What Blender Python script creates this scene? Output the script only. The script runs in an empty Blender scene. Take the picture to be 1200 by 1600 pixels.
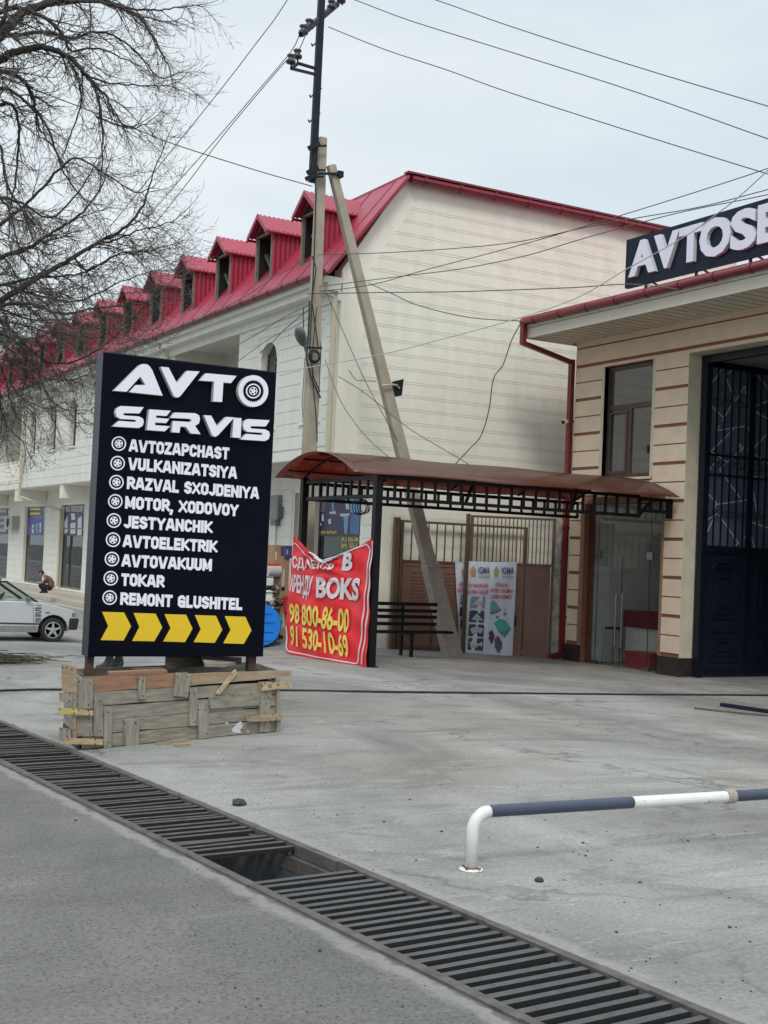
import bpy, math, random
from mathutils import Vector, Matrix
random.seed(7)
R = math.radians
sc = bpy.context.scene
# ------------------------------------------------------------------ camera, world, sun, exposure
CAM_H, FOC = 1.8, 2000.0
YAW, PITCH, ROLL = R(29.25), math.atan(70 / 2000), R(2.49)
fh = Vector((math.sin(YAW), math.cos(YAW), 0)); rt = Vector((math.cos(YAW), -math.sin(YAW), 0)); zz = Vector((0, 0, 1))
FW = fh * math.cos(PITCH) + zz * math.sin(PITCH); UP0 = zz * math.cos(PITCH) - fh * math.sin(PITCH)
CX_ = rt * math.cos(ROLL) + UP0 * math.sin(ROLL); CY_ = -rt * math.sin(ROLL) + UP0 * math.cos(ROLL)
CAM = Vector((0, 0, CAM_H))
cd = bpy.data.cameras.new('camera'); cam = bpy.data.objects.new('camera', cd); sc.collection.objects.link(cam)
cam.matrix_world = Matrix((( CX_.x, CY_.x, -FW.x, 0), (CX_.y, CY_.y, -FW.y, 0), (CX_.z, CY_.z, -FW.z, CAM_H), (0, 0, 0, 1)))
cd.sensor_fit = 'VERTICAL'; cd.sensor_height = 36; cd.lens = FOC / 1600 * 36; cd.clip_end = 3000; cd.clip_start = 0.05
sc.camera = cam
SUN_EL, SUN_ROT = R(48), R(212)
w = bpy.data.worlds.new('World'); sc.world = w; w.use_nodes = True
nt = w.node_tree; bg = nt.nodes['Background']; bg.inputs['Strength'].default_value = 0.1
sky = nt.nodes.new('ShaderNodeTexSky'); sky.sky_type = 'NISHITA'; sky.sun_disc = False
sky.sun_elevation = SUN_EL; sky.sun_rotation = SUN_ROT
tc = nt.nodes.new('ShaderNodeTexCoord'); mp = nt.nodes.new('ShaderNodeMapping'); mp.inputs['Scale'].default_value = (1, 1, 3.2)
nz = nt.nodes.new('ShaderNodeTexNoise'); nz.inputs['Scale'].default_value = 2.3; nz.inputs['Detail'].default_value = 6; nz.inputs['Roughness'].default_value = .5
rp = nt.nodes.new('ShaderNodeValToRGB'); rp.color_ramp.elements[0].position = .36; rp.color_ramp.elements[1].position = .66
rp.color_ramp.elements[0].color = (.63, .715, .775, 1); rp.color_ramp.elements[1].color = (.80, .852, .862, 1)
vm = nt.nodes.new('ShaderNodeVectorMath'); vm.operation = 'SCALE'; vm.inputs['Scale'].default_value = 10.4
mx = nt.nodes.new('ShaderNodeMix'); mx.data_type = 'RGBA'; mx.inputs['Factor'].default_value = .93
nt.links.new(tc.outputs['Generated'], mp.inputs['Vector']); nt.links.new(mp.outputs['Vector'], nz.inputs['Vector'])
nt.links.new(nz.outputs['Fac'], rp.inputs['Fac']); nt.links.new(rp.outputs['Color'], vm.inputs[0])
sx = nt.nodes.new('ShaderNodeSeparateXYZ'); nt.links.new(tc.outputs['Generated'], sx.inputs[0])
mr = nt.nodes.new('ShaderNodeMapRange'); mr.interpolation_type = 'SMOOTHSTEP'; mr.inputs['From Min'].default_value = .38; mr.inputs['From Max'].default_value = .95; mr.inputs['To Min'].default_value = 10.6; mr.inputs['To Max'].default_value = 19.5
nt.links.new(sx.outputs['Z'], mr.inputs['Value']); nt.links.new(mr.outputs['Result'], vm.inputs['Scale'])
nt.links.new(sky.outputs['Color'], mx.inputs['A']); nt.links.new(vm.outputs['Vector'], mx.inputs['B'])
nt.links.new(mx.outputs['Result'], bg.inputs['Color'])
sl = bpy.data.lights.new('sun', 'SUN'); sl.energy = 1.35; sl.angle = R(16); sl.color = (1, .96, .9)
so = bpy.data.objects.new('sun', sl); sc.collection.objects.link(so)
sd = Vector((math.cos(SUN_EL) * math.sin(SUN_ROT), math.cos(SUN_EL) * math.cos(SUN_ROT), math.sin(SUN_EL)))
so.rotation_euler = (-sd).to_track_quat('-Z', 'Y').to_euler(); so.location = (0, -5, 30)
vs = sc.view_settings; vs.view_transform = 'Standard'; vs.look = 'None'; vs.exposure = 0.1; vs.gamma = 1; vs.use_curve_mapping = False
# ------------------------------------------------------------------ measuring helpers
def ray(px, py):
    return (FW * FOC + CX_ * (px - 600) - CY_ * (py - 800)).normalized()
def PX(px, py, x): d = ray(px, py); return CAM + d * (x / d.x)
def PY(px, py, y): d = ray(px, py); return CAM + d * (y / d.y)
def PZ(px, py, z): d = ray(px, py); return CAM + d * ((z - CAM_H) / d.z)
def PN(px, py, p0, n): d = ray(px, py); return CAM + d * ((p0 - CAM).dot(n) / d.dot(n))
def PD(px, py, dep): d = ray(px, py); return CAM + d * (dep / d.dot(FW))
def sst(t): t = min(1, max(0, t)); return t * t * (3 - 2 * t)
def gz(x, y):
    t = min(max(x - 7.0, 0), 10.6)
    z = -.0305 * t * min(1, t / 2)
    return z - .42 * sst((y - 22.5) / 5) * sst((13.6 - x) / 3)
# ------------------------------------------------------------------ materials
MATS = {}
def mat(name, col, rough=.6, metal=0, var=.12, scale=6, bump=0, bscale=60, spec=.5, col2=None, stretch=None, trans=None, coat=0):
    if name in MATS: return MATS[name]
    m = bpy.data.materials.new(name); m.use_nodes = True; t = m.node_tree; b = t.nodes['Principled BSDF']
    b.inputs['Roughness'].default_value = rough; b.inputs['Metallic'].default_value = metal
    b.inputs['Specular IOR Level'].default_value = spec; b.inputs['Coat Weight'].default_value = coat
    c = t.nodes.new('ShaderNodeTexCoord'); mpn = t.nodes.new('ShaderNodeMapping')
    if stretch: mpn.inputs['Scale'].default_value = stretch
    t.links.new(c.outputs['Object'], mpn.inputs['Vector'])
    n = t.nodes.new('ShaderNodeTexNoise'); n.inputs['Scale'].default_value = scale; n.inputs['Detail'].default_value = 7; n.inputs['Roughness'].default_value = .62
    t.links.new(mpn.outputs['Vector'], n.inputs['Vector'])
    r = t.nodes.new('ShaderNodeValToRGB'); r.color_ramp.elements[0].position = .28; r.color_ramp.elements[1].position = .72
    c2 = col2 or tuple(min(1, v * (1 + var)) for v in col); c1 = col if col2 else tuple(v * (1 - var) for v in col)
    r.color_ramp.elements[0].color = (*c1, 1); r.color_ramp.elements[1].color = (*c2, 1)
    t.links.new(n.outputs['Fac'], r.inputs['Fac']); t.links.new(r.outputs['Color'], b.inputs['Base Color'])
    if bump:
        n2 = t.nodes.new('ShaderNodeTexNoise'); n2.inputs['Scale'].default_value = bscale; n2.inputs['Detail'].default_value = 5
        t.links.new(mpn.outputs['Vector'], n2.inputs['Vector'])
        bp = t.nodes.new('ShaderNodeBump'); bp.inputs['Strength'].default_value = bump; bp.inputs['Distance'].default_value = .01
        t.links.new(n2.outputs['Fac'], bp.inputs['Height']); t.links.new(bp.outputs['Normal'], b.inputs['Normal'])
    MATS[name] = m; return m
def glass_mat(name, tint, dark=0.0, rough=.02):
    if name in MATS: return MATS[name]
    m = bpy.data.materials.new(name); m.use_nodes = True; t = m.node_tree; t.nodes.clear()
    o = t.nodes.new('ShaderNodeOutputMaterial'); tr = t.nodes.new('ShaderNodeBsdfTransparent'); gl = t.nodes.new('ShaderNodeBsdfGlossy')
    tr.inputs['Color'].default_value = (*tint, 1); gl.inputs['Roughness'].default_value = rough; gl.inputs['Color'].default_value = (.9, .93, .95, 1)
    fr = t.nodes.new('ShaderNodeFresnel'); fr.inputs['IOR'].default_value = 1.55
    ge = t.nodes.new('ShaderNodeNewGeometry'); iv = t.nodes.new('ShaderNodeMath'); iv.operation = 'SUBTRACT'; iv.inputs[0].default_value = 1; t.links.new(ge.outputs['Backfacing'], iv.inputs[1]); mu = t.nodes.new('ShaderNodeMath'); mu.operation = 'MULTIPLY'; t.links.new(fr.outputs[0], mu.inputs[0]); t.links.new(iv.outputs[0], mu.inputs[1])
    mxx = t.nodes.new('ShaderNodeMixShader'); t.links.new(mu.outputs[0], mxx.inputs[0]); t.links.new(tr.outputs[0], mxx.inputs[1]); t.links.new(gl.outputs[0], mxx.inputs[2])
    t.links.new(mxx.outputs[0], o.inputs['Surface']); MATS[name] = m; return m
# ------------------------------------------------------------------ object helpers
COL = sc.collection; WL = {}
def thing(name, label, cat, loc=(0, 0, 0), group=None):
    o = bpy.data.objects.new(name, None); COL.objects.link(o); o.location = loc; o.empty_display_size = .2
    o['label'] = label; o['category'] = cat
    if group: o['group'] = group
    WL[o.name] = Vector(loc); return o
class MB:
    def __init__(s): s.v = []; s.f = []; s.mi = []; s.cur = 0
    def quad(s, *p):
        k = len(s.v); s.v += [tuple(q) for q in p]; s.f.append(tuple(range(k, k + len(p)))); s.mi.append(s.cur)
    def mesh(s, vs_, fs):
        k = len(s.v); s.v += [tuple(q) for q in vs_]
        for f in fs: s.f.append(tuple(i + k for i in f)); s.mi.append(s.cur)
    def box(s, x0, x1, y0, y1, z0, z1):
        s.hexa([(x0, y0, z0), (x1, y0, z0), (x1, y1, z0), (x0, y1, z0)], [(x0, y0, z1), (x1, y0, z1), (x1, y1, z1), (x0, y1, z1)])
    def hexa(s, a, b):
        n = len(a); fs = [tuple(reversed(range(n))), tuple(range(n, 2 * n))] + [(i, (i + 1) % n, n + (i + 1) % n, n + i) for i in range(n)]
        s.mesh(list(a) + list(b), fs)
    def prism(s, poly, d):
        d = Vector(d); s.hexa([Vector(p) for p in poly], [Vector(p) + d for p in poly])
    def bar(s, a, b, wd, hg, up=(0, 0, 1)):
        a = Vector(a); b = Vector(b); d = (b - a).normalized(); u = Vector(up)
        if abs(d.dot(u)) > .95: u = Vector((0, 1, 0))
        x = d.cross(u).normalized() * wd / 2; y = x.cross(d).normalized() * hg / 2
        s.hexa([a - x - y, a + x - y, a + x + y, a - x + y], [b - x - y, b + x - y, b + x + y, b - x + y])
    def tube(s, pts, rad, n=8, cap=True):
        pts = [Vector(p) for p in pts]; k = len(pts)
        if not hasattr(rad, '__len__'): rad = [rad] * k
        base = len(s.v); ref = None
        for i, p in enumerate(pts):
            d = (pts[min(i + 1, k - 1)] - pts[max(i - 1, 0)])
            if d.length < 1e-9: d = Vector((0, 0, 1))
            d.normalize()
            if ref is None: ref = d.orthogonal().normalized()
            x = (ref - d * ref.dot(d))
            if x.length < 1e-4: x = d.orthogonal()
            x.normalize(); ref = x; y = d.cross(x)
            for j in range(n):
                a = 2 * math.pi * j / n; s.v.append(tuple(p + (x * math.cos(a) + y * math.sin(a)) * rad[i]))
        for i in range(k - 1):
            for j in range(n):
                s.f.append((base + i * n + j, base + i * n + (j + 1) % n, base + (i + 1) * n + (j + 1) % n, base + (i + 1) * n + j)); s.mi.append(s.cur)
        if cap and n > 2:
            s.f.append(tuple(base + j for j in reversed(range(n)))); s.f.append(tuple(base + (k - 1) * n + j for j in range(n))); s.mi += [s.cur, s.cur]
    def lathe(s, c, prof, axis=(0, 0, 1), n=16):
        c = Vector(c); a = Vector(axis).normalized(); x = a.orthogonal().normalized(); y = a.cross(x); base = len(s.v)
        for (r, h) in prof:
            for j in range(n):
                t = 2 * math.pi * j / n; s.v.append(tuple(c + a * h + (x * math.cos(t) + y * math.sin(t)) * r))
        for i in range(len(prof) - 1):
            for j in range(n):
                s.f.append((base + i * n + j, base + i * n + (j + 1) % n, base + (i + 1) * n + (j + 1) % n, base + (i + 1) * n + j)); s.mi.append(s.cur)
        s.f.append(tuple(base + j for j in reversed(range(n)))); s.f.append(tuple(base + (len(prof) - 1) * n + j for j in range(n))); s.mi += [s.cur] * 2
    def build(s, name, m, parent=None, label=None, cat=None, group=None, kind=None, smooth=False, bevel=0):
        off = WL[parent.name] if parent else None
        if off is None:
            if kind: off = Vector((0, 0, 0))
            else:
                xs = [p[0] for p in s.v]; ys = [p[1] for p in s.v]; zs = [p[2] for p in s.v]
                off = Vector(((min(xs) + max(xs)) / 2, (min(ys) + max(ys)) / 2, min(zs)))
        me = bpy.data.meshes.new(name); me.from_pydata([(p[0] - off.x, p[1] - off.y, p[2] - off.z) for p in s.v], [], s.f)
        for mm in (m if isinstance(m, (list, tuple)) else [m]): me.materials.append(mm)
        if isinstance(m, (list, tuple)): me.polygons.foreach_set('material_index', s.mi)
        if smooth: me.polygons.foreach_set('use_smooth', [True] * len(me.polygons))
        me.update()
        o = bpy.data.objects.new(name, me); COL.objects.link(o)
        if parent: o.parent = parent
        else: o.location = off
        WL[o.name] = off
        if bevel:
            bv = o.modifiers.new('bevel', 'BEVEL'); bv.width = bevel; bv.segments = 2; bv.limit_method = 'ANGLE'
        if label: o['label'] = label
        if cat: o['category'] = cat
        if group: o['group'] = group
        if kind: o['kind'] = kind
        return o
def dup_tree(o, parent=None, loc=None):
    c = o.copy(); COL.objects.link(c)
    if parent is not None: c.parent = parent
    if loc is not None: c.location = loc
    for ch in o.children:
        k = ch.copy(); COL.objects.link(k); k.parent = c
        for g2 in ch.children:
            q = g2.copy(); COL.objects.link(q); q.parent = k
    return c
# lettering ---------------------------------------------------------
TX = {}; CAPH = 1.0
def text_geo(s, bold=.0, ext=0.0):
    key = (s, bold, ext)
    if key in TX: return TX[key]
    cu = bpy.data.curves.new('t', 'FONT'); cu.body = s; cu.offset = bold; cu.extrude = ext; cu.resolution_u = 3
    o = bpy.data.objects.new('t', cu); COL.objects.link(o); bpy.context.view_layer.update()
    me = bpy.data.meshes.new_from_object(o.evaluated_get(bpy.context.evaluated_depsgraph_get()))
    vs_ = [tuple(v.co) for v in me.vertices]; fs = [tuple(p.vertices) for p in me.polygons]
    bpy.data.objects.remove(o); bpy.data.curves.remove(cu); bpy.data.meshes.remove(me)
    if vs_:
        x0 = min(v[0] for v in vs_); x1 = max(v[0] for v in vs_)
        H = CAPH
        vs_ = [((v[0] - x0) / max(1e-6, x1 - x0), (v[1]) / H, v[2]) for v in vs_]
    TX[key] = (vs_, fs); return TX[key]
# heavy condensed sign capitals drawn as strokes on a unit box: one list of polylines per letter, closed when first == last
c_ = .16
GLY = {
 'A': (.62, [[(0, 0), (.22, 1), (.40, 1), (.62, 0)], [(.12, .25), (.5, .25)]]), 'V': (.62, [[(0, 1), (.22, 0), (.40, 0), (.62, 1)]]),
 'T': (.5, [[(0, 1), (.5, 1)], [(.25, 1), (.25, 0)]]), 'O': (.5, [[(c_, 0), (.5 - c_, 0), (.5, c_), (.5, 1 - c_), (.5 - c_, 1), (c_, 1), (0, 1 - c_), (0, c_), (c_, 0)]]),
 'Z': (.46, [[(0, 1), (.46, 1)], [(.44, .93), (.02, .07)], [(0, 0), (.46, 0)]]), 'P': (.5, [[(0, 0), (0, 1), (.5 - c_, 1), (.5, 1 - c_), (.5, .42 + c_), (.5 - c_, .42), (.13, .42)]]),
 'C': (.48, [[(.48, .68), (.48, 1 - c_), (.48 - c_, 1), (c_, 1), (0, 1 - c_), (0, c_), (c_, 0), (.48 - c_, 0), (.48, c_), (.48, .32)]]),
 'H': (.5, [[(0, 0), (0, 1)], [(.5, 0), (.5, 1)], [(0, .5), (.5, .5)]]),
 'S': (.48, [[(.48, .72), (.48, 1 - c_), (.48 - c_, 1), (c_, 1), (0, 1 - c_), (0, .66), (.48, .38), (.48, c_), (.48 - c_, 0), (c_, 0), (0, c_), (0, .28)]]),
 'U': (.5, [[(0, 1), (0, c_), (c_, 0), (.5 - c_, 0), (.5, c_), (.5, 1)]]), 'L': (.4, [[(0, 1), (0, 0), (.4, 0)]]),
 'K': (.54, [[(0, 0), (0, 1)], [(.5, 1), (.12, .5), (.54, 0)]]), 'N': (.54, [[(0, 0), (0, 1)], [(.02, 1), (.52, 0)], [(.54, 0), (.54, 1)]]), 'I': (0, [[(0, 0), (0, 1)]]),
 'Y': (.56, [[(0, 1), (.28, .45), (.28, 0)], [(.56, 1), (.28, .45)]]), 'R': (.5, [[(0, 0), (0, 1), (.5 - c_, 1), (.5, 1 - c_), (.5, .45 + c_), (.5 - c_, .45), (.13, .45)], [(.24, .45), (.52, 0)]]),
 'X': (.56, [[(0, 0), (.56, 1)], [(0, 1), (.56, 0)]]), 'J': (.42, [[(0, .25), (0, c_), (c_, 0), (.42 - c_, 0), (.42, c_), (.42, 1)]]),
 'D': (.5, [[(0, 0), (0, 1), (.5 - c_, 1), (.5, 1 - c_), (.5, c_), (.5 - c_, 0), (0, 0)]]), 'E': (.4, [[(.4, 1), (0, 1), (0, 0), (.4, 0)], [(0, .5), (.36, .5)]]),
 'M': (.68, [[(0, 0), (0, 1)], [(.04, 1), (.30, .2), (.38, .2), (.64, 1)], [(.68, 1), (.68, 0)]]), 'G': (.48, [[(.48, .7), (.48, 1 - c_), (.48 - c_, 1), (c_, 1), (0, 1 - c_), (0, c_), (c_, 0), (.48, 0), (.48, .46), (.26, .46)]]),
 ',': (.04, [[(.06, .08), (-.06, -.5)]]), ' ': (.16, [])}
def stroke_poly(pts, t):
    pts = [Vector((p[0], p[1])) for p in pts]; closed = (pts[0] - pts[-1]).length < 1e-6
    if closed: pts = pts[:-1]
    n = len(pts); L = []; Rr = []
    for i, p in enumerate(pts):
        d0 = (p - pts[i - 1]) if (i > 0 or closed) else None; d1 = (pts[(i + 1) % n] - p) if (i < n - 1 or closed) else None
        a = (d0 or d1).normalized(); b = (d1 or d0).normalized()
        na = Vector((-a.y, a.x)); nb = Vector((-b.y, b.x)); m = na + nb
        m = m / max(.38, m.dot(na)) if m.length > 1e-6 else na
        L.append(p + m * t / 2); Rr.append(p - m * t / 2)
    segs = [(i, (i + 1) % n) for i in range(n if closed else n - 1)]
    return [(Rr[i], Rr[j], L[j], L[i]) for i, j in segs]
def sign_line(mb, s, u0, u1, v0, v1, h, org, U, W, N, t=.255):
    adv = [(GLY[ch][0] + t) for ch in s]; gap = .06; tot = sum(adv) + gap * (len(s) - 1); k = (u1 - u0) / tot; x = 0; lay = 0
    for ch, a in zip(s, adv):
        for pl in GLY[ch][1]:
            pl2 = [(x + t / 2 + p[0], t / 2 + p[1] * (1 - t)) for p in pl]
            # stems that end on the cap line or baseline reach the full height
            q = list(pl2)
            if (Vector(q[0]) - Vector(q[-1])).length > 1e-6:
                for e, o2 in ((0, 1), (-1, -2)):
                    d = (Vector(q[e]) - Vector(q[o2])).normalized()
                    if abs(d.y) > .5 and pl[e][1] in (0, 1): q[e] = tuple(Vector(q[e]) + d * t / 2 / max(.6, abs(d.y)))
                    elif abs(d.x) > .9 and abs(d.y) < .1 and pl[e][0] != .13: q[e] = tuple(Vector(q[e]) + d * t / 2)
            for qd in stroke_poly(q, t):
                pp = []
                for z in (0, .004 + lay * .00035):
                    for c in qd:
                        if ch != ',': c = Vector((c.x, min(1, max(0, c.y))))
                        pp.append(org + U * (u0 + c.x * k) + W * (v0 + (v1 - v0) * c.x / tot + c.y * h) + N * z)
                mb.hexa(pp[:4], pp[4:]); 
            lay = (lay + 1) % 4
        x += a + gap
def quadmap(q, u, v):
    tl, tr, br, bl = q
    top = (tl[0] + (tr[0] - tl[0]) * u, tl[1] + (tr[1] - tl[1]) * u); bot = (bl[0] + (br[0] - bl[0]) * u, bl[1] + (br[1] - bl[1]) * u)
    return (bot[0] + (top[0] - bot[0]) * v, bot[1] + (top[1] - bot[1]) * v)
def text_on(mb, s, q, plane, N, off=.004, bold=.02, fn=None):
    vs_, fs = text_geo(s, bold); o = []
    for v in vs_:
        p = quadmap(q, v[0], v[1]); P = plane(*p); o.append(P + N * off if fn is None else fn(P, off))
    mb.mesh(o, fs)
def poly_on(mb, pts, plane, N, d0=.002, d1=.006):
    a = [plane(*p) + N * d0 for p in pts]; b = [plane(*p) + N * d1 for p in pts]; mb.hexa(a, b)
_v = text_geo('H')[0]; CAPH = max(v[1] for v in _v); TX.clear()
# ------------------------------------------------------------------ ground, road, drain pit
def ground_mat(name, c1, c2, c3, speck, crack=True, edge=None):
    m = bpy.data.materials.new(name); m.use_nodes = True; t = m.node_tree; b = t.nodes['Principled BSDF']; b.inputs['Roughness'].default_value = .86
    b.inputs['Specular IOR Level'].default_value = .3
    tcn = t.nodes.new('ShaderNodeTexCoord'); N_ = t.nodes.new; L_ = t.links.new
    def noise(sc_, det=6, ro=.6, st=None, dist=0):
        n = N_('ShaderNodeTexNoise'); n.inputs['Scale'].default_value = sc_; n.inputs['Detail'].default_value = det; n.inputs['Roughness'].default_value = ro; n.inputs['Distortion'].default_value = dist
        if st:
            mm = N_('ShaderNodeMapping'); mm.inputs['Scale'].default_value = st; mm.inputs['Rotation'].default_value = (0, 0, R(5)); L_(tcn.outputs['Object'], mm.inputs['Vector']); L_(mm.outputs['Vector'], n.inputs['Vector'])
        else: L_(tcn.outputs['Object'], n.inputs['Vector'])
        return n.outputs['Fac']
    def ramp(f, a, bb, ca=(0, 0, 0, 1), cb=(1, 1, 1, 1)):
        r = N_('ShaderNodeValToRGB'); r.color_ramp.elements[0].position = a; r.color_ramp.elements[1].position = bb
        r.color_ramp.elements[0].color = ca; r.color_ramp.elements[1].color = cb; L_(f, r.inputs['Fac']); return r.outputs['Color']
    def mix(f, a, bb, typ='MIX'):
        x = N_('ShaderNodeMix'); x.data_type = 'RGBA'; x.blend_type = typ
        for sock, v in ((x.inputs['Factor'], f), (x.inputs['A'], a), (x.inputs['B'], bb)):
            if isinstance(v, tuple) or isinstance(v, (int, float)): sock.default_value = v
            else: L_(v, sock)
        return x.outputs['Result']
    base = mix(ramp(noise(.42, 6, .6, (1, .55, 1), .6), .36, .62), (*c1, 1), (*c2, 1))
    base = mix(ramp(noise(.23, 5, .65, None, 1.0), .5, .68), base, (*c3, 1))
    st = noise(1.1, 8, .7, (.5, 2.2, 1), .4); base = mix(ramp(st, .5, .68), base, mix(.5, base, (.11, .105, .10, 1)))
    bl = noise(.75, 7, .72, (1, 1, 1), 1.2); base = mix(ramp(bl, .55, .63), base, mix(.38, base, (.12, .115, .105, 1))); base = mix(ramp(noise(2.6, 8, .75, (.6, 1.8, 1), .8), .56, .66), base, mix(.3 if crack else .08, base, (.55, .54, .50, 1)))
    g2 = noise(38, 5, .7); base = mix(.75, base, mix(1.0, base, ramp(g2, .3, .75, (.55, .55, .55, 1), (1.35, 1.35, 1.35, 1)), 'MULTIPLY'))
    vo = N_('ShaderNodeTexVoronoi'); vo.inputs['Scale'].default_value = speck[0]; L_(tcn.outputs['Object'], vo.inputs['Vector'])
    sp = ramp(vo.outputs['Distance'], speck[1], speck[1] + .07, (1, 1, 1, 1), (0, 0, 0, 1))
    pm = ramp(noise(.6, 4), speck[3], speck[3] + .12); spm = mix(1.0, sp, pm, 'MULTIPLY')
    base = mix(mix(1.0, spm, (speck[2],) * 3 + (1,), 'MULTIPLY'), base, (.075, .072, .07, 1))
    if crack:
        vc = N_('ShaderNodeTexVoronoi'); vc.feature = 'DISTANCE_TO_EDGE'; vc.inputs['Scale'].default_value = .27
        wn = N_('ShaderNodeTexNoise'); wn.inputs['Scale'].default_value = 1.6; wn.inputs['Detail'].default_value = 6; L_(tcn.outputs['Object'], wn.inputs['Vector'])
        av = N_('ShaderNodeMix'); av.data_type = 'VECTOR'; av.inputs['Factor'].default_value = .22; L_(tcn.outputs['Object'], av.inputs['A']); L_(wn.outputs['Color'], av.inputs['B'])
        sc2 = N_('ShaderNodeVectorMath'); sc2.operation = 'ADD'; L_(av.outputs['Result'], sc2.inputs[0]); L_(wn.outputs['Color'], sc2.inputs[1])
        L_(sc2.outputs['Vector'], vc.inputs['Vector'])
        ck = ramp(vc.outputs['Distance'], .003, .010, (1, 1, 1, 1), (0, 0, 0, 1)); ckm = mix(1.0, ck, ramp(noise(.5, 3), .44, .54), 'MULTIPLY')
        base = mix(mix(1.0, ckm, (.6, .6, .6, 1), 'MULTIPLY'), base, (.09, .088, .08, 1))
    def math_(op, a, b_=None, c=None):
        x = N_('ShaderNodeMath'); x.operation = op
        for i, v in enumerate((a, b_, c)):
            if v is None: continue
            if isinstance(v, (int, float)): x.inputs[i].default_value = v
            else: L_(v, x.inputs[i])
        return x.outputs[0]
    if edge:      # strip of paler mortar trowelled along the drain frame, with dirt beside it
        sp_ = N_('ShaderNodeSeparateXYZ'); L_(tcn.outputs['Object'], sp_.inputs[0])
        wv = math_('ADD', math_('MULTIPLY', math_('SUBTRACT', sp_.outputs[0], 2.503), .99608), math_('MULTIPLY', math_('SUBTRACT', sp_.outputs[1], 10.746), .0885))
        dist = math_('ADD', math_('MULTIPLY', math_('SUBTRACT', wv, edge[0]), edge[1]), math_('MULTIPLY', math_('SUBTRACT', noise(4.5, 6, .65), .5), .22))
        base = mix(ramp(dist, .08, .13, (.55, .55, .55, 1), (0, 0, 0, 1)), base, mix(noise(14, 5, .7), (.17, .165, .16, 1), (.42, .41, .39, 1)))
        base = mix(ramp(dist, .005, .03, (.8, .8, .8, 1), (0, 0, 0, 1)), base, (.10, .095, .09, 1))
    L_(base, b.inputs['Base Color'])
    bp = N_('ShaderNodeBump'); bp.inputs['Strength'].default_value = .5; bp.inputs['Distance'].default_value = .012
    L_(mix(.5, noise(55, 6, .7), noise(5, 6, .6)), bp.inputs['Height']); L_(bp.outputs['Normal'], b.inputs['Normal'])
    return m
YARD = ground_mat('yard_concrete', (.185, .182, .174), (.345, .342, .322), (.285, .25, .22), (26, .1, .7, .55), True, (.712, 1))
ROAD = ground_mat('road_surface', (.135, .132, .128), (.20, .195, .183), (.30, .272, .225), (36, .2, 1.0, .34), False, (-.068, -1))
DO = Vector((2.503, 10.746, 0)); DE = Vector((.0885, -.99608, 0)); DN = Vector((.99608, .0885, 0))
def DP(s, w_, z=0): return DO + DE * s + DN * w_ + Vector((0, 0, z))
def lin(a, b, n): return [a + (b - a) * i / n for i in range(n + 1)]
def sheet(name, ss, ws, m, zoff=0, rough=0):
    vs_, fs = [], []
    for s in ss:
        for w_ in ws:
            p = DP(s, w_); vs_.append((p.x, p.y, gz(p.x, p.y) + zoff))
    k = len(ws)
    for i in range(len(ss) - 1):
        for j in range(k - 1): fs.append((i * k + j, (i + 1) * k + j, (i + 1) * k + j + 1, i * k + j + 1))
    mb = MB(); mb.mesh(vs_, fs); return mb.build(name, m, kind='structure', smooth=True)
SS = [-900, -400, -200, -120, -80, -60] + lin(-50, 12, 124) + [20, 40, 100, 400]
sheet('yard_ground', SS, [.712] + lin(1.0, 25, 60) + [28, 34, 45, 80, 200, 600, 1500], YARD)
sheet("road", SS, [-900, -300, -100, -40, -20, -10, -6] + lin(-4, -.07, 8), ROAD)
STEEL = mat('frame_steel', (.065, .06, .058), .6, .3, .35, 9, .3, 40, col2=(.16, .145, .135))
BARM = mat('grate_steel', (.095, .10, .108), .45, .4, .25, 12, .2, 60)
RUST = mat('rusty_steel', (.055, .045, .041), .7, .2, .4, 10, .4, 50, col2=(.125, .108, .10))
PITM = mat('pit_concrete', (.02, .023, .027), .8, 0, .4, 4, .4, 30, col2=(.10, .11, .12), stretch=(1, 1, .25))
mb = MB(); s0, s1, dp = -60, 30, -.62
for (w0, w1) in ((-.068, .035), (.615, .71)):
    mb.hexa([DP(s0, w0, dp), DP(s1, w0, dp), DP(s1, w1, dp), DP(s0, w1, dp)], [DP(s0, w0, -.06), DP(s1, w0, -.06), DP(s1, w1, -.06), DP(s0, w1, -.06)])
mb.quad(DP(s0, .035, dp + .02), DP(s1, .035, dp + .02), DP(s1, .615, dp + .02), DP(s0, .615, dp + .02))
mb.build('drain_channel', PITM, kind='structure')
dr = thing('drain_surround', 'dark steel angle frame edging the long drain channel across the yard', 'drain edging', DP(0, .3))
for side in (0, 1):
    mb = MB(); segs = lin(-60, 4.15, 30) + lin(4.4, 20, 14)
    for a, b in zip(segs, segs[1:]):
        j0 = random.uniform(-.006, .006); j1 = random.uniform(-.006, .006)
        if side == 0: wa, wb, wc = -.068, -.006, -.006
        else: wa, wb, wc = .655, .712, .655
        mb.hexa([DP(a, wa + j0, -.055), DP(b, wa + j1, -.055), DP(b, wb, -.055), DP(a, wb, -.055)], [DP(a, wa + j0, .014 + j0 * .6), DP(b, wa + j1, .014 + j1 * .6), DP(b, wb, .012), DP(a, wb, .012)])
    mb.build('edge_angle', STEEL, dr)
    mb = MB(); wv = .032 if side == 0 else .612
    mb.hexa([DP(-60, wv, -.14), DP(20, wv, -.14), DP(20, wv + .006, -.14), DP(-60, wv + .006, -.14)], [DP(-60, wv, -.058), DP(20, wv, -.058), DP(20, wv + .006, -.058), DP(-60, wv + .006, -.058)])
    mb.build('inner_lip', RUST, dr)
SIDE_SHADE = mat('grate_side_shade', (.012, .011, .010), .85, 0, .4, 20)  # near-black bar sides: the shade between the bars put into the colour
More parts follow.
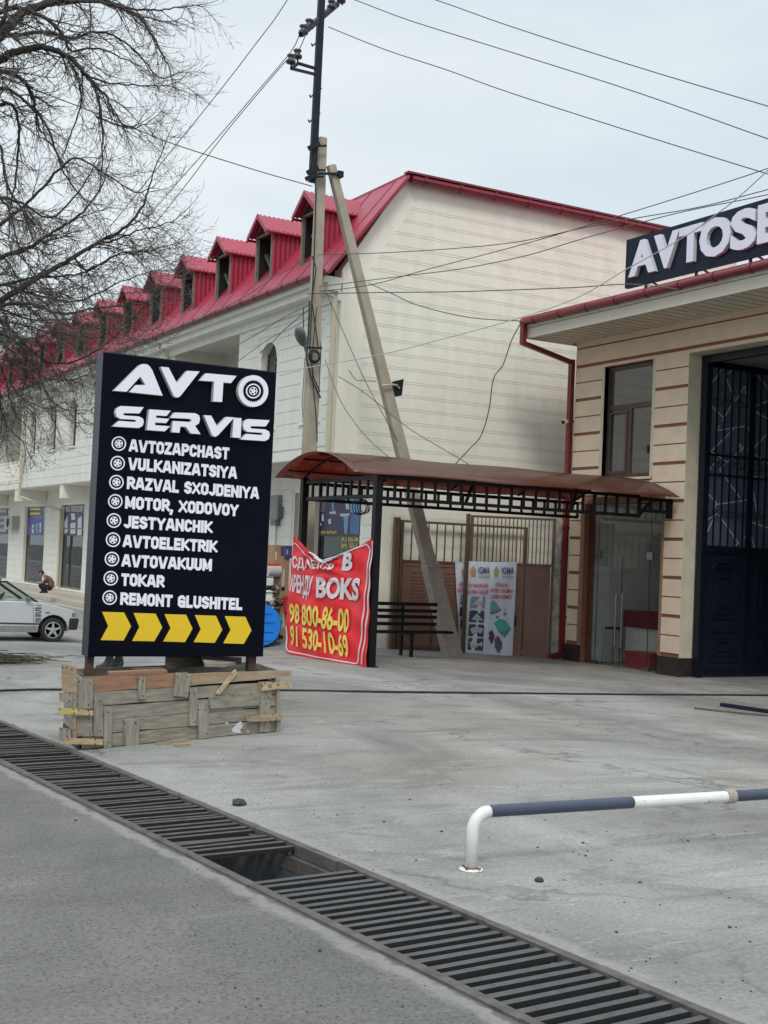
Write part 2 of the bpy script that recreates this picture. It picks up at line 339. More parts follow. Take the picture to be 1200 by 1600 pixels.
def grate(label, s0, n, pitch, m, wob, wd):
    t = thing('drain_grate', label, 'drain grate', DP(s0, .32), 'grates lying in the drain channel')
    for i in range(n):
        s = s0 + i * pitch + random.uniform(-wob, wob); s2 = s + random.uniform(-wob, wob) * 1.3; z = random.uniform(-.008, .003) * (wob / .008)
        if wob > .008 and i % 11 == 6: s2 += .035 * (1 if i % 2 else -1); z -= .012
        mb = MB(); h = wd / 2 * random.uniform(.85, 1.1)
        mb.hexa([DP(s - h, .004, z - .022), DP(s + h, .004, z - .022), DP(s2 + h, .646, z - .022), DP(s2 - h, .646, z - .022)],
                [DP(s - h, .004, z + .004), DP(s + h, .004, z + .004), DP(s2 + h, .646, z + .004), DP(s2 - h, .646, z + .004)])
        mb.mi = [0, 1, 0, 0, 0, 0]; mb.build('grate_bar', [SIDE_SHADE, m], t)
    for w_ in (.03, .62):
        mb = MB(); mb.hexa([DP(s0 - .03, w_ - .012, -.045), DP(s0 + (n - 1) * pitch + .03, w_ - .012, -.045), DP(s0 + (n - 1) * pitch + .03, w_ + .012, -.055), DP(s0 - .03, w_ + .012, -.055)],
             [DP(s0 - .03, w_ - .012, -.023), DP(s0 + (n - 1) * pitch + .03, w_ - .012, -.023), DP(s0 + (n - 1) * pitch + .03, w_ + .012, -.023), DP(s0 - .03, w_ + .012, -.023)])
        mb.build('side_rail', m, t)
    return t
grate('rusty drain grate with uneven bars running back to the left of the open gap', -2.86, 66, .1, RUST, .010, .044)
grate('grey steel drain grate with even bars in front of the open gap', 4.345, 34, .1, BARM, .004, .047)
# ------------------------------------------------------------------ building materials
CREAM = mat('cream_plaster', (.78, .755, .66), .85, 0, .075, 1.8, .25, 90, stretch=(1.6, 1.6, .45))
CREAMD = mat('cream_groove', (.52, .49, .40), .9, 0, .08, 3)
WHITEP = mat('white_plaster', (.72, .715, .655), .85, 0, .07, 1.6, .25, 90, stretch=(1.6, 1.6, .45))
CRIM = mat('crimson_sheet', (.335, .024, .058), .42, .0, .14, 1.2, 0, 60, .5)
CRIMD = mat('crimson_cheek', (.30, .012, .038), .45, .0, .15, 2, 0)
GUT = mat('crimson_gutter', (.17, .017, .028), .38, 0, .15, 3)
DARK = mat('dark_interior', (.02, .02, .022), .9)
WOODG = mat('weathered_frame', (.17, .15, .125), .8, 0, .3, 7)
PIPEC = mat('cream_pipe', (.55, .50, .36), .5, 0, .1, 3)
BRN = mat('brown_frame', (.062, .036, .030), .45, 0, .2, 5)
PANE = mat('dark_pane', (.035, .04, .045), .04, 0, .3, 1.5, 0, 60, 1.0)
PINK = mat('pink_cladding', (.69, .56, .425), .85, 0, .08, 2.2, .35, 80)
PINKG = mat('brown_groove', (.235, .088, .055), .8, 0, .15, 6)
REVEAL = mat('reveal_plaster', (.56, .51, .39), .85, 0, .15, 3, .2, 50)
TILE = mat('dark_plinth', (.035, .026, .024), .25, 0, .25, 5)
NAVY = mat('navy_steel', (.006, .0085, .017), .4, 0, .25, 4, 0, 60, .3)
def intervals(u0, u1, cuts):
    iv = [(u0, u1)]
    for a, b in cuts:
        o = []
        for p, q in iv:
            if b <= p or a >= q: o.append((p, q)); continue
            if a > p: o.append((p, a))
            if b < q: o.append((b, q))
        iv = o
    return [(p, q) for p, q in iv if q - p > .015]
def pbox(mb, axis, c0, c1, u0, u1, z0, z1):
    if axis == 'X': mb.box(min(c0, c1), max(c0, c1), u0, u1, z0, z1)
    else: mb.box(u0, u1, min(c0, c1), max(c0, c1), z0, z1)
def wall_open(mb, axis, c0, c1, u0, u1, z0, z1, ops):
    zs = sorted({z0, z1} | {z for o in ops for z in o[2:4] if z0 < z < z1})
    for a, b in zip(zs, zs[1:]):
        for p, q in intervals(u0, u1, [(o[0], o[1]) for o in ops if o[2] < b - 1e-6 and o[3] > a + 1e-6]): pbox(mb, axis, c0, c1, p, q, a, b)
def slabs(mb, axis, c0, c1, u0, u1, z0, z1, rh, gap, ops, joints=None):
    z = z0
    while z < z1 - .05:
        za, zb = z, min(z + rh - gap, z1); zs = sorted({za, zb} | {e for o in ops for e in o[2:4] if za < e < zb})
        for a, b in zip(zs, zs[1:]):
            if b - a < .01: continue
            for p, q in intervals(u0, u1, [(o[0], o[1]) for o in ops if o[2] < b - 1e-6 and o[3] > a + 1e-6] + [(j - gap / 2, j + gap / 2) for j in (joints or [])]): pbox(mb, axis, c0, c1, p, q, a, b)
        z += rh
def arch_fill(mb, x0, x1, ya, yb, zs, zt, out=None):   # spandrels of a round arch in a wall facing -X
    n = 10; cy = (ya + yb) / 2; r = (yb - ya) / 2; h = zt - zs
    for sgn in (-1, 1):
        pts = [(cy + sgn * r * math.cos(a), zs + h * math.sin(a)) for a in lin(0, math.pi / 2, n)]
        for p, q in zip(pts, pts[1:]):
            e = cy + sgn * r
            poly = [(p[0], p[1]), (q[0], q[1]), (q[0], zt + .001), (p[0], zt + .001)]
            a = [(x0, y, z) for y, z in poly]; b = [(x1, y, z) for y, z in poly]; mb.hexa(a, b)
# ------------------------------------------------------------------ left building (crimson mansard, cream walls)
XU, XG, YS, YE = 12.48, 13.72, 24.6, 76.0
ZO, ZE, ZT = 3.93, 7.78, 10.22
lb = thing('corner_building', 'long cream two storey building with crimson mansard roof and a row of dormers', 'building', (XU, YS, -.3))
ops_up = [(27.82, 28.75, 4.75, 6.85), (25.45, 26.3, 4.75, 6.85), (30.2, 34.95, 4.95, 7.5), (44.85, 45.7, 5.24, 6.98), (47.55, 48.4, 5.24, 6.98), (50.55, 51.4, 5.24, 6.98), (52.9, 58.2, 4.15, 7.4), (60, 60.9, 5.24, 6.98), (63, 63.9, 5.24, 6.98), (66, 66.9, 5.24, 6.98)]
mb = MB(); wall_open(mb, 'X', XU, XU + .3, YS + .3, YE, ZO, ZE, ops_up)
for o in ops_up:
    if o[1] - o[0] < 2: arch_fill(mb, XU - .016, XU + .3, o[0], o[1], o[3] - .42, o[3])
mb.box(XU + .01, XG + .3, YS + .3, YE, ZO - .02, ZO + .12)
for o in ops_up:
    if o[1] - o[0] > 2: mb.box(XU + 1.6, XU + 1.75, o[0] - .3, o[1] + .3, o[2] - .2, o[3] + .3); mb.box(XU + .3, XU + 1.6, o[0] - .2, o[0], o[2] - .1, o[3] + .2); mb.box(XU + .3, XU + 1.6, o[1], o[1] + .2, o[2] - .1, o[3] + .2); mb.box(XU + .3, XU + 1.6, o[0], o[1], o[3], o[3] + .1); mb.box(XU + .3, XU + 1.6, o[0], o[1], o[2] - .15, o[2] - .01)
mb.build('upper_wall', WHITEP, lb)
marg = [(o[0] - .14, o[1] + .14, o[2] - (.12 if o[1] - o[0] < 2 else .6), o[3] + .16) for o in ops_up]
mb = MB(); slabs(mb, 'X', XU - .018, XU, YS + .42, 29.7, ZO + .25, ZE - .3, .3, .014, marg, [27.2, 29.2])
mb.build('wall_panels', WHITEP, lb); mb = MB(); slabs(mb, 'X', XU - .018, XU, 35.4, 52.2, ZO + .02, ZE - .3, .3, .014, marg, [37, 38.6, 40.2, 41.8, 43.4, 44.7, 46.3, 47.2, 48.9, 50.0]); mb.build('wall_panels', WHITEP, lb); mb = MB(); slabs(mb, 'X', XU - .018, XU, 58.6, YE, ZO + .02, ZE - .3, .3, .014, marg, [59.7, 61.6, 64.8])
mb.build('wall_panels', WHITEP, lb)
# side (gable) wall
mb = MB(); prof = [(XG, -.9), (24, -.9), (24, ZT), (13.95, ZT), (XU, 7.98), (XU, ZO), (XG, ZO)]
mb.prism([(x, YS, z) for x, z in prof], (0, .3, 0)); mb.build('side_wall', CREAM, lb)
mb = MB(); z = -.3
def slope_x(z): return 12.48 + max(0, (z - 7.98)) * (13.95 - 12.48) / (ZT - 7.98)
while z < 9.86:
    for (a, b) in ((z, z + .238), (z + .250, z + .289)):
        if b > 9.9: continue
        ul = max(13.06 if a > 3.9 else 13.95, slope_x(a) + .58); ul2 = max(13.06 if a > 3.9 else 13.95, slope_x(b) + .58)
        mb.hexa([(ul, YS - .009, a), (20.0, YS - .009, a), (20.0, YS, a), (ul, YS, a)], [(ul2, YS - .009, b), (20.0, YS - .009, b), (20.0, YS, b), (ul2, YS, b)])
    z += .301
mb.box(20.03, 24, YS - .009, YS, -.3, 9.80); mb.box(XU + .02, 13.03, YS - .009, YS, 4.0, 7.95)
mb.build('side_panels', CREAM, lb)
# ground floor
P1 = PX(460, 800, XG).y; P2 = PX(478, 800, XG).y; P3 = PX(492, 800, XG).y; P4 = PX(564, 800, XG).y
shop_ops = [(P4, P3, -.25, 3.2), (P2, P1, -.25, 3.3), (36.2, 38.6, .02, 3.3), (40.8, 43.4, .02, 3.3), (44.0, 46.9, .02, 3.32), (47.9, 51.0, .02, 3.3), (53.6, 56.6, .02, 3.3), (58, 61, .02, 3.3)]
PIER_Y = (46.3, 51.7, 57.2)
shop_ops = [(P4, P3, -.25, 3.2), (P2, P1, -.25, 3.3), (36.2, 38.6, .02, 3.3), (40.0, 42.6, .02, 3.3)]
for (pa, pb) in ((92.5, 129), (36, 68), (-25, 12)):
    shop_ops.append((PX(pb, 860, XG).y, PX(pa, 860, XG).y, .02, 3.3))
mb = MB(); wall_open(mb, 'X', XG, XG + .3, YS + .3, YE, -.9, ZO - .02, shop_ops); mb.build('ground_floor_wall', CREAM, lb)
mb = MB(); mb.box(XG + 2.4, XG + 2.5, YS + .3, YE, -.9, ZO - .03); mb.box(XG + .3, XG + 2.4, YS + .3, YE, -.05, .0)
for y in (43.0, 49.7, 56.4, 36.3, 29.6): mb.box(XG + .3, XG + 2.4, y, y + .12, -.04, ZO - .03)
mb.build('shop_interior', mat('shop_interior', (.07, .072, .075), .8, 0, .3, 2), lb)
mb = MB(); slabs(mb, 'X', XG - .018, XG, YS + .02, YE, -.2, 3.5, .3, .014, [(o[0] - .1, o[1] + .1, -1, o[3] + .1) for o in shop_ops]); mb.build('ground_floor_panels', WHITEP, lb)
for k in range(7):
    y = PX(97, 775, XU).y - 6.9 * 2 + 6.9 * k
    mb = MB(); mb.box(XU + .02, XG - .02, y, y + .45, ZO - .5, ZO - .022); mb.build('overhang_beam', WHITEP, lb)
# roof: mansard slope, flat top, soffit, gutter, verge
mb = MB(); x0, z0, x1, z1 = 12.02, 7.86, 13.9, 10.28
for a, b in ((YS - .16, YE),):
    mb.hexa([(x0, a, z0), (x1, a, z1), (x1 + .1, a, z1 - .04), (x0 + .1, a, z0 - .04)], [(x0, b, z0), (x1, b, z1), (x1 + .1, b, z1 - .04), (x0 + .1, b, z0 - .04)])
mb.box(x1 - .02, 24, YS - .16, YE, 10.24, 10.31); y = YS + .3
while y < YE:                                # standing seams
    mb.bar((x0 + .02, y, z0 + .03), (x1, y, z1 + .008), .02, .02, (0, 1, 0)); y += 1.15
mb.build('roof', CRIM, lb)
mb = MB(); mb.box(12.05, XU, YS + .0, YE, 7.66, 7.80); mb.box(12.16, XU + .1, YS, YE, 7.5, 7.66); mb.box(XU - .07, XU, YS, YE, 7.3, 7.5); mb.build('eaves_cornice', WHITEP, lb)
mb = MB(); mb.tube([(11.97, YS - .1, 7.84), (11.97, YE, 7.84)], .075, 10); y = YS + .3
while y < YE: mb.tube([(11.965, y - .02, 7.84), (11.965, y + .02, 7.84)], .083, 10); y += .8
mb.build('front_gutter', GUT, lb, smooth=False)
mb = MB(); mb.tube([(14.0, YS - .2, 10.20), (24, YS - .2, 10.24)], .09, 10); mb.box(13.86, 24, YS - .28, YS - .1, 10.30, 10.345); x = 14.3
while x < 24: mb.tube([(x, YS - .2, 10.21), (x + .05, YS - .2, 10.21)], .108, 10); x += .95
mb.build('side_gutter', GUT, lb)
mb = MB(); mb.bar((12.0, YS - .19, 7.80), (13.9, YS - .19, 10.24), .05, .17, (0, 1, 0)); mb.build('verge_trim', CRIM, lb)
# dormers
def corr(mb, y, xs, zlo, zhi, n, sgn):           # corrugated cheek in plane Y=y; zlo(x) follows the roof
    pts = []
    for i in range(n * 4 + 1):
        x = xs[0] + (xs[1] - xs[0]) * i / (n * 4); pts.append((x, y + sgn * (.018 if i % 4 in (1, 2) else 0)))
    for (xa, ya), (xb, yb) in zip(pts, pts[1:]):
        za, zb = zlo(xa), zlo(xb)
        if za >= zhi: continue
        mb.quad((xa, ya, za), (xb, yb, min(zb, zhi)), (xb, yb, zhi), (xa, ya, zhi))
def slope_z(x): return z0 + (x - x0) * (z1 - z0) / (x1 - x0)
DW, DZB, DZE, DZA, DXF = .50, 8.44, 9.62, 10.04, slope_z(0)
DXF = x0 + (DZB - z0) * (x1 - x0) / (z1 - z0)
def local(mb_, name, m, parent):
    me = bpy.data.meshes.new(name); me.from_pydata([(x - XU, y, z + .3) for x, y, z in mb_.v], [], mb_.f); me.materials.append(m); me.update()
    o = bpy.data.objects.new(name, me); COL.objects.link(o); o.parent = parent; WL[o.name] = Vector((XU, 0, -.3)); return o
mb = MB(); f = DXF - .02
for sgn in (-1, 1): mb.box(f, f + .07, sgn * DW - .045 * (1 + sgn) / 2 * 2 + (0.0 if sgn > 0 else 0), sgn * DW + .045 * (1 - sgn) / 2 * 2 + .0, DZB - .05, DZE)
mb.box(f, f + .07, -DW, DW, DZE - .06, DZE - .01); mb.box(f + .002, f + .072, -DW + .05, DW - .05, DZB - .06, DZB)
mb.bar((f + .2, -DW + .1, DZB), (f + .25, DW - .1, DZB + .75), .06, .09, (1, 0, 0)); mb.bar((f + .5, .2, DZB - .1), (f + .5, .2, DZE), .06, .06); mb.bar((f + .5, -.2, DZB - .1), (f + .5, -.2, DZE), .06, .06)
dm0 = local(mb, 'dormer', WOODG, lb)
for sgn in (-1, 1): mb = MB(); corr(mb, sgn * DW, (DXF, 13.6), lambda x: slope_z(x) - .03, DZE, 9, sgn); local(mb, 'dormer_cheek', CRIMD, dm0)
mb = MB()
for sgn in (-1, 1):
    n = 14; ya, za = sgn * (DW + .10), DZE - .06; yb, zb = 0, DZA
    for i in range(n * 2):
        xa = DXF - .22 + (14.0 - DXF + .22) * i / (2 * n); xb = DXF - .22 + (14.0 - DXF + .22) * (i + 1) / (2 * n); h = .03 if i % 2 else 0; h2 = .03 if i % 2 == 0 else 0
        mb.quad((xa, ya, za + h), (xb, ya, za + h2), (xb, yb, zb + h2), (xa, yb, zb + h))
    mb.hexa([(DXF - .24, ya, za - .1), (DXF - .2, ya, za - .1), (DXF - .2, yb, zb - .1), (DXF - .24, yb, zb - .1)], [(DXF - .24, ya, za + .02), (DXF - .2, ya, za + .02), (DXF - .2, yb, zb + .03), (DXF - .24, yb, zb + .03)])
    mb.tube([(DXF - .22, ya + sgn * .01, za - .03), (13.7, ya + sgn * .01, za - .03)], .035, 6)
local(mb, 'dormer_roof', CRIM, dm0)
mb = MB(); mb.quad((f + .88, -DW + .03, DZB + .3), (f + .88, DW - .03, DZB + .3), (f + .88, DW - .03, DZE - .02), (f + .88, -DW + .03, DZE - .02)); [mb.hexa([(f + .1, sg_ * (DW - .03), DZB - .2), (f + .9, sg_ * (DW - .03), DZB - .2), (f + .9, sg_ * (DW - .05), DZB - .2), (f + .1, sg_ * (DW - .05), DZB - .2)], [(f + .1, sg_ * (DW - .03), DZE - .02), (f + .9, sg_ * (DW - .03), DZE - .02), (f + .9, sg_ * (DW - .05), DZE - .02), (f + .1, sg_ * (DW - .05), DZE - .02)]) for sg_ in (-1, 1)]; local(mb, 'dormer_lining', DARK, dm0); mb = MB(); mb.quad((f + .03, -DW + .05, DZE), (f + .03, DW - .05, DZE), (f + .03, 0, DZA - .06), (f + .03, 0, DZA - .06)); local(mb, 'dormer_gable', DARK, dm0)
DY = [26.2 + 2.66 * k for k in range(19)]
for i, y in enumerate(DY):
    o = dm0 if i == 0 else dup_tree(dm0, lb); o.location = (0, y - YS + random.uniform(-.05, .05), random.uniform(-.015, .015)); o.rotation_euler = (0, 0, R(random.uniform(-.6, .6)))
# windows of the upper floor
for o in ops_up:
    mb = MB(); a, b, c, d = o
    if b - a < 2:
        x = XU + .16
        for p, q in ((a, a + .06), (b - .06, b), ((a + b) / 2 - .03, (a + b) / 2 + .03)): mb.box(x, x + .06, p, q, c, d)
        mb.box(x + .003, x + .063, a, b, c, c + .06); mb.box(x + .003, x + .063, a, b, d - .5, d - .44)
        wf = mb.build('window', BRN, lb); mb = MB(); mb.box(x + .02, x + .03, a, b, c, d); mb.build('pane', PANE, wf)
        mb = MB(); mb.box(XU - .06, XU + .15, a - .08, b + .08, c - .05, c); mb.build('sill', CREAM, wf)
    else:
        ym = a + (b - a) * .62; mb.box(XU + 1.55, XU + 1.595, ym, ym + 1.5, c + .5, d - .55); wf = mb.build('window', WHITEP, lb); mb = MB(); mb.box(XU + 1.54, XU + 1.555, ym + .1, ym + 1.4, c + .6, d - .65); mb.build('pane', PANE, wf)
        mb = MB(); mb.box(XU + .02, XU + .07, a, b, c + .88, c + .94); mb.box(XU + .02, XU + .07, a, b, c + .05, c + .11); mb.box(XU + .035, XU + .055, a, b, c + .14, c + .86)
        y = a
        while y < b: mb.box(XU + .018, XU + .072, y, y + .06, c, c + .88); y += 1.05
        mb.build('balcony_rail', CREAM, lb)
# shopfront glazing
SHOP = glass_mat('shop_glass', (.34, .37, .38)); ALU = mat('shop_frame', (.16, .15, .14), .4, .3, .1)
for i, o in enumerate(shop_ops):
    a, b, c, d = o; mb = MB(); x = XG + .12
    for p, q in ((a, a + .06), (b - .06, b)): mb.box(x, x + .06, p, q, c, d)
    mb.box(x + .003, x + .057, a, b, c, c + .08); mb.box(x + .003, x + .057, a, b, d - .06, d); mb.box(x + .003, x + .057, a, b, d - .95, d - .9)
    wf = mb.build('shop_window', BRN if i < 2 else ALU, lb); mb = MB(); mb.box(x + .025, x + .033, a, b, c, d); mb.build('pane', SHOP, wf)
GOODS = [mat('goods_a', (.5, .5, .48), .6), mat('goods_b', (.05, .09, .16), .6), mat('goods_c', (.12, .16, .15), .5), mat('goods_d', (.30, .20, .14), .6)]
for i, o in enumerate(shop_ops[4:]):
    for k in range(4):
        mb = MB(); mb.cur = 0; z = .1
        while z < 2.0:
            y = o[0] + .1
            while y < o[1] - .3:
                ww = random.uniform(.1, .35); hh = random.uniform(.12, .4)
                if random.random() < .3: mb.box(XG + 1.2, XG + 1.4 + random.random() * .2, y, y + ww, z, z + hh)
                y += ww + .06
            z += .45
        if k == 0:
            for zz_ in (.08, .53, .98, 1.43, 1.88): mb.box(XG + 1.15, XG + 1.6, o[0] + .05, o[1] - .05, zz_ - .03, zz_ - .005)
        tg = mb.build('shop_shelf_goods', GOODS[k], label=f'{["pale", "navy", "dark green", "brown"][k]} goods shelved inside the {["nearer shop window left of the black signboard", "middle shop window behind the crouching man", "far shop window at the left edge"][i]}', cat='shop goods', group='goods on shelves inside the shop windows')
# signs stuck on the shop windows
PB = mat('poster_navy', (.018, .018, .075), .4); PW = mat('poster_white', (.62, .64, .68), .45); PBL = mat('poster_blue', (.02, .05, .30), .4); PY_ = mat('poster_yellow', (.72, .62, .09), .5); PS = mat('poster_skyblue', (.15, .36, .62), .45); PR = mat('poster_red', (.55, .02, .04), .5)
NX = Vector((-1, 0, 0))
def winplane(px, py): return PX(px, py, XG + .138)
def sheet_on(pts, m, name, label, cat, plane=winplane, N=NX, parent=None, d0=.0, d1=.004, group=None):
    mb = MB(); poly_on(mb, pts, plane, N, d0, d1); return mb.build(name, m, parent, label=label, cat=cat, group=group)
po = sheet_on([(93, 787), (129, 785), (129, 838), (92, 837)], PB, 'window_poster', 'navy shop poster with white appliances on the window right of the crouching man', 'poster')
for pts in ([(94, 791), (110, 791), (110, 799), (94, 799)], [(112, 791), (129, 791), (129, 799), (112, 799)], [(95, 806), (99, 803), (99, 833), (93, 833)], [(101, 815), (106, 806), (106, 832), (101, 834)], [(111, 802), (117, 802), (118, 812), (112, 813)], [(110, 818), (118, 816), (118, 834), (110, 834)], [(122, 810), (128, 806), (128, 836), (121, 837)]):
    mb = MB(); poly_on(mb, pts, winplane, NX, .006, .008); mb.build('printed_shape', PW, po)
for s, q in (('MAGAZIN', [(95, 792), (110, 792), (110, 798), (95, 798)]), ('SANTEXNIKA', [(113, 792), (128, 792), (128, 798), (113, 798)])):
    mb = MB(); text_on(mb, s, q, winplane, NX, .010, .02); mb.build('lettering', PB, po)
po = sheet_on([(37, 808), (67, 808), (66, 836), (36, 836)], PBL, 'window_poster', 'bright blue poster on the window left of the crouching man', 'poster')
for pts, m in (([(40, 820), (45, 818), (45, 832), (40, 832)], PR), ([(50, 822), (53, 818), (53, 833), (50, 833)], PW), ([(56, 818), (60, 818), (59, 832), (56, 832)], PS), ([(62, 817), (65, 817), (64, 832), (62, 832)], PW)):
    mb = MB(); poly_on(mb, pts, winplane, NX, .006, .008); mb.build('printed_shape', m, po)
po = sheet_on([(38, 790), (67, 790), (67, 807), (38, 807)], PB, 'window_poster', 'dark navy strip poster with yellow lines above the bright blue poster', 'poster')
for y in (794, 801):
    mb = MB(); poly_on(mb, [(47, y), (63, y), (63, y + 3), (47, y + 3)], winplane, NX, .006, .008); mb.build('printed_shape', PY_, po)
po = sheet_on([(-24, 790), (12, 791), (12, 835), (-24, 835)], PB, 'window_poster', 'dark window sticker with pale lines at the left edge of the frame', 'poster')
for y in (796, 806, 815, 826):
    mb = MB(); poly_on(mb, [(-22, y), (10, y), (10, y + 5), (-22, y + 5)], winplane, NX, .006, .008); mb.build('printed_shape', mat('poster_grey', (.35, .33, .36), .5), po)
po = sheet_on([(492, 768), (565, 770), (564, 838), (491, 838)], PB, 'window_poster', 'large navy plumbing poster with taps and tanks under the bus shelter roof', 'poster')
SH = [([(500, 780), (506, 777), (511, 785), (508, 800), (502, 800)], mat('poster_dim', (.16, .13, .16), .5)), ([(503, 805), (506, 802), (507, 814), (503, 814)], PW), ([(498, 818), (501, 815), (503, 820), (500, 823)], PW), ([(519, 778), (522, 776), (522, 800), (519, 800)], PS), ([(515, 800), (524, 798), (526, 803), (516, 803)], PW), ([(540, 778), (545, 776), (546, 796), (541, 796)], PW),
      ([(531, 803), (547, 802), (546, 806), (533, 807)], PW), ([(537, 807), (545, 806), (544, 822), (542, 836), (539, 836), (538, 822)], PS), ([(547, 779), (562, 779), (562, 801), (548, 801)], PS), ([(549, 804), (563, 804), (561, 836), (547, 836)], mat('poster_mid', (.07, .19, .42), .5)), ([(513, 812), (517, 810), (518, 818), (514, 819)], PW), ([(530, 765), (545, 765), (545, 771), (530, 771)], PR)]
for pts, m in SH:
    mb = MB(); poly_on(mb, pts, winplane, NX, .006, .008); mb.build('printed_shape', m, po)
mb = MB(); text_on(mb, "Fazil aka do'koni", [(492, 828), (526, 828.5), (526, 834), (492, 833.5)], winplane, NX, .010, .02); mb.build('lettering', PY_, po)
for s, q in (('(91) 525-34-7', [(534, 840), (564, 840), (564, 846), (534, 846)]), ('(99) 225-1', [(534, 850), (558, 849), (558, 855), (534, 856)])):
    mb = MB(); text_on(mb, s, q, winplane, NX, .010, .02); mb.build('lettering', PY_, po)
mb = MB(); text_on(mb, 'XI', [(464, 764), (471, 764), (471, 776), (464, 776)], lambda a, b: PX(a, b, XG + .138), NX, .010, .02); mb.build('window_lettering', PY_, label='yellow letters XI on the narrow dark shop window behind the shelter post', cat='lettering')
mb = MB(); mb.box(XG + .05, XG + .10, P3 + .01, P2 - .01, -.2, 3.3); mb.build('door_jamb', mat('brown_jamb', (.20, .105, .075), .6), lb)
# downpipes
mb = MB(); mb.tube([(11.99, YS + .1, 7.78), (12.0, YS + .12, 7.55), (12.36, YS + .05, 7.35), (12.36, YS + .05, 4.0)], .06, 8); mb.build('downpipe', PIPEC, lb)
mb = MB(); yy = 52.2; mb.tube([(12.0, yy, 7.75), (12.36, yy, 7.3), (12.36, yy, 3.6), (XG - .1, yy - 1.6, 3.1), (XG - .1, yy - 1.7, 2.9), (XG - .1, yy - 1.7, .15), (XG - .3, yy - 1.7, .02)], .06, 8); mb.build('downpipe', PIPEC, lb)
mb = MB(); mb.tube([(12.0, 35.4, 7.75), (12.36, 35.3, 7.3), (12.36, 35.3, 3.9)], .06, 8); mb.build('downpipe', PIPEC, lb)
# raised tiled walkway with two steps in front of the shops
TILES = mat('walkway_tile', (.44, .40, .34), .75, 0, .12, 8)
mb = MB()
for x, zt in ((12.75, -.03), (12.35, -.19), (11.95, -.34)): mb.box(x, XG + .01 if x > 12.7 else x + .41, 35.0 + (12.75 - x), YE + (12.75 - x) * .01, -1.0, zt)
mb.build('walkway_steps', TILES, label=None, kind='structure')
mb = MB(); mb.box(XG - .34, XG - .02, PX(30, 822, XG).y - .1, PX(18, 822, XG).y, 2.3, 2.9); ac = mb.build('air_conditioner', mat('ac_grey', (.35, .34, .31), .5), label='grey air conditioner unit hanging between the two left shop windows', cat='air conditioner')
mb = MB(); yc = (PX(30, 822, XG).y + PX(18, 822, XG).y) / 2; mb.lathe((XG - .345, yc, 2.6), [(.2, 0), (.21, -.01), (.05, -.015)], (1, 0, 0)); mb.build('fan_grille', DARK, ac)
# ------------------------------------------------------------------ right building (auto repair hall)
XR, YC, ZS = 17.65, 22.95, 6.79
rb = thing('service_building', 'beige service building with brown stripes, wide eaves and an open navy garage gate', 'building', (XR, YC, -.32))
YEND = 6.0
GD = (19.93, 22.42, -.34, 3.15)     # glass shopfront
GW = (20.36, 21.93, 3.70, 6.13)     # window
GG = (14.2, 19.29, -.6, 6.12)       # garage gate opening
mb = MB(); wall_open(mb, 'X', XR, XR + .3, YEND, YC, -.8, 7.1, [GD, GW, GG]); mb.box(XR + .3, 21.2, YC - .3, YC, -.8, 7.1); mb.box(21.0, 21.2, 19.8, YC - .3, -.8, 7.1)
mb.build('wall', PINKG, rb)
bz = [5.87 - .385 * k for k in range(-2, 16)]
def clad_rows(u0, u1, zlo, zhi):
    out = []; b = [(z + (.035 if k % 2 else .013), z - (.035 if k % 2 else .013)) for k, z in enumerate(bz)]
    prev = zhi
    for up_, lo in b:
        if lo < zlo: break
        if up_ < prev: out.append((lo if False else up_, prev)); prev = lo
    if prev - zlo > .03: out.append((zlo, prev))
    return [(a, c) for a, c in out if c - a > .02]
mb = MB()
def clad(u0, u1, zlo, zhi):
    for a, c in clad_rows(u0, u1, zlo, zhi): mb.box(XR - .018, XR, u0, u1, a, c)
clad(22.55, YC - .005, .05, 6.2); clad(GG[1] + .0, 19.84, .05, 6.2); clad(19.84, 20.27, 3.35, 6.2); clad(22.02, 22.55, 3.35, 6.2)
clad(20.27, 22.02, 3.2, 3.62); clad(GG[0] - 3, GG[0], .05, 6.2); clad(YEND, GG[0] - 3, .05, 6.2)
for a, c in ((6.24 + .035, 6.625), (6.66, ZS)): mb.box(XR - .018, XR, YEND, YC - .005, a, c)
mb.box(XR - .0185, XR, GG[0], GG[1], 6.13, 6.205); mb.box(XR - .018, XR, 20.27, 22.02, 6.14, 6.205)
mb.build('cladding', PINK, rb)
mb = MB()
mb.box(XR - .017, XR + .32, GG[1] - .004, GG[1], .05, GG[3]); mb.box(XR - .016, XR + .32, GG[0], GG[0] + .004, .05, GG[3]); mb.box(XR - .015, XR + .32, GG[0], GG[1], GG[3] - .004, GG[3])
for y0, y1 in ((GW[0] - .09, GW[0]), (GW[1], GW[1] + .09)): mb.box(XR - .015, XR + .2, y0, y1, GW[2], GW[3] + .01)
mb.box(XR + .3, XR + .305, 13, 14.2, -.6, 7)
mb.build('reveal', REVEAL, rb)
for q in ((XR - .04, XR, 22.45, YC + .02, -.7, .05), (XR - .04, XR + .34, GG[1] - .03, 19.88, -.7, .05), (XR - .04, XR, YEND, GG[0], -.7, .05)): mb = MB(); mb.box(*q); mb.build('plinth', TILE, rb)
mb = MB(); mb.box(XR - .02, XR + .25, 22.43, 22.56, .04, 3.2); mb.box(XR - .02, XR + .2, 19.84, 19.92, .05, 3.2); mb.box(XR - .02, XR + .2, 19.92, 22.43, 3.16, 3.3); mb.build('shopfront_frame', mat('brown_reveal', (.27, .155, .10), .7, 0, .12, 4), rb)
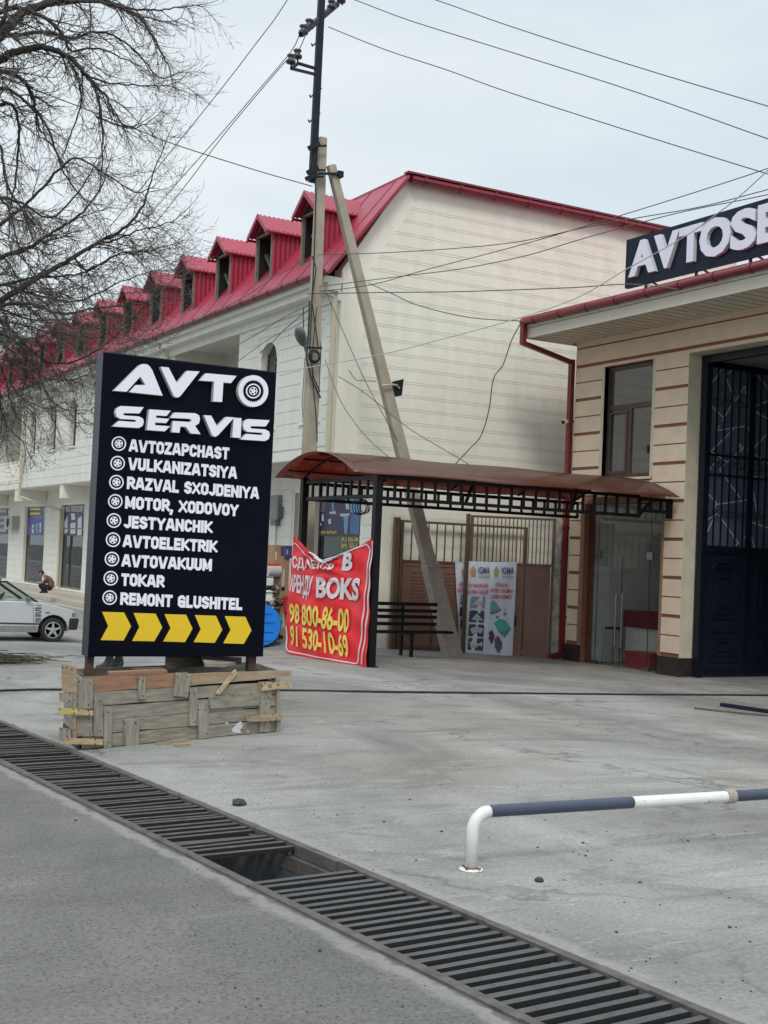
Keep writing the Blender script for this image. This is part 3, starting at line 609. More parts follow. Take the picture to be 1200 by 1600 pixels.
# interior rooms
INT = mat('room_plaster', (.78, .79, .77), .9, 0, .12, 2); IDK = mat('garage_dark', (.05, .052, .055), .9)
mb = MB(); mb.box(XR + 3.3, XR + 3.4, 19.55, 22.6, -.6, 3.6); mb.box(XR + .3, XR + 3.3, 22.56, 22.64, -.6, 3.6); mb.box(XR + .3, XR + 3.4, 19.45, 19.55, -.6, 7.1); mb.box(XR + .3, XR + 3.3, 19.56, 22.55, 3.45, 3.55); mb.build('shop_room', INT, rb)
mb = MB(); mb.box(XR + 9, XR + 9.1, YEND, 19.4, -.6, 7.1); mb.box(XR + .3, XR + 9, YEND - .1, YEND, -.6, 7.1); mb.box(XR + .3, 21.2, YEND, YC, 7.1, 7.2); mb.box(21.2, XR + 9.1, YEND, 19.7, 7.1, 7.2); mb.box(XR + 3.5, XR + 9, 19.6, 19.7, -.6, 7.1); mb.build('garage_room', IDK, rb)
mb = MB(); mb.box(XR + .02, XR + 9, YEND, 19.6, -.9, -.33); mb.box(XR + .02, 21.0, 19.6, YC - .3, -.9, -.33); mb.build('hall_floor', mat('hall_floor', (.12, .12, .115), .5, 0, .2, 3), rb)
# eaves: soffit boards, fascia, gutter
SOFF = mat('soffit_board', (.60, .55, .45), .7, 0, .06, 3); SGAP = mat('soffit_gap', (.035, .03, .025), .8)
mb = MB(); mb.box(16.45, XR + .1, YEND, YC + .2, 6.815, 6.86); mb.build('soffit_backing', SGAP, rb)
mb = MB(); y = YEND
while y < YC + .15: mb.box(16.47, XR - .02, y, y + .215, 6.785, 6.813); y += .27
mb.build('soffit_boards', SOFF, rb)
FAS = mat('fascia_cream', (.56, .53, .45), .6, 0, .06, 2)
mb = MB(); mb.box(16.40, 16.46, YEND, YC + .23, 6.77, 6.99); mb.box(16.37, 16.43, YEND, YC + .24, 7.0, 7.16); mb.box(16.4, XR + .3, YC + .2, YC + .26, 6.77, 7.15); mb.build('fascia', FAS, rb)
mb = MB(); mb.hexa([(16.3, YEND, 7.18), (21.4, YEND, 7.6), (21.4, YC + .3, 7.6), (16.3, YC + .3, 7.18)], [(16.3, YEND, 7.23), (21.4, YEND, 7.65), (21.4, YC + .3, 7.65), (16.3, YC + .3, 7.23)]); mb.box(21.4, 28, YEND, 19.7, 7.55, 7.65); mb.build('roof', CRIM, rb)
mb = MB(); mb.tube([(16.31, YEND, 7.13), (16.31, YC + .28, 7.13)], .078, 12); y = YEND + .2
while y < YC: mb.tube([(16.31, y, 7.13), (16.31, y + .05, 7.13)], .094, 12); y += .92
mb.build('gutter', GUT, rb)
RPIPE = mat('red_pipe', (.15, .012, .018), .35, 0, .12, 3)
mb = MB(); mb.bar((16.31, YC + .22, 7.1), (16.31, YC + .22, 6.62), .1, .12); mb.bar((16.31, YC + .22, 6.66), (XR - .06, YC + .12, 6.36), .1, .1); mb.bar((XR - .06, YC + .1, 6.42), (XR - .06, YC + .1, -.15), .1, .12); mb.bar((XR - .06, YC + .1, -.2), (XR - .3, YC + .1, -.26), .1, .12)
for z in (5.0, 2.6, .6): mb.box(XR - .13, XR + .01, YC + .03, YC + .17, z, z + .05)
mb.build('downpipe', RPIPE, rb)
for y in (21.4, 18.6, 15.4):
    mb = MB(); mb.lathe((17.05, y, 6.79), [(.1, 0), (.095, -.03), (.07, -.035)], n=16); mb.build('soffit_lamp', mat('lamp_white', (.6, .58, .52), .4), rb)
# window
x = XR + .1; mb = MB(); a, b, c, d = GW
mb.box(x, x + .08, a, a + .09, c, d); mb.box(x, x + .08, b - .09, b, c, d); mb.box(x + .002, x + .078, a + .09, b - .09, c, c + .09); mb.box(x + .002, x + .078, a + .09, b - .09, d - .09, d); mb.box(x + .002, x + .078, a + .09, b - .09, 5.18, 5.29)
ym = a + (b - a) * .52; mb.box(x + .001, x + .079, ym - .06, ym + .06, c + .09, 5.18); mb.box(x - .012, x + .004, ym + .06, ym + .12, c + .12, 5.15); mb.box(x - .012, x + .004, b - .15, b - .09, c + .12, 5.15); mb.box(x - .011, x + .004, ym + .06, b - .09, 5.09, 5.15); mb.box(x - .011, x + .004, ym + .06, b - .09, c + .1, c + .16)
wf = mb.build('window', BRN, rb); wg = mat('window_glass', (.075, .075, .078), .03, 0, .15, 1, 0, 60, 1.0)
mb = MB(); mb.box(x + .03, x + .045, a + .05, b - .05, c + .05, d - .05); mb.build('pane', wg, wf)
mb = MB(); mb.box(x - .05, x - .012, a + .14, a + .19, 4.2, 4.36); mb.build('handle', DARK, wf)
mb = MB(); mb.box(XR - .05, XR + .1, GW[0] - .05, GW[1] + .05, GW[2] - .05, GW[2]); mb.build('sill', PINK, wf)
# glass shopfront: side lights, transom, two door leaves with bar handles and patch fittings
DG = glass_mat('door_glass', (.90, .92, .91), 0, .01); CHR = mat('chrome', (.30, .30, .30), .25, 1, .05, 4); GEDGE = mat('glass_edge', (.02, .03, .03), .2)
a, b, c, d = GD; xg = XR + .12
dw = [PX(p, 950, XR).y for p in (1006, 963, 925)]
ent = []
def glass(name, y0, y1, z0_, z1_):
    mb = MB(); mb.box(xg, xg + .012, y0 + .006, y1 - .006, z0_, z1_); g_ = mb.build(name, DG, rb)
    mb = MB(); mb.box(xg - .001, xg + .013, y0, y0 + .0055, z0_, z1_); mb.box(xg - .001, xg + .013, y1 - .0055, y1, z0_, z1_); mb.build('glass_edge', GEDGE, g_); return g_
glass('side_light', a, dw[0], c, d); glass('side_light', dw[2], b, c, d); glass('transom_pane', dw[0], dw[2], 2.05, d)
for (p, q, s) in ((dw[0], dw[1], 1), (dw[1], dw[2], -1)):
    g_ = glass('glass_door', p, q, c + .02, 2.03); yh = (q - .1) if s == 1 else (p + .1)
    mb = MB(); mb.tube([(xg - .06, yh, .1), (xg - .06, yh, 1.25)], .02, 8)
    for z in (.25, 1.1): mb.tube([(xg - .06, yh, z), (xg, yh, z)], .012, 6)
    mb.build('door_handle', CHR, g_)
    ye = p if s == 1 else q
    for z in (1.97, c + .01): mb = MB(); mb.box(xg - .02, xg + .03, ye - .09, ye + .09, z, z + .16 if z > 0 else z + .09); mb.build('patch_fitting', CHR, g_)
# things inside the glazed shop
mb = MB(); mb.box(XR + .9, XR + 1.35, 20.35, 22.0, -.33, .5); cn = mb.build('shop_counter', mat('counter_reflection_pale', (.62, .63, .62), .5), label='counter standing behind the glass doors, its pale grey imitating a reflected car', cat='counter')  # pale tone painted to imitate the car reflected in the door glass
mb = MB(); mb.box(XR + .85, XR + 1.4, 20.3, 22.05, .5, .86); mb.build('counter_band', mat('dark_red', (.16, .012, .02), .5), cn)
mb = MB(); mb.box(XR + .35, XR + .75, 20.55, 21.35, -.33, .0); mb.box(XR + .33, XR + .77, 20.53, 21.37, -.03, .03); mb.build('red_crate', mat('crate_red', (.24, .02, .025), .5), label='low red crate on the floor just inside the glass doors', cat='crate')
st = thing('bar_stool', 'thin legged metal stool behind the left pane of the glass shopfront', 'stool', (XR + .5, 21.95, -.33))
for dx in (-.16, .16):
    for dy in (-.16, .16): mb = MB(); mb.tube([(XR + .5 + dx, 21.95 + dy, -.33), (XR + .5 + dx * .8, 21.95 + dy * .8, .44)], .013, 6); mb.build('leg', CHR, st)
mb = MB(); mb.lathe((XR + .5, 21.95, .44), [(.17, 0), (.18, .03), (.16, .05)], n=14); mb.build('seat', DARK, st)
# garage gate leaf swung inward along X
YG = 19.2; GX0, GX1 = 18.02, 20.62; GZ0, GZM, GZ1 = -.28, 2.22, 6.02
PANG = mat('leaf_panel', (.008, .013, .024), .34, 0, .25, 3, 0, 60, .4); MESHP = mat('gate_backing', (.085, .105, .145), .35, 0, .25, 2.5); LINE = mat('pale_line', (.48, .49, .52), .6)
gt = mb = MB()
for p, q in ((GX0, GX0 + .14), (GX1 - .12, GX1), ((GX0 + GX1) / 2 - .08, (GX0 + GX1) / 2 + .05)): mb.box(p, q, YG - .04, YG + .04, GZ0, GZ1)
for p, q in ((GZ0, GZ0 + .14), (GZM - .05, GZM + .09), (GZ1 - .12, GZ1)): mb.box(GX0 + .14, GX1 - .12, YG - .038, YG + .038, p, q)
gate = mb.build('garage_gate', NAVY, rb)
xm = (GX0 + GX1) / 2 - .015
for (p, q) in ((GX0 + .14, xm - .065), (xm + .065, GX1 - .12)):
    mb = MB(); mb.box(p, q, YG - .005, YG + .02, GZ0 + .14, GZM - .05)
    def ring(x0_, x1_, z0_, z1_, d0, w_):
        mb.box(x0_, x1_, YG - d0, YG - .005, z1_ - w_, z1_); mb.box(x0_, x1_, YG - d0, YG - .005, z0_, z0_ + w_); mb.box(x0_, x0_ + w_, YG - d0 + .001, YG - .005, z0_ + w_, z1_ - w_); mb.box(x1_ - w_, x1_, YG - d0 + .001, YG - .005, z0_ + w_, z1_ - w_)
    wq = q - p
    ring(p + .16, q - .16, .85, 1.92, .03, .035); ring(p + .24, q - .24, .95, 1.82, .024, .03); ring(p + .34, q - .34, 1.08, 1.7, .03, .03)
    ring(p + .16, q - .16, -.02, .62, .03, .035); ring(p + .27, q - .27, .1, .5, .024, .03); ring(p + .37, q - .37, .2, .4, .03, .025)
    cxp = (p + q) / 2; mb.tube([(cxp + (wq / 2 - .2) * math.cos(t), YG - .02, 1.86 + .13 * math.sin(t)) for t in lin(0, math.pi, 10)], .016, 6)
    mb.build('pressed_panel', PANG, gate)
    mb = MB(); mb.box(p, q, YG + .012, YG + .018, GZM + .09, GZ1 - .12); mb.build('backing_sheet', MESHP, gate)
mb = MB(); x = GX0 + .14 + .17
while x < GX1 - .14:
    mb.box(x - .012, x + .012, YG - .03, YG - .006, GZM + .09, GZ1 - .12); x += .2
for z in (3.72, 4.12): mb.box(GX0 + .14, GX1 - .12, YG - .034, YG - .006, z, z + .04)
for z in (3.94, 2.95, 5.2):
    for k in range(8):
        cx0 = GX0 + .3 + k * .29
        for sgn in (-1, 1): mb.tube([(cx0 + sgn * (.02 + .075 * (1 - math.cos(t)) * .7), YG - .035, z + .09 * math.sin(t) * (1 - t / 9)) for t in lin(0, 5.2, 12)], .008, 5)
mb.build('grille_bars', NAVY, gate)
LN = [[(1055, 60, 0), (0, 0, 0)]]
def gp(px, py): return PY(px, py, YG + .008)
lns = [[(390, 465), (520, 280)], [(660, 270), (550, 330), (640, 560)], [(640, 580), (735, 430), (742, 510)], [(385, 580), (535, 725)], [(525, 760), (610, 610)], [(730, 805), (480, 845), (500, 800)], [(640, 820), (420, 1040), (570, 1140), (720, 1010)], [(720, 1010), (665, 955), (710, 1040)], [(340, 1295), (480, 1110)], [(570, 1140), (500, 1205), (690, 1470)], [(340, 1380), (470, 1510), (460, 1560)], [(470, 1530), (820, 1480)], [(820, 1480), (850, 1600), (780, 1260), (948, 1300)], [(800, 280), (948, 450)], [(948, 570), (785, 640), (948, 740)], [(770, 810), (790, 1035), (948, 870)], [(760, 1020), (948, 1150)], [(800, 1210), (785, 1170)]]
low = [[(255, 130), (385, 60), (535, 275), (495, 310)], [(265, 290), (355, 85)], [(575, 240), (625, 200), (605, 110), (753, 165)], [(625, 200), (655, 320)], [(660, 0), (685, 125)]]
mb = MB()
for pl in lns:
    q = [(1040 + a_ / 5.925, 530 + b_ / 5.925) for a_, b_ in pl]
    for u_, v_ in zip(q, q[1:]): mb.bar(gp(*u_), gp(*v_), .022, .004, (0, 1, 0))
for pl in low:
    q = [(1040 + a_ / 4.706, 790 + b_ / 4.706) for a_, b_ in pl]
    for u_, v_ in zip(q, q[1:]): mb.bar(gp(*u_), gp(*v_), .022, .004, (0, 1, 0))
mb.build('pale_lines', LINE, gate)
mb = MB(); mb.box(XR + .3, XR + .42, GG[1] - .2, GG[1] - .06, -.5, 6.1); mb.box(XR + .301, XR + .419, GG[0], GG[1] - .2, 5.95, 6.1); mb.box(XR + .3, XR + .42, GG[0], GG[0] + .12, -.5, 5.94); mb.build('gate_frame', NAVY, rb)
mb = MB(); mb.tube([(GX0 + .02, YG - .08, .45), (GX0 + .02, YG - .08, .75)], .02, 6); mb.build('gate_handle', CHR, gate)
# camera on the downpipe
sc_ = thing('security_camera', 'small white security camera fixed to the dark red downpipe', 'camera', (XR - .1, YC + .08, 5.0))
mb = MB(); mb.tube([(XR - .1, YC + .12, 5.02), (XR - .35, YC - .05, 4.97)], .05, 10); mb.build('camera_body', mat('white_plastic', (.75, .75, .73), .35), sc_)
mb = MB(); mb.tube([(XR - .35, YC - .05, 4.97), (XR - .37, YC - .06, 4.965)], .042, 10); mb.build('lens', DARK, sc_)
# roof sign
LET = mat('acrylic_letter', (.74, .745, .87), .3, 0, .02, 2, 0, 60, .5); LETS = mat('letter_return', (.58, .60, .60), .35, 0, .04, 2)
RSB = mat('sign_navy', (.007, .015, .036), .3, 0, .2, 1.5, 0, 60, .2); XS = 16.72
rs = thing('roof_sign', 'long dark blue rooftop sign reading AVTOSERVIS in raised white letters above the red gutter', 'sign', (XS, 16, 7.2))
zt0, zt1 = 7.46, 8.44; yl = 20.23
mb = MB(); mb.box(XS, XS + .06, yl - 9.2, yl, zt0, zt1); mb.build('panel', RSB, rs)
mb = MB(); mb.box(XS - .002, XS + .062, yl - 9.2, yl - .02, zt1, zt1 + .012); mb.box(XS - .003, XS + .062, yl, yl + .02, zt0, zt1 + .012); mb.box(XS - .002, XS + .062, yl - 9.2, yl - .02, zt0 - .012, zt0); mb.build('edge_trim', NAVY, rs)
boxes = [('A', 983, 1025, 0), ('V', 1021, 1061, 0), ('T', 1060, 1097, 0), ('O', 1092, 1141, 0), ('S', 1140, 1181, 0), ('E', 1182, 1214, 0)]
ys_ = []
for ch, pa, pb, _ in boxes: ys_.append((ch, PX(pa, 400, XS - .08).y, PX(pb, 380, XS - .08).y))
yn = ys_[-1][2] - .1
for ch, wd in (('R', .68), ('V', .75), ('I', .24), ('S', .7)): ys_.append((ch, yn, yn - wd)); yn -= wd + .1
for ch, ya, yb in ys_:
    vs_, fs = text_geo(ch, .045); mb = MB(); lo = min(v[1] for v in vs_); hi = max(v[1] for v in vs_); ov = .02 if ch in 'OS' else 0
    P_ = [(XS - .085, ya + (yb - ya) * v[0], 7.635 - ov + (v[1] - lo) / (hi - lo) * (.70 + 2 * ov)) for v in vs_]
    mb.mesh(P_, fs); fr = mb.build('letter_face', LET, rs)
    mb = MB(); ec = {}
    for f_ in fs:
        for i in range(len(f_)):
            e_ = (f_[i], f_[(i + 1) % len(f_)]); ec[tuple(sorted(e_))] = ec.get(tuple(sorted(e_)), 0) + 1
    for (i, j), n_ in ec.items():
        if n_ == 1: p = P_[i]; q = P_[j]; mb.quad(p, q, (XS, q[1], q[2]), (XS, p[1], p[2]))
    mb.build('letter_return', LETS, rs)
for k, px in enumerate((1008, 1086, 1170)):
    y = PX(px, 430, XS).y; mb = MB(); mb.box(XS + .01, XS + .05, y - .025, y + .025, 7.2, zt0); mb.bar((XS + .03, y - .1, zt0 + .05), (XS + .75, y - .1, 7.28), .03, .03); mb.build('bracket', NAVY, rs)
# ------------------------------------------------------------------ black service signboard
SGN = mat('sign_black', (.0032, .0042, .0095), .35, 0, .2, 1.5, 0, 60, .06); SGE = mat('sign_side', (.028, .036, .05), .4, .2, .3, 2.5); POSTM = mat('rust_post', (.075, .05, .035), .7, .3, .3, 8)
WHT = mat('vinyl_white', (.80, .80, .89), .4, 0, .02, 3); YEL = mat('vinyl_yellow', (.74, .50, .012), .42, 0, .04, 3)
YF = 11.80; SX0, SX1, SZ0, SZ1 = 3.508, 5.29, .748, 3.608; NY = Vector((0, -1, 0))
sg = thing('signboard', 'tall black signboard listing car services in white above five yellow arrows', 'signboard', ((SX0 + SX1) / 2, YF + .1, 0))
mb = MB(); mb.box(SX0, SX1, YF, YF + .2, SZ0, SZ1); mb.build('panel', SGN, sg, bevel=.006)
mb = MB(); mb.box(SX0 - .004, SX0 - .0005, YF + .004, YF + .204, SZ0, SZ1 + .003); mb.box(SX1 + .0005, SX1 + .004, YF + .004, YF + .204, SZ0, SZ1 + .003); mb.box(SX0, SX1, YF + .003, YF + .203, SZ1 + .0005, SZ1 + .004); mb.box(SX0 - .003, SX1 + .003, YF - .002, YF + .02, SZ1 + .0045, SZ1 + .01); mb.build('casing', SGE, sg)
for xa, xb in ((3.52, 3.585), (5.165, 5.245)):
    mb = MB(); mb.box(xa, xb, YF + .06, YF + .14, -.02, SZ0 - .001); mb.build('post', POSTM, sg)
def sp(px, py): return PY(px, py, YF - .001)
PRO = .062
def lp(px, py): return PY(px, py, YF - PRO)
C3 = lambda pts: [(120 + x / 3.636, 540 + y / 3.636) for x, y in pts]
C4 = lambda pts: [(120 + x / 3.636, 780 + y / 3.636) for x, y in pts]
S_ = [(250, 343), (380, 350), (356, 385), (272, 383), (262, 389), (272, 397), (352, 402), (376, 414), (381, 434), (374, 456), (352, 468), (205, 459), (240, 427), (330, 434), (340, 428), (330, 421), (248, 416), (226, 403), (220, 380), (228, 355)]
def mono(pts): return C3(pts)
HEAD = [
 ('A', [[(210, 256), (345, 122), (362, 108), (378, 104), (398, 106), (414, 117), (428, 138), (488, 284), (297, 264), (334, 224), (391, 223), (361, 176), (283, 262)]]),
 ('V', [[(476, 120), (522, 124), (568, 213), (628, 143), (698, 147), (590, 285), (578, 294), (562, 294), (550, 284)]]),
 ('T', [[(735, 157), (908, 172), (876, 213), (833, 209), (826, 320), (775, 317), (780, 204), (697, 198)]]),
 ('S', [S_]), ('E', [[(412, 362), (534, 370), (510, 400), (452, 396), (450, 410), (526, 416), (508, 440), (446, 437), (444, 452), (530, 458), (500, 487), (398, 479)]]),
 ('R', [[(556, 380), (672, 384), (695, 396), (700, 418), (694, 442), (672, 456), (703, 503), (648, 499), (620, 462), (588, 460), (584, 495), (540, 492), (546, 428), (645, 434), (652, 425), (645, 416), (530, 410)]]),
 ('V', [[(722, 395), (764, 398), (797, 458), (850, 405), (895, 408), (804, 508), (788, 518), (770, 512)]]),
 ('I', [[(892, 410), (936, 412), (931, 525), (884, 521)]]),
 ('S', [[(930 + (x - 205) * .95, y + 74) for x, y in S_]])]
def tri_prism(mb, front, back):      # ngon front face and side returns
    n = len(front); mb.quad(*front)
    for i in range(n): j = (i + 1) % n; mb.quad(front[i], front[j], back[j], back[i])
for ch, polys in HEAD:
    for pts in polys:
        F_ = [lp(*q) for q in C3(pts)]; B_ = [Vector((v.x, YF - .001, v.z)) for v in F_]
        mb = MB(); mb.cur = 0; mb.quad(*F_); mb.cur = 1
        for i in range(len(F_)): j = (i + 1) % len(F_); mb.quad(F_[i], F_[j], B_[j], B_[i])
        mb.build('raised_letter', [WHT, LETS], sg)
def circ(px, py, rx, ry, y, n=40, a0=0): return [PY(px + rx * math.cos(a0 + 2 * math.pi * i / n), py + ry * math.sin(a0 + 2 * math.pi * i / n), y) for i in range(n)]
def ringf(mb, c, r0, r1, y, n=40):
    a = circ(c[0], c[1], r0[0], r0[1], y, n); b = circ(c[0], c[1], r1[0], r1[1], y, n)
    for i in range(n): j = (i + 1) % n; mb.quad(a[i], a[j], b[j], b[i])
def wheel(mb, c, r, y, spoke_w):      # ring, five spokes and hub, as flat raised vinyl
    ringf(mb, c, (r, r), (r * .82, r * .82), y); ringf(mb, c, (r * .24, r * .24), (r * .02, r * .02), y - .0006, 16)
    ringf(mb, c, (r * .56, r * .56), (r * .46, r * .46), y - .0003)
    for k in range(5):
        a = -math.pi / 2 + .25 + k * 2 * math.pi / 5
        p = lambda rr, da: PY(c[0] + r * rr * math.cos(a + da), c[1] + r * rr * math.sin(a + da), y - .001)
        mb.quad(p(.18, -.5), p(.5, -spoke_w), p(.5, spoke_w), p(.18, .5))
oc = C3([(1003, 258)])[0]; R0 = (85 / 3.636, 90 / 3.636)
mb = MB(); yf = YF - PRO; mb.cur = 0; ringf(mb, oc, R0, (.66 * R0[0], .64 * R0[1]), yf); mb.cur = 1
a = circ(oc[0], oc[1], R0[0], R0[1], yf); b = [Vector((v.x, YF - .001, v.z)) for v in a]
for i in range(40): j = (i + 1) % 40; mb.quad(a[i], a[j], b[j], b[i])
ol = mb.build('raised_letter', [WHT, LETS], sg, label='letter O drawn as a tyre with a five spoke wheel inside')
mb = MB(); ringf(mb, oc, (.66 * R0[0], .65 * R0[1]), (.02, .02), yf - .0015)
for k in range(30):
    a_ = 2 * math.pi * k / 30; u_ = [(oc[0] + R0[0] * f_ * math.cos(a_ + d_), oc[1] + R0[1] * f_ * math.sin(a_ + d_)) for f_, d_ in ((.64, -.06), (.7, -.05), (.7, .05), (.64, .06))]; mb.quad(*[PY(x, y, yf - .0018) for x, y in u_])
mb.build('tyre', SGN, ol)
mb = MB(); wheel(mb, oc, R0[1] * .47, yf - .0025, .22); mb.build('wheel', WHT, ol)
ROWS = [('AVTOZAPCHAST', 201.1, 705.5, 357.5, 718.2), ('VULKANIZATSIYA', 199.8, 734, 369.7, 748.5), ('RAZVAL SXOJDENIYA', 197.8, 764, 404, 780), ('MOTOR, XODOVOY', 195, 794.6, 371.6, 807), ('JESTYANCHIK', 193, 824.8, 331, 833.2), ('AVTOELEKTRIK', 191.5, 854.8, 338.6, 863.5), ('AVTOVAKUUM', 189.6, 885.3, 330.4, 892.4), ('TOKAR', 188.8, 915.3, 256, 918.2), ('REMONT GLUSHITEL', 187.4, 945, 378, 953.5)]
ICON = [(185.7, 693.2), (183.8, 723.7), (181.9, 753.4), (180.2, 783.4), (178, 813.3), (176.7, 843.3), (175, 873.5), (173.1, 903.5), (171.4, 933.7)]
for (s, xa, ya, xb, yb), ic in zip(ROWS, ICON):
    A_ = sp(xa, ya); B_ = sp(xb, yb); h = (sp(xa, ya - 19.6) - A_).z
    mb = MB(); sign_line(mb, s, 0, B_.x - A_.x, 0, B_.z - A_.z, h, A_, Vector((1, 0, 0)), Vector((0, 0, 1)), NY); mb.build('text_line', WHT, sg)
    mb = MB(); wheel(mb, ic, 11.4, YF - .003, .3); mb.build('wheel_icon', WHT, sg)
ARR = [[(143, 640), (268, 643), (308, 722), (265, 803), (135, 800), (178, 720)], [(322, 646), (447, 650), (485, 728), (440, 807), (314, 805), (355, 726)], [(498, 653), (620, 656), (657, 735), (614, 812), (490, 808), (532, 733)], [(670, 658), (790, 662), (826, 742), (783, 816), (664, 812), (704, 738)], [(840, 664), (957, 668), (992, 745), (948, 822), (832, 818), (873, 742)]]
for pts in ARR: mb = MB(); poly_on(mb, C4(pts), sp, NY, .0, .003); mb.build('arrow', YEL, sg)
# ------------------------------------------------------------------ formwork box round the sign foot
def woodm(n, c1, c2, vert=False): return mat(n, c1, .85, 0, .2, 3.2, .5, 40, .3, c2, (1.5, 1.5, 9) if not vert else (9, 9, 1.5))
WGREY = woodm('plank_grey', (.17, .152, .125), (.37, .335, .275)); WGREYV = woodm('batten_grey', (.18, .162, .135), (.39, .355, .295), True)
WBRN = woodm('plank_brown', (.23, .125, .075), (.36, .215, .135)); WTAN = woodm('plank_tan', (.28, .20, .13), (.44, .34, .235)); WLT = woodm('batten_light', (.40, .28, .16), (.58, .45, .29)); WDK = woodm('plank_dark', (.05, .045, .042), (.12, .11, .10)); WYEL = woodm('batten_yellow', (.45, .36, .10), (.60, .52, .20))
FP0 = Vector((3.24, 11.08, 0)); FU = Vector((5.45, 11.78, 0)) - FP0; FLEN = FU.length; FU.normalize(); FNn = Vector((FU.y, -FU.x, 0)); FB = -FNn
fw = thing('wooden_formwork', 'rough plank formwork box nailed with battens around the signboard foot', 'formwork', FP0 + FU * FLEN / 2 + FB * .35)
fn = Vector((-math.sin(0), -1, 0))
rj = lambda a: random.uniform(-a, a)
def fplank(name, s0, s1, za, zb, m, d0=0, th=.025, za2=None, zb2=None):
    za2 = za if za2 is None else za2; zb2 = zb if zb2 is None else zb2; n = 8; mb = MB()
    for i in range(n):          # slightly wavy edges
        pass
    P = lambda s, z, d: FP0 + FU * s + FNn * d + Vector((0, 0, z))
    lo = [(s0 + (s1 - s0) * i / n, za + (za2 - za) * i / n + rj(.004)) for i in range(n + 1)]; hi = [(s0 + (s1 - s0) * i / n, zb + (zb2 - zb) * i / n + rj(.004)) for i in range(n + 1)]
    for d_, flip in ((d0 + th, 0), (d0, 1)):
        for i in range(n):
            q = [P(*lo[i], d_), P(*lo[i + 1], d_), P(*hi[i + 1], d_), P(*hi[i], d_)]; mb.quad(*(reversed(q) if flip else q))
    edge = lo + hi[::-1]
    for i in range(len(edge)): j = (i + 1) % len(edge); mb.quad(P(*edge[i], d0), P(*edge[j], d0), P(*edge[j], d0 + th), P(*edge[i], d0 + th))
    return mb.build(name, m, fw)
hz = .125
for k, m in ((0, WGREY), (1, WGREY), (2, WGREY), (3, WGREY)): fplank('plank', .03 + rj(.02), FLEN + .0 + rj(.03), .004 + hz * k + .003, hz * (k + 1) - .003, m)
fplank('plank', .02, 1.16, hz * 4 + .003, .635, WBRN); fplank('plank', 1.14, FLEN + .16, hz * 4 + .01, .625, WTAN, .002, .03, .545, .61)
# left, right and back sides
_bl = PY(97, 1148, 11.9); FBS = (Vector((_bl.x, 11.9, 0)) - FP0) / .82
P = lambda s, b_, z: FP0 + FU * s + FBS * b_ + Vector((0, 0, z))
for k in range(5):
    for s in (.0, FLEN - .03):
        mb = MB(); z0_, z1_ = .004 + hz * k + .002, hz * (k + 1) - .003; e = rj(.02)
        mb.hexa([P(s, .002, z0_), P(s + .025, .002, z0_), P(s + .025, .8 + e, z0_), P(s, .8 + e, z0_)], [P(s, .002, z1_), P(s + .025, .002, z1_), P(s + .025, .8 + e, z1_), P(s, .8 + e, z1_)]); mb.build('plank', WGREY if k else WDK, fw)
    mb = MB(); z0_, z1_ = .004 + hz * k + .002, hz * (k + 1) - .003; mb.hexa([P(.03, .82, z0_), P(FLEN - .03, .82, z0_), P(FLEN - .03, .845, z0_), P(.03, .845, z0_)], [P(.03, .82, z1_), P(FLEN - .03, .82, z1_), P(FLEN - .03, .845, z1_), P(.03, .845, z1_)]); mb.build('plank', WGREY, fw)
mb = MB(); vv = []
gx, gy = 14, 6
for i in range(gx + 1):
    for j in range(gy + 1): vv.append(P(.03 + (FLEN - .07) * i / gx, .005 + .81 * j / gy, .53 + rj(.03)))
mb.mesh(vv, [(i * (gy + 1) + j, (i + 1) * (gy + 1) + j, (i + 1) * (gy + 1) + j + 1, i * (gy + 1) + j + 1) for i in range(gx) for j in range(gy)])
mb.build('fill', mat('wet_fill', (.06, .055, .05), .9, 0, .4, 12, .6, 30), fw)
Q2 = lambda pts: [(80 + x / 6, 1020 + y / 6) for x, y in pts]; Q3 = lambda pts: [(260 + x / 6, 1020 + y / 6) for x, y in pts]
def fbat(pts, m, d0, th=.022, name='batten'):
    pl = lambda a, b: PN(a, b, FP0 + FNn * d0, FNn)
    F_ = [pl(*q) for q in pts]; mb = MB(); mb.hexa([v for v in F_], [v + FNn * th for v in F_]); return mb.build(name, m, fw)
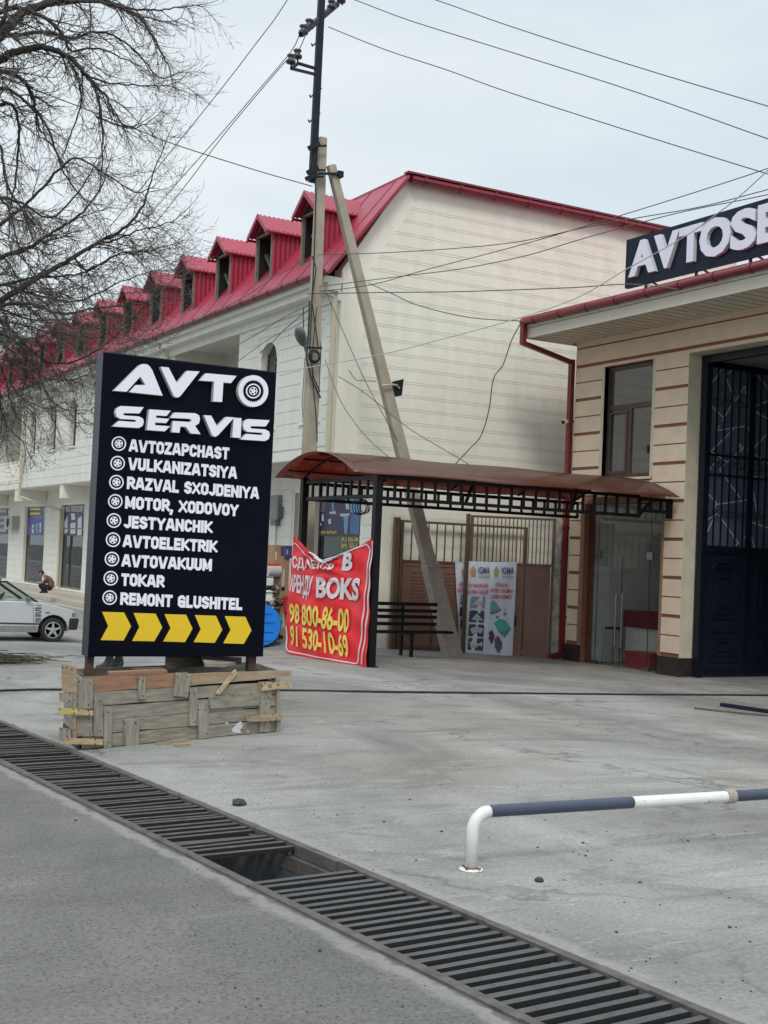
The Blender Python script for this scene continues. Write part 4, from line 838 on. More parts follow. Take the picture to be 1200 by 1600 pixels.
BT = [(Q2([(95, 105), (135, 110), (220, 130), (226, 370), (100, 360)]), WTAN, .028, .03), (Q2([(75, 375), (190, 372), (185, 460), (80, 455)]), WGREYV, .03, .03), (Q2([(245, 248), (380, 246), (378, 522), (245, 520)]), WGREYV, .0265, .024),
      (Q2([(60, 515), (235, 524), (235, 578), (60, 570)]), WYEL, .055, .022), (Q2([(236, 526), (380, 538), (380, 588), (236, 579)]), WLT, .055, .022), (Q2([(388, 397), (466, 395), (472, 780), (388, 780)]), WGREYV, .0266, .025), (Q2([(475, 515), (550, 515), (555, 882), (480, 890)]), WGREYV, .0266, .025),
      (Q2([(672, 622), (800, 615), (808, 625), (808, 878), (680, 888)]), WGREYV, .0267, .03), (Q2([(812, 230), (872, 228), (868, 430), (812, 435)]), WGREYV, .0269, .02), (Q2([(120, 798), (472, 808), (472, 860), (120, 852)]), WLT, .057, .022), (Q2([(75, 700), (168, 712), (168, 800), (80, 815)]), WGREYV, .03, .026),
      (Q2([(190, 372), (218, 372), (222, 800), (200, 800)]), WTAN, .031, .022), (Q2([(232, 590), (380, 592), (380, 780), (232, 782)]), WGREY, .0262, .012),
      (Q3([(90, 183), (220, 196), (187, 415), (60, 402)]), WGREYV, .036, .022), (Q3([(205, 330), (275, 330), (280, 680), (205, 685)]), WGREYV, .0267, .024), (Q3([(285, 487), (370, 470), (397, 795), (285, 805)]), WGREYV, .0264, .026),
      (Q3([(390, 415), (620, 392), (860, 370), (860, 490), (600, 508), (400, 522)]), WGREY, .0264, .024), (Q3([(635, 155), (657, 187), (485, 390), (456, 380)]), WLT, .038, .02), (Q3([(860, 432), (960, 432), (962, 738), (862, 745)]), WGREYV, .0264, .022), (Q3([(860, 270), (975, 268), (975, 425), (862, 430)]), WGREYV, .0263, .02),
      (Q3([(880, 282), (1165, 277), (1172, 318), (885, 355)]), WLT, .052, .022), (Q3([(735, 600), (1065, 568), (1076, 622), (900, 640), (742, 640)]), WTAN, .051, .03), (Q3([(1008, 240), (1032, 240), (1045, 738), (1006, 752)]), WGREYV, .004, .05)]
for pts, m, d0, th in BT:
    bo_ = fbat(pts, m, d0, th); pl = lambda a, b: PN(a, b, FP0 + FNn * (d0 + th), FNn)
    cxp = sum(p[0] for p in pts) / len(pts); cyp = sum(p[1] for p in pts) / len(pts)
    for k in range(3):
        p = pts[k % len(pts)]; q = (cxp + (p[0] - cxp) * random.uniform(.55, .8), cyp + (p[1] - cyp) * random.uniform(.6, .85)); mb = MB(); c = pl(*q); mb.lathe(c, [(.0075, 0), (.007, .002)], FNn, 7); mb.build('nail', DARK, bo_)
mb = MB(); pl = lambda a, b: PN(a, b, FP0 + FNn * .026, FNn)
for pts in ([(640, 690), (665, 660), (700, 640), (715, 690), (690, 720), (700, 755), (655, 750), (620, 745), (612, 715)], [(550, 655), (575, 652), (578, 668), (556, 670)], [(755, 730), (772, 726), (770, 745), (758, 744)]): poly_on(mb, Q3(pts), pl, FNn, .0004, .0016)
mb.build('paint_splash', mat('dried_paint', (.55, .56, .58), .8), fw)
mb = MB(); pl = lambda a, b: PN(a, b, FP0 + FNn * .0745, FNn)
for s, q in (('1', Q3([(892, 296), (902, 296), (902, 325), (892, 326)])), ('0', Q3([(955, 292), (985, 292), (985, 330), (955, 332)])), ('5', Q3([(1035, 288), (1062, 286), (1062, 312), (1035, 314)]))): text_on(mb, s, q, pl, FNn, .0015, -.005)
mb.build('pencil_mark', DARK, fw)
# loose boards lying on the box
mb = MB(); a = [P(1.05, .45, .63), P(2.05, .55, .63), P(2.05, .58, .63), P(1.05, .48, .63)]; mb.hexa(a, [v + Vector((0, 0, .135)) if i in (0, 3) else v + Vector((0, 0, .07)) for i, v in enumerate(a)]); mb.build('loose_board', WDK, label='nearly black board standing on edge behind the front of the plank box', cat='board')
mb = MB(); a = [P(1.42, .12, .665), P(1.66, .1, .655), P(1.85, .22, .66), P(1.5, .5, .71)]; mb.hexa(a, [v + Vector((0, 0, .03)) for v in a]); mb.build('loose_board', WGREY, label='short grey board lying tilted on top of the plank box at its right half', cat='board')
mb = MB(); a = [P(.3, -.02, .638), P(.93, -.02, .638), P(.93, .12, .636), P(.3, .12, .636)]; mb.hexa(a, [v + Vector((0, 0, .028)) for v in a]); mb.build('loose_board', WBRN, label='reddish brown board lying flat on the left top of the plank box', cat='board')
mb = MB(); a = [P(.62, .15, .64), P(.95, .13, .64), P(.96, .3, .645), P(.6, .3, .645)]; mb.hexa(a, [v + Vector((0, 0, .02)) for v in a]); mb.build('loose_board', WDK, label='small dark scrap lying behind the flat brown board beside the left sign post', cat='board')
for (px, py, l, a_) in ((285, 1166, .16, .2), (281, 1160, .2, .5), (255, 1163, .14, .1)):
    g_ = PZ(px, py, 0); mb = MB(); mb.bar((g_.x - l / 2, g_.y - .02, .012), (g_.x + l / 2, g_.y + a_ * .1, .012), .03, .02); mb.build('wood_scrap', WTAN, label='small wood offcut lying on the concrete in front of the plank box', cat='wood scrap', group='wood offcuts in front of the plank box')
# ------------------------------------------------------------------ parking barrier
WPAINT = mat('white_paint', (.70, .70, .68), .4, 0, .06, 9, .1, 40); NPAINT = mat('navy_paint', (.045, .058, .095), .4, 0, .15, 9, .1, 40)
def chips(m, scale, lo, col, rough=.8):
    t = m.node_tree; b = t.nodes['Principled BSDF']; c = t.nodes.new('ShaderNodeTexCoord'); n = t.nodes.new('ShaderNodeTexNoise'); n.inputs['Scale'].default_value = scale; n.inputs['Detail'].default_value = 6; n.inputs['Roughness'].default_value = .7
    r = t.nodes.new('ShaderNodeValToRGB'); r.color_ramp.elements[0].position = lo; r.color_ramp.elements[1].position = lo + .03; x = t.nodes.new('ShaderNodeMix'); x.data_type = 'RGBA'
    t.links.new(c.outputs['Object'], n.inputs['Vector']); t.links.new(n.outputs['Fac'], r.inputs['Fac']); t.links.new(r.outputs['Color'], x.inputs['Factor'])
    t.links.new(b.inputs['Base Color'].links[0].from_socket, x.inputs['A']); x.inputs['B'].default_value = (*col, 1); t.links.new(x.outputs['Result'], b.inputs['Base Color'])
chips(WPAINT, 26, .66, (.16, .085, .05)); chips(NPAINT, 30, .68, (.22, .22, .22)); chips(WPAINT, 7, .60, (.46, .44, .40))
bd = Vector((1, -.035, 0)).normalized(); B0 = Vector((4.199, 6.275, 0)); rr = .0365; zc = .335
br = thing('parking_barrier', 'low tubular parking barrier painted white and navy beside the drain', 'barrier', B0)
BPp = lambda s, z=zc: B0 + bd * s + Vector((0, 0, z))
mb = MB(); mb.tube([BPp(0, .008), BPp(0, zc - .11)] + [BPp(.11 - .11 * math.cos(t), zc - .11 + .11 * math.sin(t)) for t in lin(.15, math.pi / 2, 8)], rr, 16); mb.build('white_elbow', WPAINT, br, smooth=True)
for s0_, s1_, m, n_ in ((.112, 1.155, NPAINT, 'navy_section'), (1.157, 1.925, WPAINT, 'white_section'), (1.99, 3.0, NPAINT, 'navy_section'), (3.002, 3.4, WPAINT, 'white_section')):
    mb = MB(); mb.tube([BPp(s0_), BPp(s1_)], rr, 16); mb.build(n_, m, br, smooth=False)
mb = MB()
for k in range(6): s = 1.93 + k * .011; mb.tube([BPp(s) + (zz * math.cos(t) + bd.cross(zz) * math.sin(t)) * (rr + .004) for t in lin(0, 2 * math.pi, 14)], .0075, 5)
mb.tube([BPp(1.92), BPp(1.995)], rr - .001, 12); mb.build('rope_wrap', mat('rope', (.34, .31, .25), .9, 0, .3, 60), br)
mb = MB(); mb.tube([BPp(3.4), BPp(3.41)] + [BPp(3.41 + .11 * math.sin(t), zc - .11 + .11 * math.cos(t)) for t in lin(.15, math.pi / 2, 8)] + [BPp(3.52, .005)], rr, 16); mb.build('white_elbow', WPAINT, br, smooth=True)
for s in (0, 3.52):
    mb = MB(); mb.lathe(BPp(s, .001), [(.07, 0), (.072, .004), (.068, .009), (.04, .012)], n=20); fl_ = mb.build('base_flange', WPAINT, br)
    for k in range(4): mb = MB(); a_ = .5 + k * math.pi / 2; mb.lathe(BPp(s, .01) + Vector((.054 * math.cos(a_), .054 * math.sin(a_), 0)), [(.009, 0), (.009, .008), (.005, .011)], n=6); mb.build('bolt', RUST, fl_)
    mb = MB(); mb.lathe(BPp(s, .011), [(.046, 0), (.040, .008)], n=18); mb.build('weld_seam', mat('weld_rust', (.14, .075, .045), .8, 0, .4, 40), fl_)
# ------------------------------------------------------------------ utility pole with brace
CONC = mat('pole_concrete', (.30, .265, .21), .9, 0, .2, 3, .4, 60, .3, (.42, .375, .30)); MASTM = mat('mast_steel', (.010, .015, .024), .5, 0, .3, 5, 0, 60, .25)
YP = 23.3
pt = PY(503.5, 215, YP); pb_ = PY(472, 985, YP); pole_b = Vector((pb_.x, YP, gz(pb_.x, YP)))
ut = thing('utility_pole', 'concrete utility pole with black steel mast on top and a slanting concrete brace', 'utility pole', pole_b)
def taper(mb, a, b, wa, da, wb, db, ch=.03):
    a = Vector(a); b = Vector(b); d = (b - a).normalized(); x = d.cross(Vector((0, 1, 0))).normalized(); y = x.cross(d)
    def rg(c, w_, e): return [c + x * w_ / 2 * sx + y * e / 2 * sy for sx, sy in ((-1, -1), (1, -1), (1, 1), (-1, 1))]
    mb.hexa(rg(a, wa, da), rg(b, wb, db))
mb = MB(); taper(mb, pole_b + Vector((0, 0, -.3)), Vector((pt.x, YP, pt.z)), .34, .22, .17, .15); mb.build('concrete_shaft', CONC, ut, bevel=.02)
bb = PY(708, 1028, 22.75); btp = PY(517, 258, YP - .1); mb = MB(); taper(mb, (bb.x + .12, 22.75, bb.z - .4), btp, .30, .22, .17, .15); mb.build('brace', CONC, ut, bevel=.02)
mb = MB(); BR0 = Vector((bb.x, 22.75, bb.z)); dirb = (btp - BR0).normalized(); taper(mb, BR0 - dirb * .35, BR0 + dirb * 2.05, .37, .28, .32, .255); mb.build('brace_footing', mat('rough_concrete', (.30, .27, .235), .95, 0, .2, 7, .8, 30, .3, (.42, .385, .335)), ut, bevel=.02)
m0 = PY(488, 285, YP - .14); m1 = PY(503.5, -25, YP - .14); mb = MB(); taper(mb, (m0.x, YP - .14, m0.z), (m1.x, YP - .14, m1.z), .145, .09, .13, .09); mb.build('steel_mast', MASTM, ut)
mb = MB(); a = PY(503, 30, YP - .14); mb.tube([a, PY(501, -40, YP - .14)], .05, 6); mb.build('mast_tip', MASTM, ut)
def pp(px, py, dy=-.14): return PY(px, py, YP + dy)
ca, cb = pp(470, 54, -.62), pp(527, 6, .38)
mb = MB(); mb.bar(ca, cb, .09, .1); mb.build('crossarm', MASTM, ut)
mb = MB(); mb.bar(pp(496, 117), pp(455, 107, -.5), .05, .05); mb.bar(pp(496, 108), pp(466, 99, -.2), .05, .05); mb.bar(pp(455, 107, -.5), pp(466, 99, -.2), .05, .05); mb.build('side_bracket', MASTM, ut)
PORC = mat('insulator_glaze', (.045, .05, .055), .25, 0, .3, 6)
for (px, py, dy, base) in ((474, 45, -.5, 52), (483, 36, -.3, 46), (518, 6, .2, 12), (454.5, 91, -.5, 107), (464.5, 83, -.2, 99), (533, -4, .4, 8)):
    c = pp(px, py + 5, dy); mb = MB(); mb.lathe(c - Vector((0, 0, .02)), [(.03, -.02), (.095, -.015), (.10, .03), (.06, .07), (.055, .1), (.085, .12), (.08, .15), (.03, .17)], n=12); i_ = mb.build('insulator', PORC, ut, smooth=True)
    mb = MB(); b0_ = pp(px + (1 if base > 60 else 2), base, dy); mb.tube([b0_, c], .018, 6); mb.build('pin', MASTM, i_)
for (px, py) in ((489, 72), (486, 152), (484, 191)): mb = MB(); a = pp(px - 1, py, -.3); mb.tube([pp(px + 16, py - 14, .0), a, a + Vector((-.02, 0, .05))], .016, 5); mb.build('climbing_peg', MASTM, ut)
for (px, py) in ((491, 228), (489, 266), (487, 276)):
    mb = MB(); a = pp(px - 9, py + 4, -.22); b = pp(px + 8, py - 4, -.22); mb.bar(a, b, .06, .09); mb.bar(pp(px + 2, py, -.2), pp(px + 19, py, -.2), .03, .04); mb.build('clamp', MASTM, ut)
mb = MB(); mb.bar(pp(497, 271, -.22), pp(533, 272, -.22), .03, .05); mb.box(*[v for p_ in [pp(530, 272, -.2)] for v in (p_.x - .04, p_.x + .08, p_.y - .05, p_.y + .2, p_.z - .06, p_.z + .06)]); mb.build('clamp', MASTM, ut)
CAB = mat('cable_black', (.015, .015, .017), .5)
for pts, r in (([(489, 255), (494, 300), (491, 400), (487, 480), (484, 540), (490, 590), (500, 612)], .016), ([(484, 470), (482, 520), (479, 560), (486, 590), (501, 622)], .02), ([(495, 480), (487, 560), (489, 600), (494, 650), (496, 690)], .012), ([(474, 480), (474, 530), (479, 552)], .012), ([(488, 400), (494, 420), (487, 470), (498, 545)], .014)):
    mb = MB(); mb.tube([PY(x, y, YP - .22 - .0001 * i) for i, (x, y) in enumerate(pts)], r, 5); mb.build('pole_cable', CAB, ut)
mb = MB(); mb.bar(PY(478, 543, YP - .2), PY(503, 544, YP - .2), .02, .04); mb.build('clamp', MASTM, ut)
cl = thing('cable_coil', 'round coil of black cable strapped to the concrete pole', 'cable coil', PY(491, 570, YP - .25))
cc = PY(491, 557, YP - .24)
for k in range(3): mb = MB(); r = .125 - k * .018; mb.tube([cc + Vector((r * math.cos(t) + rj(.004), -.01 * k, r * 1.05 * math.sin(t) + rj(.004))) for t in lin(0, 2 * math.pi, 22)], .016, 6); mb.build('cable_loop', CAB, cl)
sl_ = thing('street_lamp', 'grey oval street lamp head hanging on the concrete pole', 'street lamp', PY(470, 535, YP - .3))
a = PY(465, 510, YP - .75); b = PY(479, 552, YP - .25)
mb = MB(); mb.tube([b, b + (a - b) * .55], .022, 8); mb.build('arm', mat('lamp_grey', (.30, .33, .33), .4, .3, .1), sl_)
d = (a - b).normalized(); mb = MB(); mb.lathe(b + (a - b) * .28, [(.03, 0), (.08, .08), (.11, .22), (.115, .36), (.085, .48), (.03, .55)], d, 16); mb.build('lamp_shade', mat('lamp_grey_green', (.12, .15, .145), .25, 0, .2), sl_, smooth=True)
fl = thing('floodlight', 'flat black floodlight strapped to the slanting brace', 'floodlight', PY(622, 605, 22.9))
q = [PY(615, 596, 22.98), PY(631, 592, 22.98), PY(628, 618, 22.98), PY(618, 620, 22.98)]; mb = MB(); mb.hexa(q, [v + Vector((0, .08, 0)) for v in q]); mb.build('housing', MASTM, fl)
mb = MB(); mb.tube([PY(596, 603, 22.84), PY(613, 601, 22.84), PY(620, 602, 22.93), PY(624, 607, 22.97)], .022, 6); mb.build('strap', mat('strap_pale', (.42, .39, .33), .7), fl)
# ------------------------------------------------------------------ shelter with arched canopy
SH = mat('shelter_steel', (.007, .007, .009), .45, 0, .25, 6, 0, 60, .2)
m = bpy.data.materials.new('brown_polycarbonate'); m.use_nodes = True; t = m.node_tree; t.nodes.clear()
o_ = t.nodes.new('ShaderNodeOutputMaterial'); tl = t.nodes.new('ShaderNodeBsdfTranslucent'); tl.inputs['Color'].default_value = (.36, .085, .045, 1)
df = t.nodes.new('ShaderNodeBsdfPrincipled'); df.inputs['Base Color'].default_value = (.22, .105, .080, 1); df.inputs['Roughness'].default_value = .22; df.inputs['Coat Weight'].default_value = .3
nn = t.nodes.new('ShaderNodeTexNoise'); nn.inputs['Scale'].default_value = 1.4; nn.inputs['Detail'].default_value = 5; rmp = t.nodes.new('ShaderNodeValToRGB'); rmp.color_ramp.elements[0].color = (.19, .085, .062, 1); rmp.color_ramp.elements[1].color = (.27, .15, .125, 1); rmp.color_ramp.elements[0].position = .35; rmp.color_ramp.elements[1].position = .65
tcc = t.nodes.new('ShaderNodeTexCoord'); t.links.new(tcc.outputs['Object'], nn.inputs['Vector']); t.links.new(nn.outputs['Fac'], rmp.inputs['Fac']); t.links.new(rmp.outputs['Color'], df.inputs['Base Color'])
mm = t.nodes.new('ShaderNodeMixShader'); mm.inputs[0].default_value = .42; t.links.new(tl.outputs[0], mm.inputs[1]); t.links.new(df.outputs[0], mm.inputs[2]); t.links.new(mm.outputs[0], o_.inputs['Surface']); POLY = m
XA, XB, YA, YB, ZC0, ZCP = 10.18, 17.52, 19.3, 22.55, 3.24, 3.66
XPO, YPO = 10.76, 19.46
sh = thing('shelter', 'black steel shelter with a brown arched polycarbonate canopy between pole and glass shop', 'shelter', (14, 21, -.15))
def cz(y): u = (y - (YA + YB) / 2) / ((YB - YA) / 2); return ZC0 + (ZCP - ZC0) * (1 - u * u)
mb = MB(); n = 20; ys2 = lin(YA, YB, n); xs2 = lin(XA, XB, 30); vv = []
for x in xs2:
    for y in ys2: vv.append((x, y, cz(y) + .012 * math.sin(x * 2.2 + y) * (1 if XA < x < XB else 0)))
k = n + 1; fs = [(i * k + j, (i + 1) * k + j, (i + 1) * k + j + 1, i * k + j + 1) for i in range(30) for j in range(n)]
mb.mesh(vv, fs); cs = mb.build('canopy_sheet', POLY, sh, smooth=True); so_ = cs.modifiers.new('thick', 'SOLIDIFY'); so_.thickness = .01
for x in (XPO, 12.45, 14.15, 15.85, 17.4):
    mb = MB(); mb.tube([(x, y, cz(y) - .045) for y in lin(YA + .12, YB - .08, 14)], .025, 6); mb.build('arch_rib', SH, sh)
for y in lin(YA + .35, YB - .35, 4): mb = MB(); mb.bar((XPO - .45, y, cz(y) - .035), (XB - .03, y, cz(y) - .035), .03, .03); mb.build('purlin', SH, sh)
for (x, y) in ((XPO, YPO), (XPO, 22.4)): mb = MB(); mb.box(x - .065, x + .065, y - .065, y + .065, gz(x, y) - .05, 3.26); mb.build('post', SH, sh)
mb = MB(); mb.box(XPO - .1, XPO + .1, YPO - .1, YPO + .1, gz(XPO, YPO) - .05, gz(XPO, YPO) + .015); mb.build('base_plate', SH, sh)
ztc = lambda x: 3.17; xj = 16.62
def truss(name, pa, pb, zlo_a, zlo_b, zhi, pitch, wid=.05):
    mb = MB(); pa = Vector(pa); pb = Vector(pb); L = (pb - pa).length
    mb.bar(pa + zz * zhi, pb + zz * zhi, wid + .005, .066); mb.bar(pa + zz * zlo_a, pb + zz * zlo_b, wid + .003, .062); n = max(2, round(L / pitch))
    for i in range(n + 1): p = pa + (pb - pa) * i / n; mb.bar(p + zz * (zlo_a + (zlo_b - zlo_a) * i / n), p + zz * zhi, .04, .042, (1, 0, 0))
    return mb.build(name, SH, sh)
truss('front_truss', (XPO + .06, YPO, 0), (xj, YPO, 0), 2.82, 2.82, 3.2, .27)
truss('front_truss', (xj + .02, YPO, 0), (17.45, YPO, 0), 2.93, 2.93, 3.16, .27)
truss('end_truss', (XPO, YPO + .06, 0), (XPO, 22.35, 0), 2.85, 2.85, 3.18, .3); truss('back_truss', (XPO + .06, 22.4, 0), (17.4, 22.4, 0), 2.85, 2.85, 3.16, .3)
for a, b in (((12.6, YPO + .02, 2.85), (13.2, YPO + .6, 3.45)), ((15.0, YPO + .02, 2.85), (15.6, YPO + .6, 3.45)), ((XPO + .05, YPO, 3.18), (XPO + .75, YPO + .5, 3.4)), ((16.6, YPO, 2.8), (17.2, YPO + .3, 3.15))): mb = MB(); mb.bar(a, b, .05, .05); mb.build('strut', SH, sh)
mb = MB(); mb.box(17.36, 17.46, YPO - .04, YPO + .06, 2.8, 3.2); mb.build('wall_bracket', SH, sh)
# coil hanging from the end truss
cl = thing('cable_coil', 'loose coil of thin black cable hanging under the shelter roof', 'cable coil', PY(566, 790, 20.4)); cc = PY(566, 792, 20.4)
for k in range(4): mb = MB(); r = .14 - k * .012; ox = .05 * k - .06; mb.tube([cc + Vector((ox + r * math.cos(t), .02 * k, rj(.01) + r * 1.1 * math.sin(t))) for t in lin(0, 2 * math.pi, 22)], .009, 5); mb.build('cable_loop', CAB, cl)
# bench
BY = 22.42; bz0 = gz(13.4, BY); bn = thing('metal_bench', 'black metal slat bench under the shelter in front of the brown gate', 'bench', (13.3, BY, bz0))
xl = 12.2; xr_ = PY(700, 987, BY).x; zs_ = PY(690, 987, BY).z
mb = MB(); mb.box(xl, xr_, BY - .22, BY - .14, zs_ - .03, zs_ + .02); mb.box(xl, xr_, BY - .11, BY - .03, zs_ - .03, zs_ + .02); mb.box(xl, xr_, BY + .0, BY + .08, zs_ - .03, zs_ + .02); mb.build('seat', SH, bn)
xr2 = PY(682, 960, BY + .2).x
for py in (944, 954.5, 964, 975): z = PY(650, py, BY + .2).z; mb = MB(); mb.box(xl, xr2, BY + .18, BY + .21, z - .035, z + .035); mb.build('back_slat', SH, bn)
xm_ = PY(637, 985, BY).x
for x in (xm_, xl + .1):
    mb = MB(); mb.box(x - .03, x + .03, BY - .2, BY - .14, bz0 - .05, zs_ - .03); mb.build('leg', SH, bn); mb = MB(); mb.box(x - .028, x + .028, BY + .212, BY + .262, bz0 - .05, PY(650, 943, BY + .2).z); mb.build('leg', SH, bn); mb = MB(); mb.box(x - .027, x + .027, BY - .14, BY + .212, zs_ - .08, zs_ - .032); mb.build('seat_bearer', SH, bn)
# ------------------------------------------------------------------ yard gate, pillar and hanging banners
def PGd(px, py):
    d = ray(px, py); t = 2.0
    while t < 200:
        p = CAM + d * t
        if p.z < gz(p.x, p.y): break
        t += .01
    return Vector((p.x, p.y, gz(p.x, p.y)))
GBR = mat('gate_brown', (.20, .105, .075), .5, 0, .12, 3, .1, 60); GBR2 = mat('gate_bar_brown', (.10, .065, .035), .5, 0, .2, 6)
YL = 24.42
def leaf_geo(t, A_, B_, zb, zm, zt, nb, panels, thick=.04):
    A_ = Vector(A_); B_ = Vector(B_); u = (B_ - A_); L = u.length; u.normalize(); nrm = Vector((u.y, -u.x, 0))
    Pq = lambda s, z, d=0: A_ + u * s + nrm * d + zz * z
    def pb(mb, s0_, s1_, z0_, z1_, d0, d1): mb.hexa([Pq(s0_, z0_, d0), Pq(s1_, z0_, d0), Pq(s1_, z0_, d1), Pq(s0_, z0_, d1)], [Pq(s0_, z1_, d0), Pq(s1_, z1_, d0), Pq(s1_, z1_, d1), Pq(s0_, z1_, d1)])
    mb = MB()
    for s0_ in (0, L - .07): pb(mb, s0_, s0_ + .07, zb, zt, -.03, .03)
    for z in (zb, zm - .06, zt - .05): pb(mb, .07, L - .07, z, z + .05, -.028, .028)
    mb.build('gate_frame', GBR2, t)
    for i in range(panels):
        a = .08 + (L - .16) * i / panels; b = .08 + (L - .16) * (i + 1) / panels; mb = MB(); pb(mb, a + .01, b - .01, zb + .05, zm - .06, -.01, .012)
        for w_ in (.05,):
            pb(mb, a + .03, a + .07, zb + .08, zm - .1, .012, .026); pb(mb, b - .07, b - .03, zb + .08, zm - .1, .012, .026); pb(mb, a + .07, b - .07, zm - .14, zm - .1, .012, .026); pb(mb, a + .07, b - .07, zb + .08, zb + .12, .012, .026)
        cxs = (a + b) / 2; wq = (b - a) * .22
        for k in range(9): z = zm - .38 - k * .075; pb(mb, cxs - wq, cxs + wq, z, z + .03, .012, .022)
        for k in range(4): z = zb + .5 - k * .075; pb(mb, cxs - wq, cxs + wq, z, z + .03, .012, .022)
        pb(mb, cxs - wq, cxs + wq, zm - .28, zm - .255, .012, .026)
        mb.build('gate_panel', GBR, t)
    for i in range(1, nb): s = .07 + (L - .14) * i / nb; mb = MB(); pb(mb, s - .011, s + .011, zm - .01, zt - .05, -.012, .012); mb.build('gate_bar', GBR2, t)
    return Pq, nrm
xa = PY(618, 1017, YL).x; xb2 = PY(819, 950, YL).x; zl0 = PY(618, 1015, YL).z; zlm = PY(640, 874, YL).z; zlt = PY(640, 813, YL).z
lg = thing('yard_gate', 'closed brown metal gate leaf with upright bars behind the bench and the slanting brace', 'gate', (xa, YL, zl0))
leaf_geo(lg, (xa, YL, 0), (xb2, YL, 0), zl0, zlm, zlt, 15, 4)
mb = MB(); mb.box(xa - .16, xa - .04, YL - .05, YL + .06, zl0 - .3, zlt + .05); mb.build('gate_post', GBR2, lg)
HX = PY(862, 1000, 23.3); H = Vector((HX.x, 23.3, 0)); EX = PY(728, 1000, 24.18); E_ = Vector((EX.x, 24.18, 0))
rg_ = thing('yard_gate', 'brown metal gate leaf with a paler door panel, held ajar beside the concrete pillar', 'gate', (E_.x, E_.y, -.35))
un = (H - E_).normalized(); LN_ = Vector((un.y, -un.x, 0))
lpn = lambda px, py: PN(px, py, E_, LN_)
zb = lpn(800, 1033).z; zm_ = lpn(800, 879).z; zt_ = lpn(800, 807.5).z
leaf_geo(rg_, E_, H, zb, zm_, zt_, 20, 3)
mb = MB(); a = lpn(728, 808); mb.box(a.x - .03, a.x + .04, 24.1, 24.17, zb - .1, zt_ + .02); mb.build('gate_post', GBR2, rg_)
mb = MB(); q = lpn(805, 970); mb.tube([q + LN_ * .05 + zz * .12, q + LN_ * .06, q + LN_ * .05 - zz * .12], .02, 6); mb.build('gate_handle', DARK, rg_)
pc = PY(870, 1036, 23.2)
pl_ = MB(); taper(pl_, (pc.x, 23.2, -.8), (pc.x, 23.2, PY(874, 812, 23.2).z), .24, .24, .22, .22)
pl_.build('concrete_pillar', mat('whitewashed_pillar', (.10, .09, .08), .95, 0, .3, 5, .5, 40, .3, (.52, .48, .42)), label='whitewashed concrete gate pillar beside the dark red downpipe', cat='pillar', bevel=.015)
# banners
BW = mat('banner_white', (.56, .60, .68), .5, 0, .05, 3); BRED = mat('banner_print_red', (.55, .02, .07), .5); BBLU = mat('banner_print_navy', (.025, .05, .14), .5); BPAN = mat('banner_print_dark', (.03, .04, .065), .5, 0, .3, 8); BGR = mat('banner_print_green', (.06, .36, .30), .5, 0, .15, 4); BTE = mat('banner_print_teal', (.14, .30, .34), .5, 0, .15, 4); BOR = mat('banner_print_gold', (.46, .26, .15), .5); BLV = mat('banner_print_lavender', (.20, .24, .34), .5); BSIL = mat('banner_print_silver', (.40, .43, .48), .5, 0, .4, 40)
CB = lambda pts: [(690 + x / 5.714, 800 + y / 5.714) for x, y in pts]
def banner(label, outline, plane, N, prints, texts, nn_=8):
    t = thing('hanging_banner', label, 'banner', plane(*outline[-1]))
    tl_, tr_, br_, bl_ = outline; mb = MB(); ww = []
    off = lambda px, py: .024 + .010 * math.sin(px * .35 + py * .05) + .034 + .006 * math.sin(py * .09 + px * .1)
    B = lambda px, py, o: plane(px, py) + N * (off(px, py) + o)
    nu, nv = 8, 20; vv = [B(*quadmap(outline, i / nu, j / nv), 0) for i in range(nu + 1) for j in range(nv + 1)]
    mb.mesh(vv, [(i * (nv + 1) + j, (i + 1) * (nv + 1) + j, (i + 1) * (nv + 1) + j + 1, i * (nv + 1) + j + 1) for i in range(nu) for j in range(nv)]); cl_ = mb.build('cloth', BW, t, smooth=True)
    for k, (pts, m) in enumerate(prints):
        mb = MB(); c = (sum(p[0] for p in pts) / len(pts), sum(p[1] for p in pts) / len(pts)); mb.quad(*[B(*p, .007 + .0012 * k) for p in pts]); mb.build('printed_shape', m, t)
    for s, q, m in texts:
        vs_, fs = text_geo(s, .02); mb = MB(); mb.mesh([B(*quadmap(q, v[0], v[1]), .026) for v in vs_], fs); mb.build('lettering', m, t)
    return t
rr_ = lambda x0_, y0_, x1_, y1_, m: (CB([(x0_ + 8, y0_), (x1_ - 6, y0_ + 4), (x1_, y0_ + 12), (x1_ - 6, y1_), (x1_ - 16, y1_ + 4), (x0_ - 4, y1_ - 4), (x0_ - 8, y1_ - 14), (x0_, y0_ + 8)]), m)
def arab(x0_, y0_, x1_, y1_, m, sl=8):
    w_ = x1_ - x0_; h_ = y1_ - y0_
    return [(CB([(x0_ + w_ * a, y0_ + h_ * b + sl * a * .5) for a, b in pts]), m) for pts in ([(.15, .85), (.5, .2), (.55, .2), (.85, .85)],)]
pr = [(CB([(248, 520), (278, 478), (308, 520), (300, 580), (262, 580)]), BOR), rr_(258, 752, 386, 856, BLV), rr_(248, 876, 380, 984, BPAN), rr_(242, 1000, 376, 1110, BPAN), rr_(236, 1122, 372, 1232, BPAN)]
pr += [(CB([(262, 835), (300, 800), (322, 775), (345, 800), (378, 838), (330, 826), (300, 826)]), mat('print_gold', (.50, .40, .30), .5)), (CB([(254, 968), (312, 900), (372, 970)]), BSIL), (CB([(250, 1040), (310, 1020), (370, 1042), (350, 1085), (312, 1070), (270, 1085)]), BSIL), (CB([(244, 1150), (275, 1165), (310, 1210), (345, 1160), (366, 1155), (356, 1205), (310, 1175), (256, 1205)]), BSIL)]
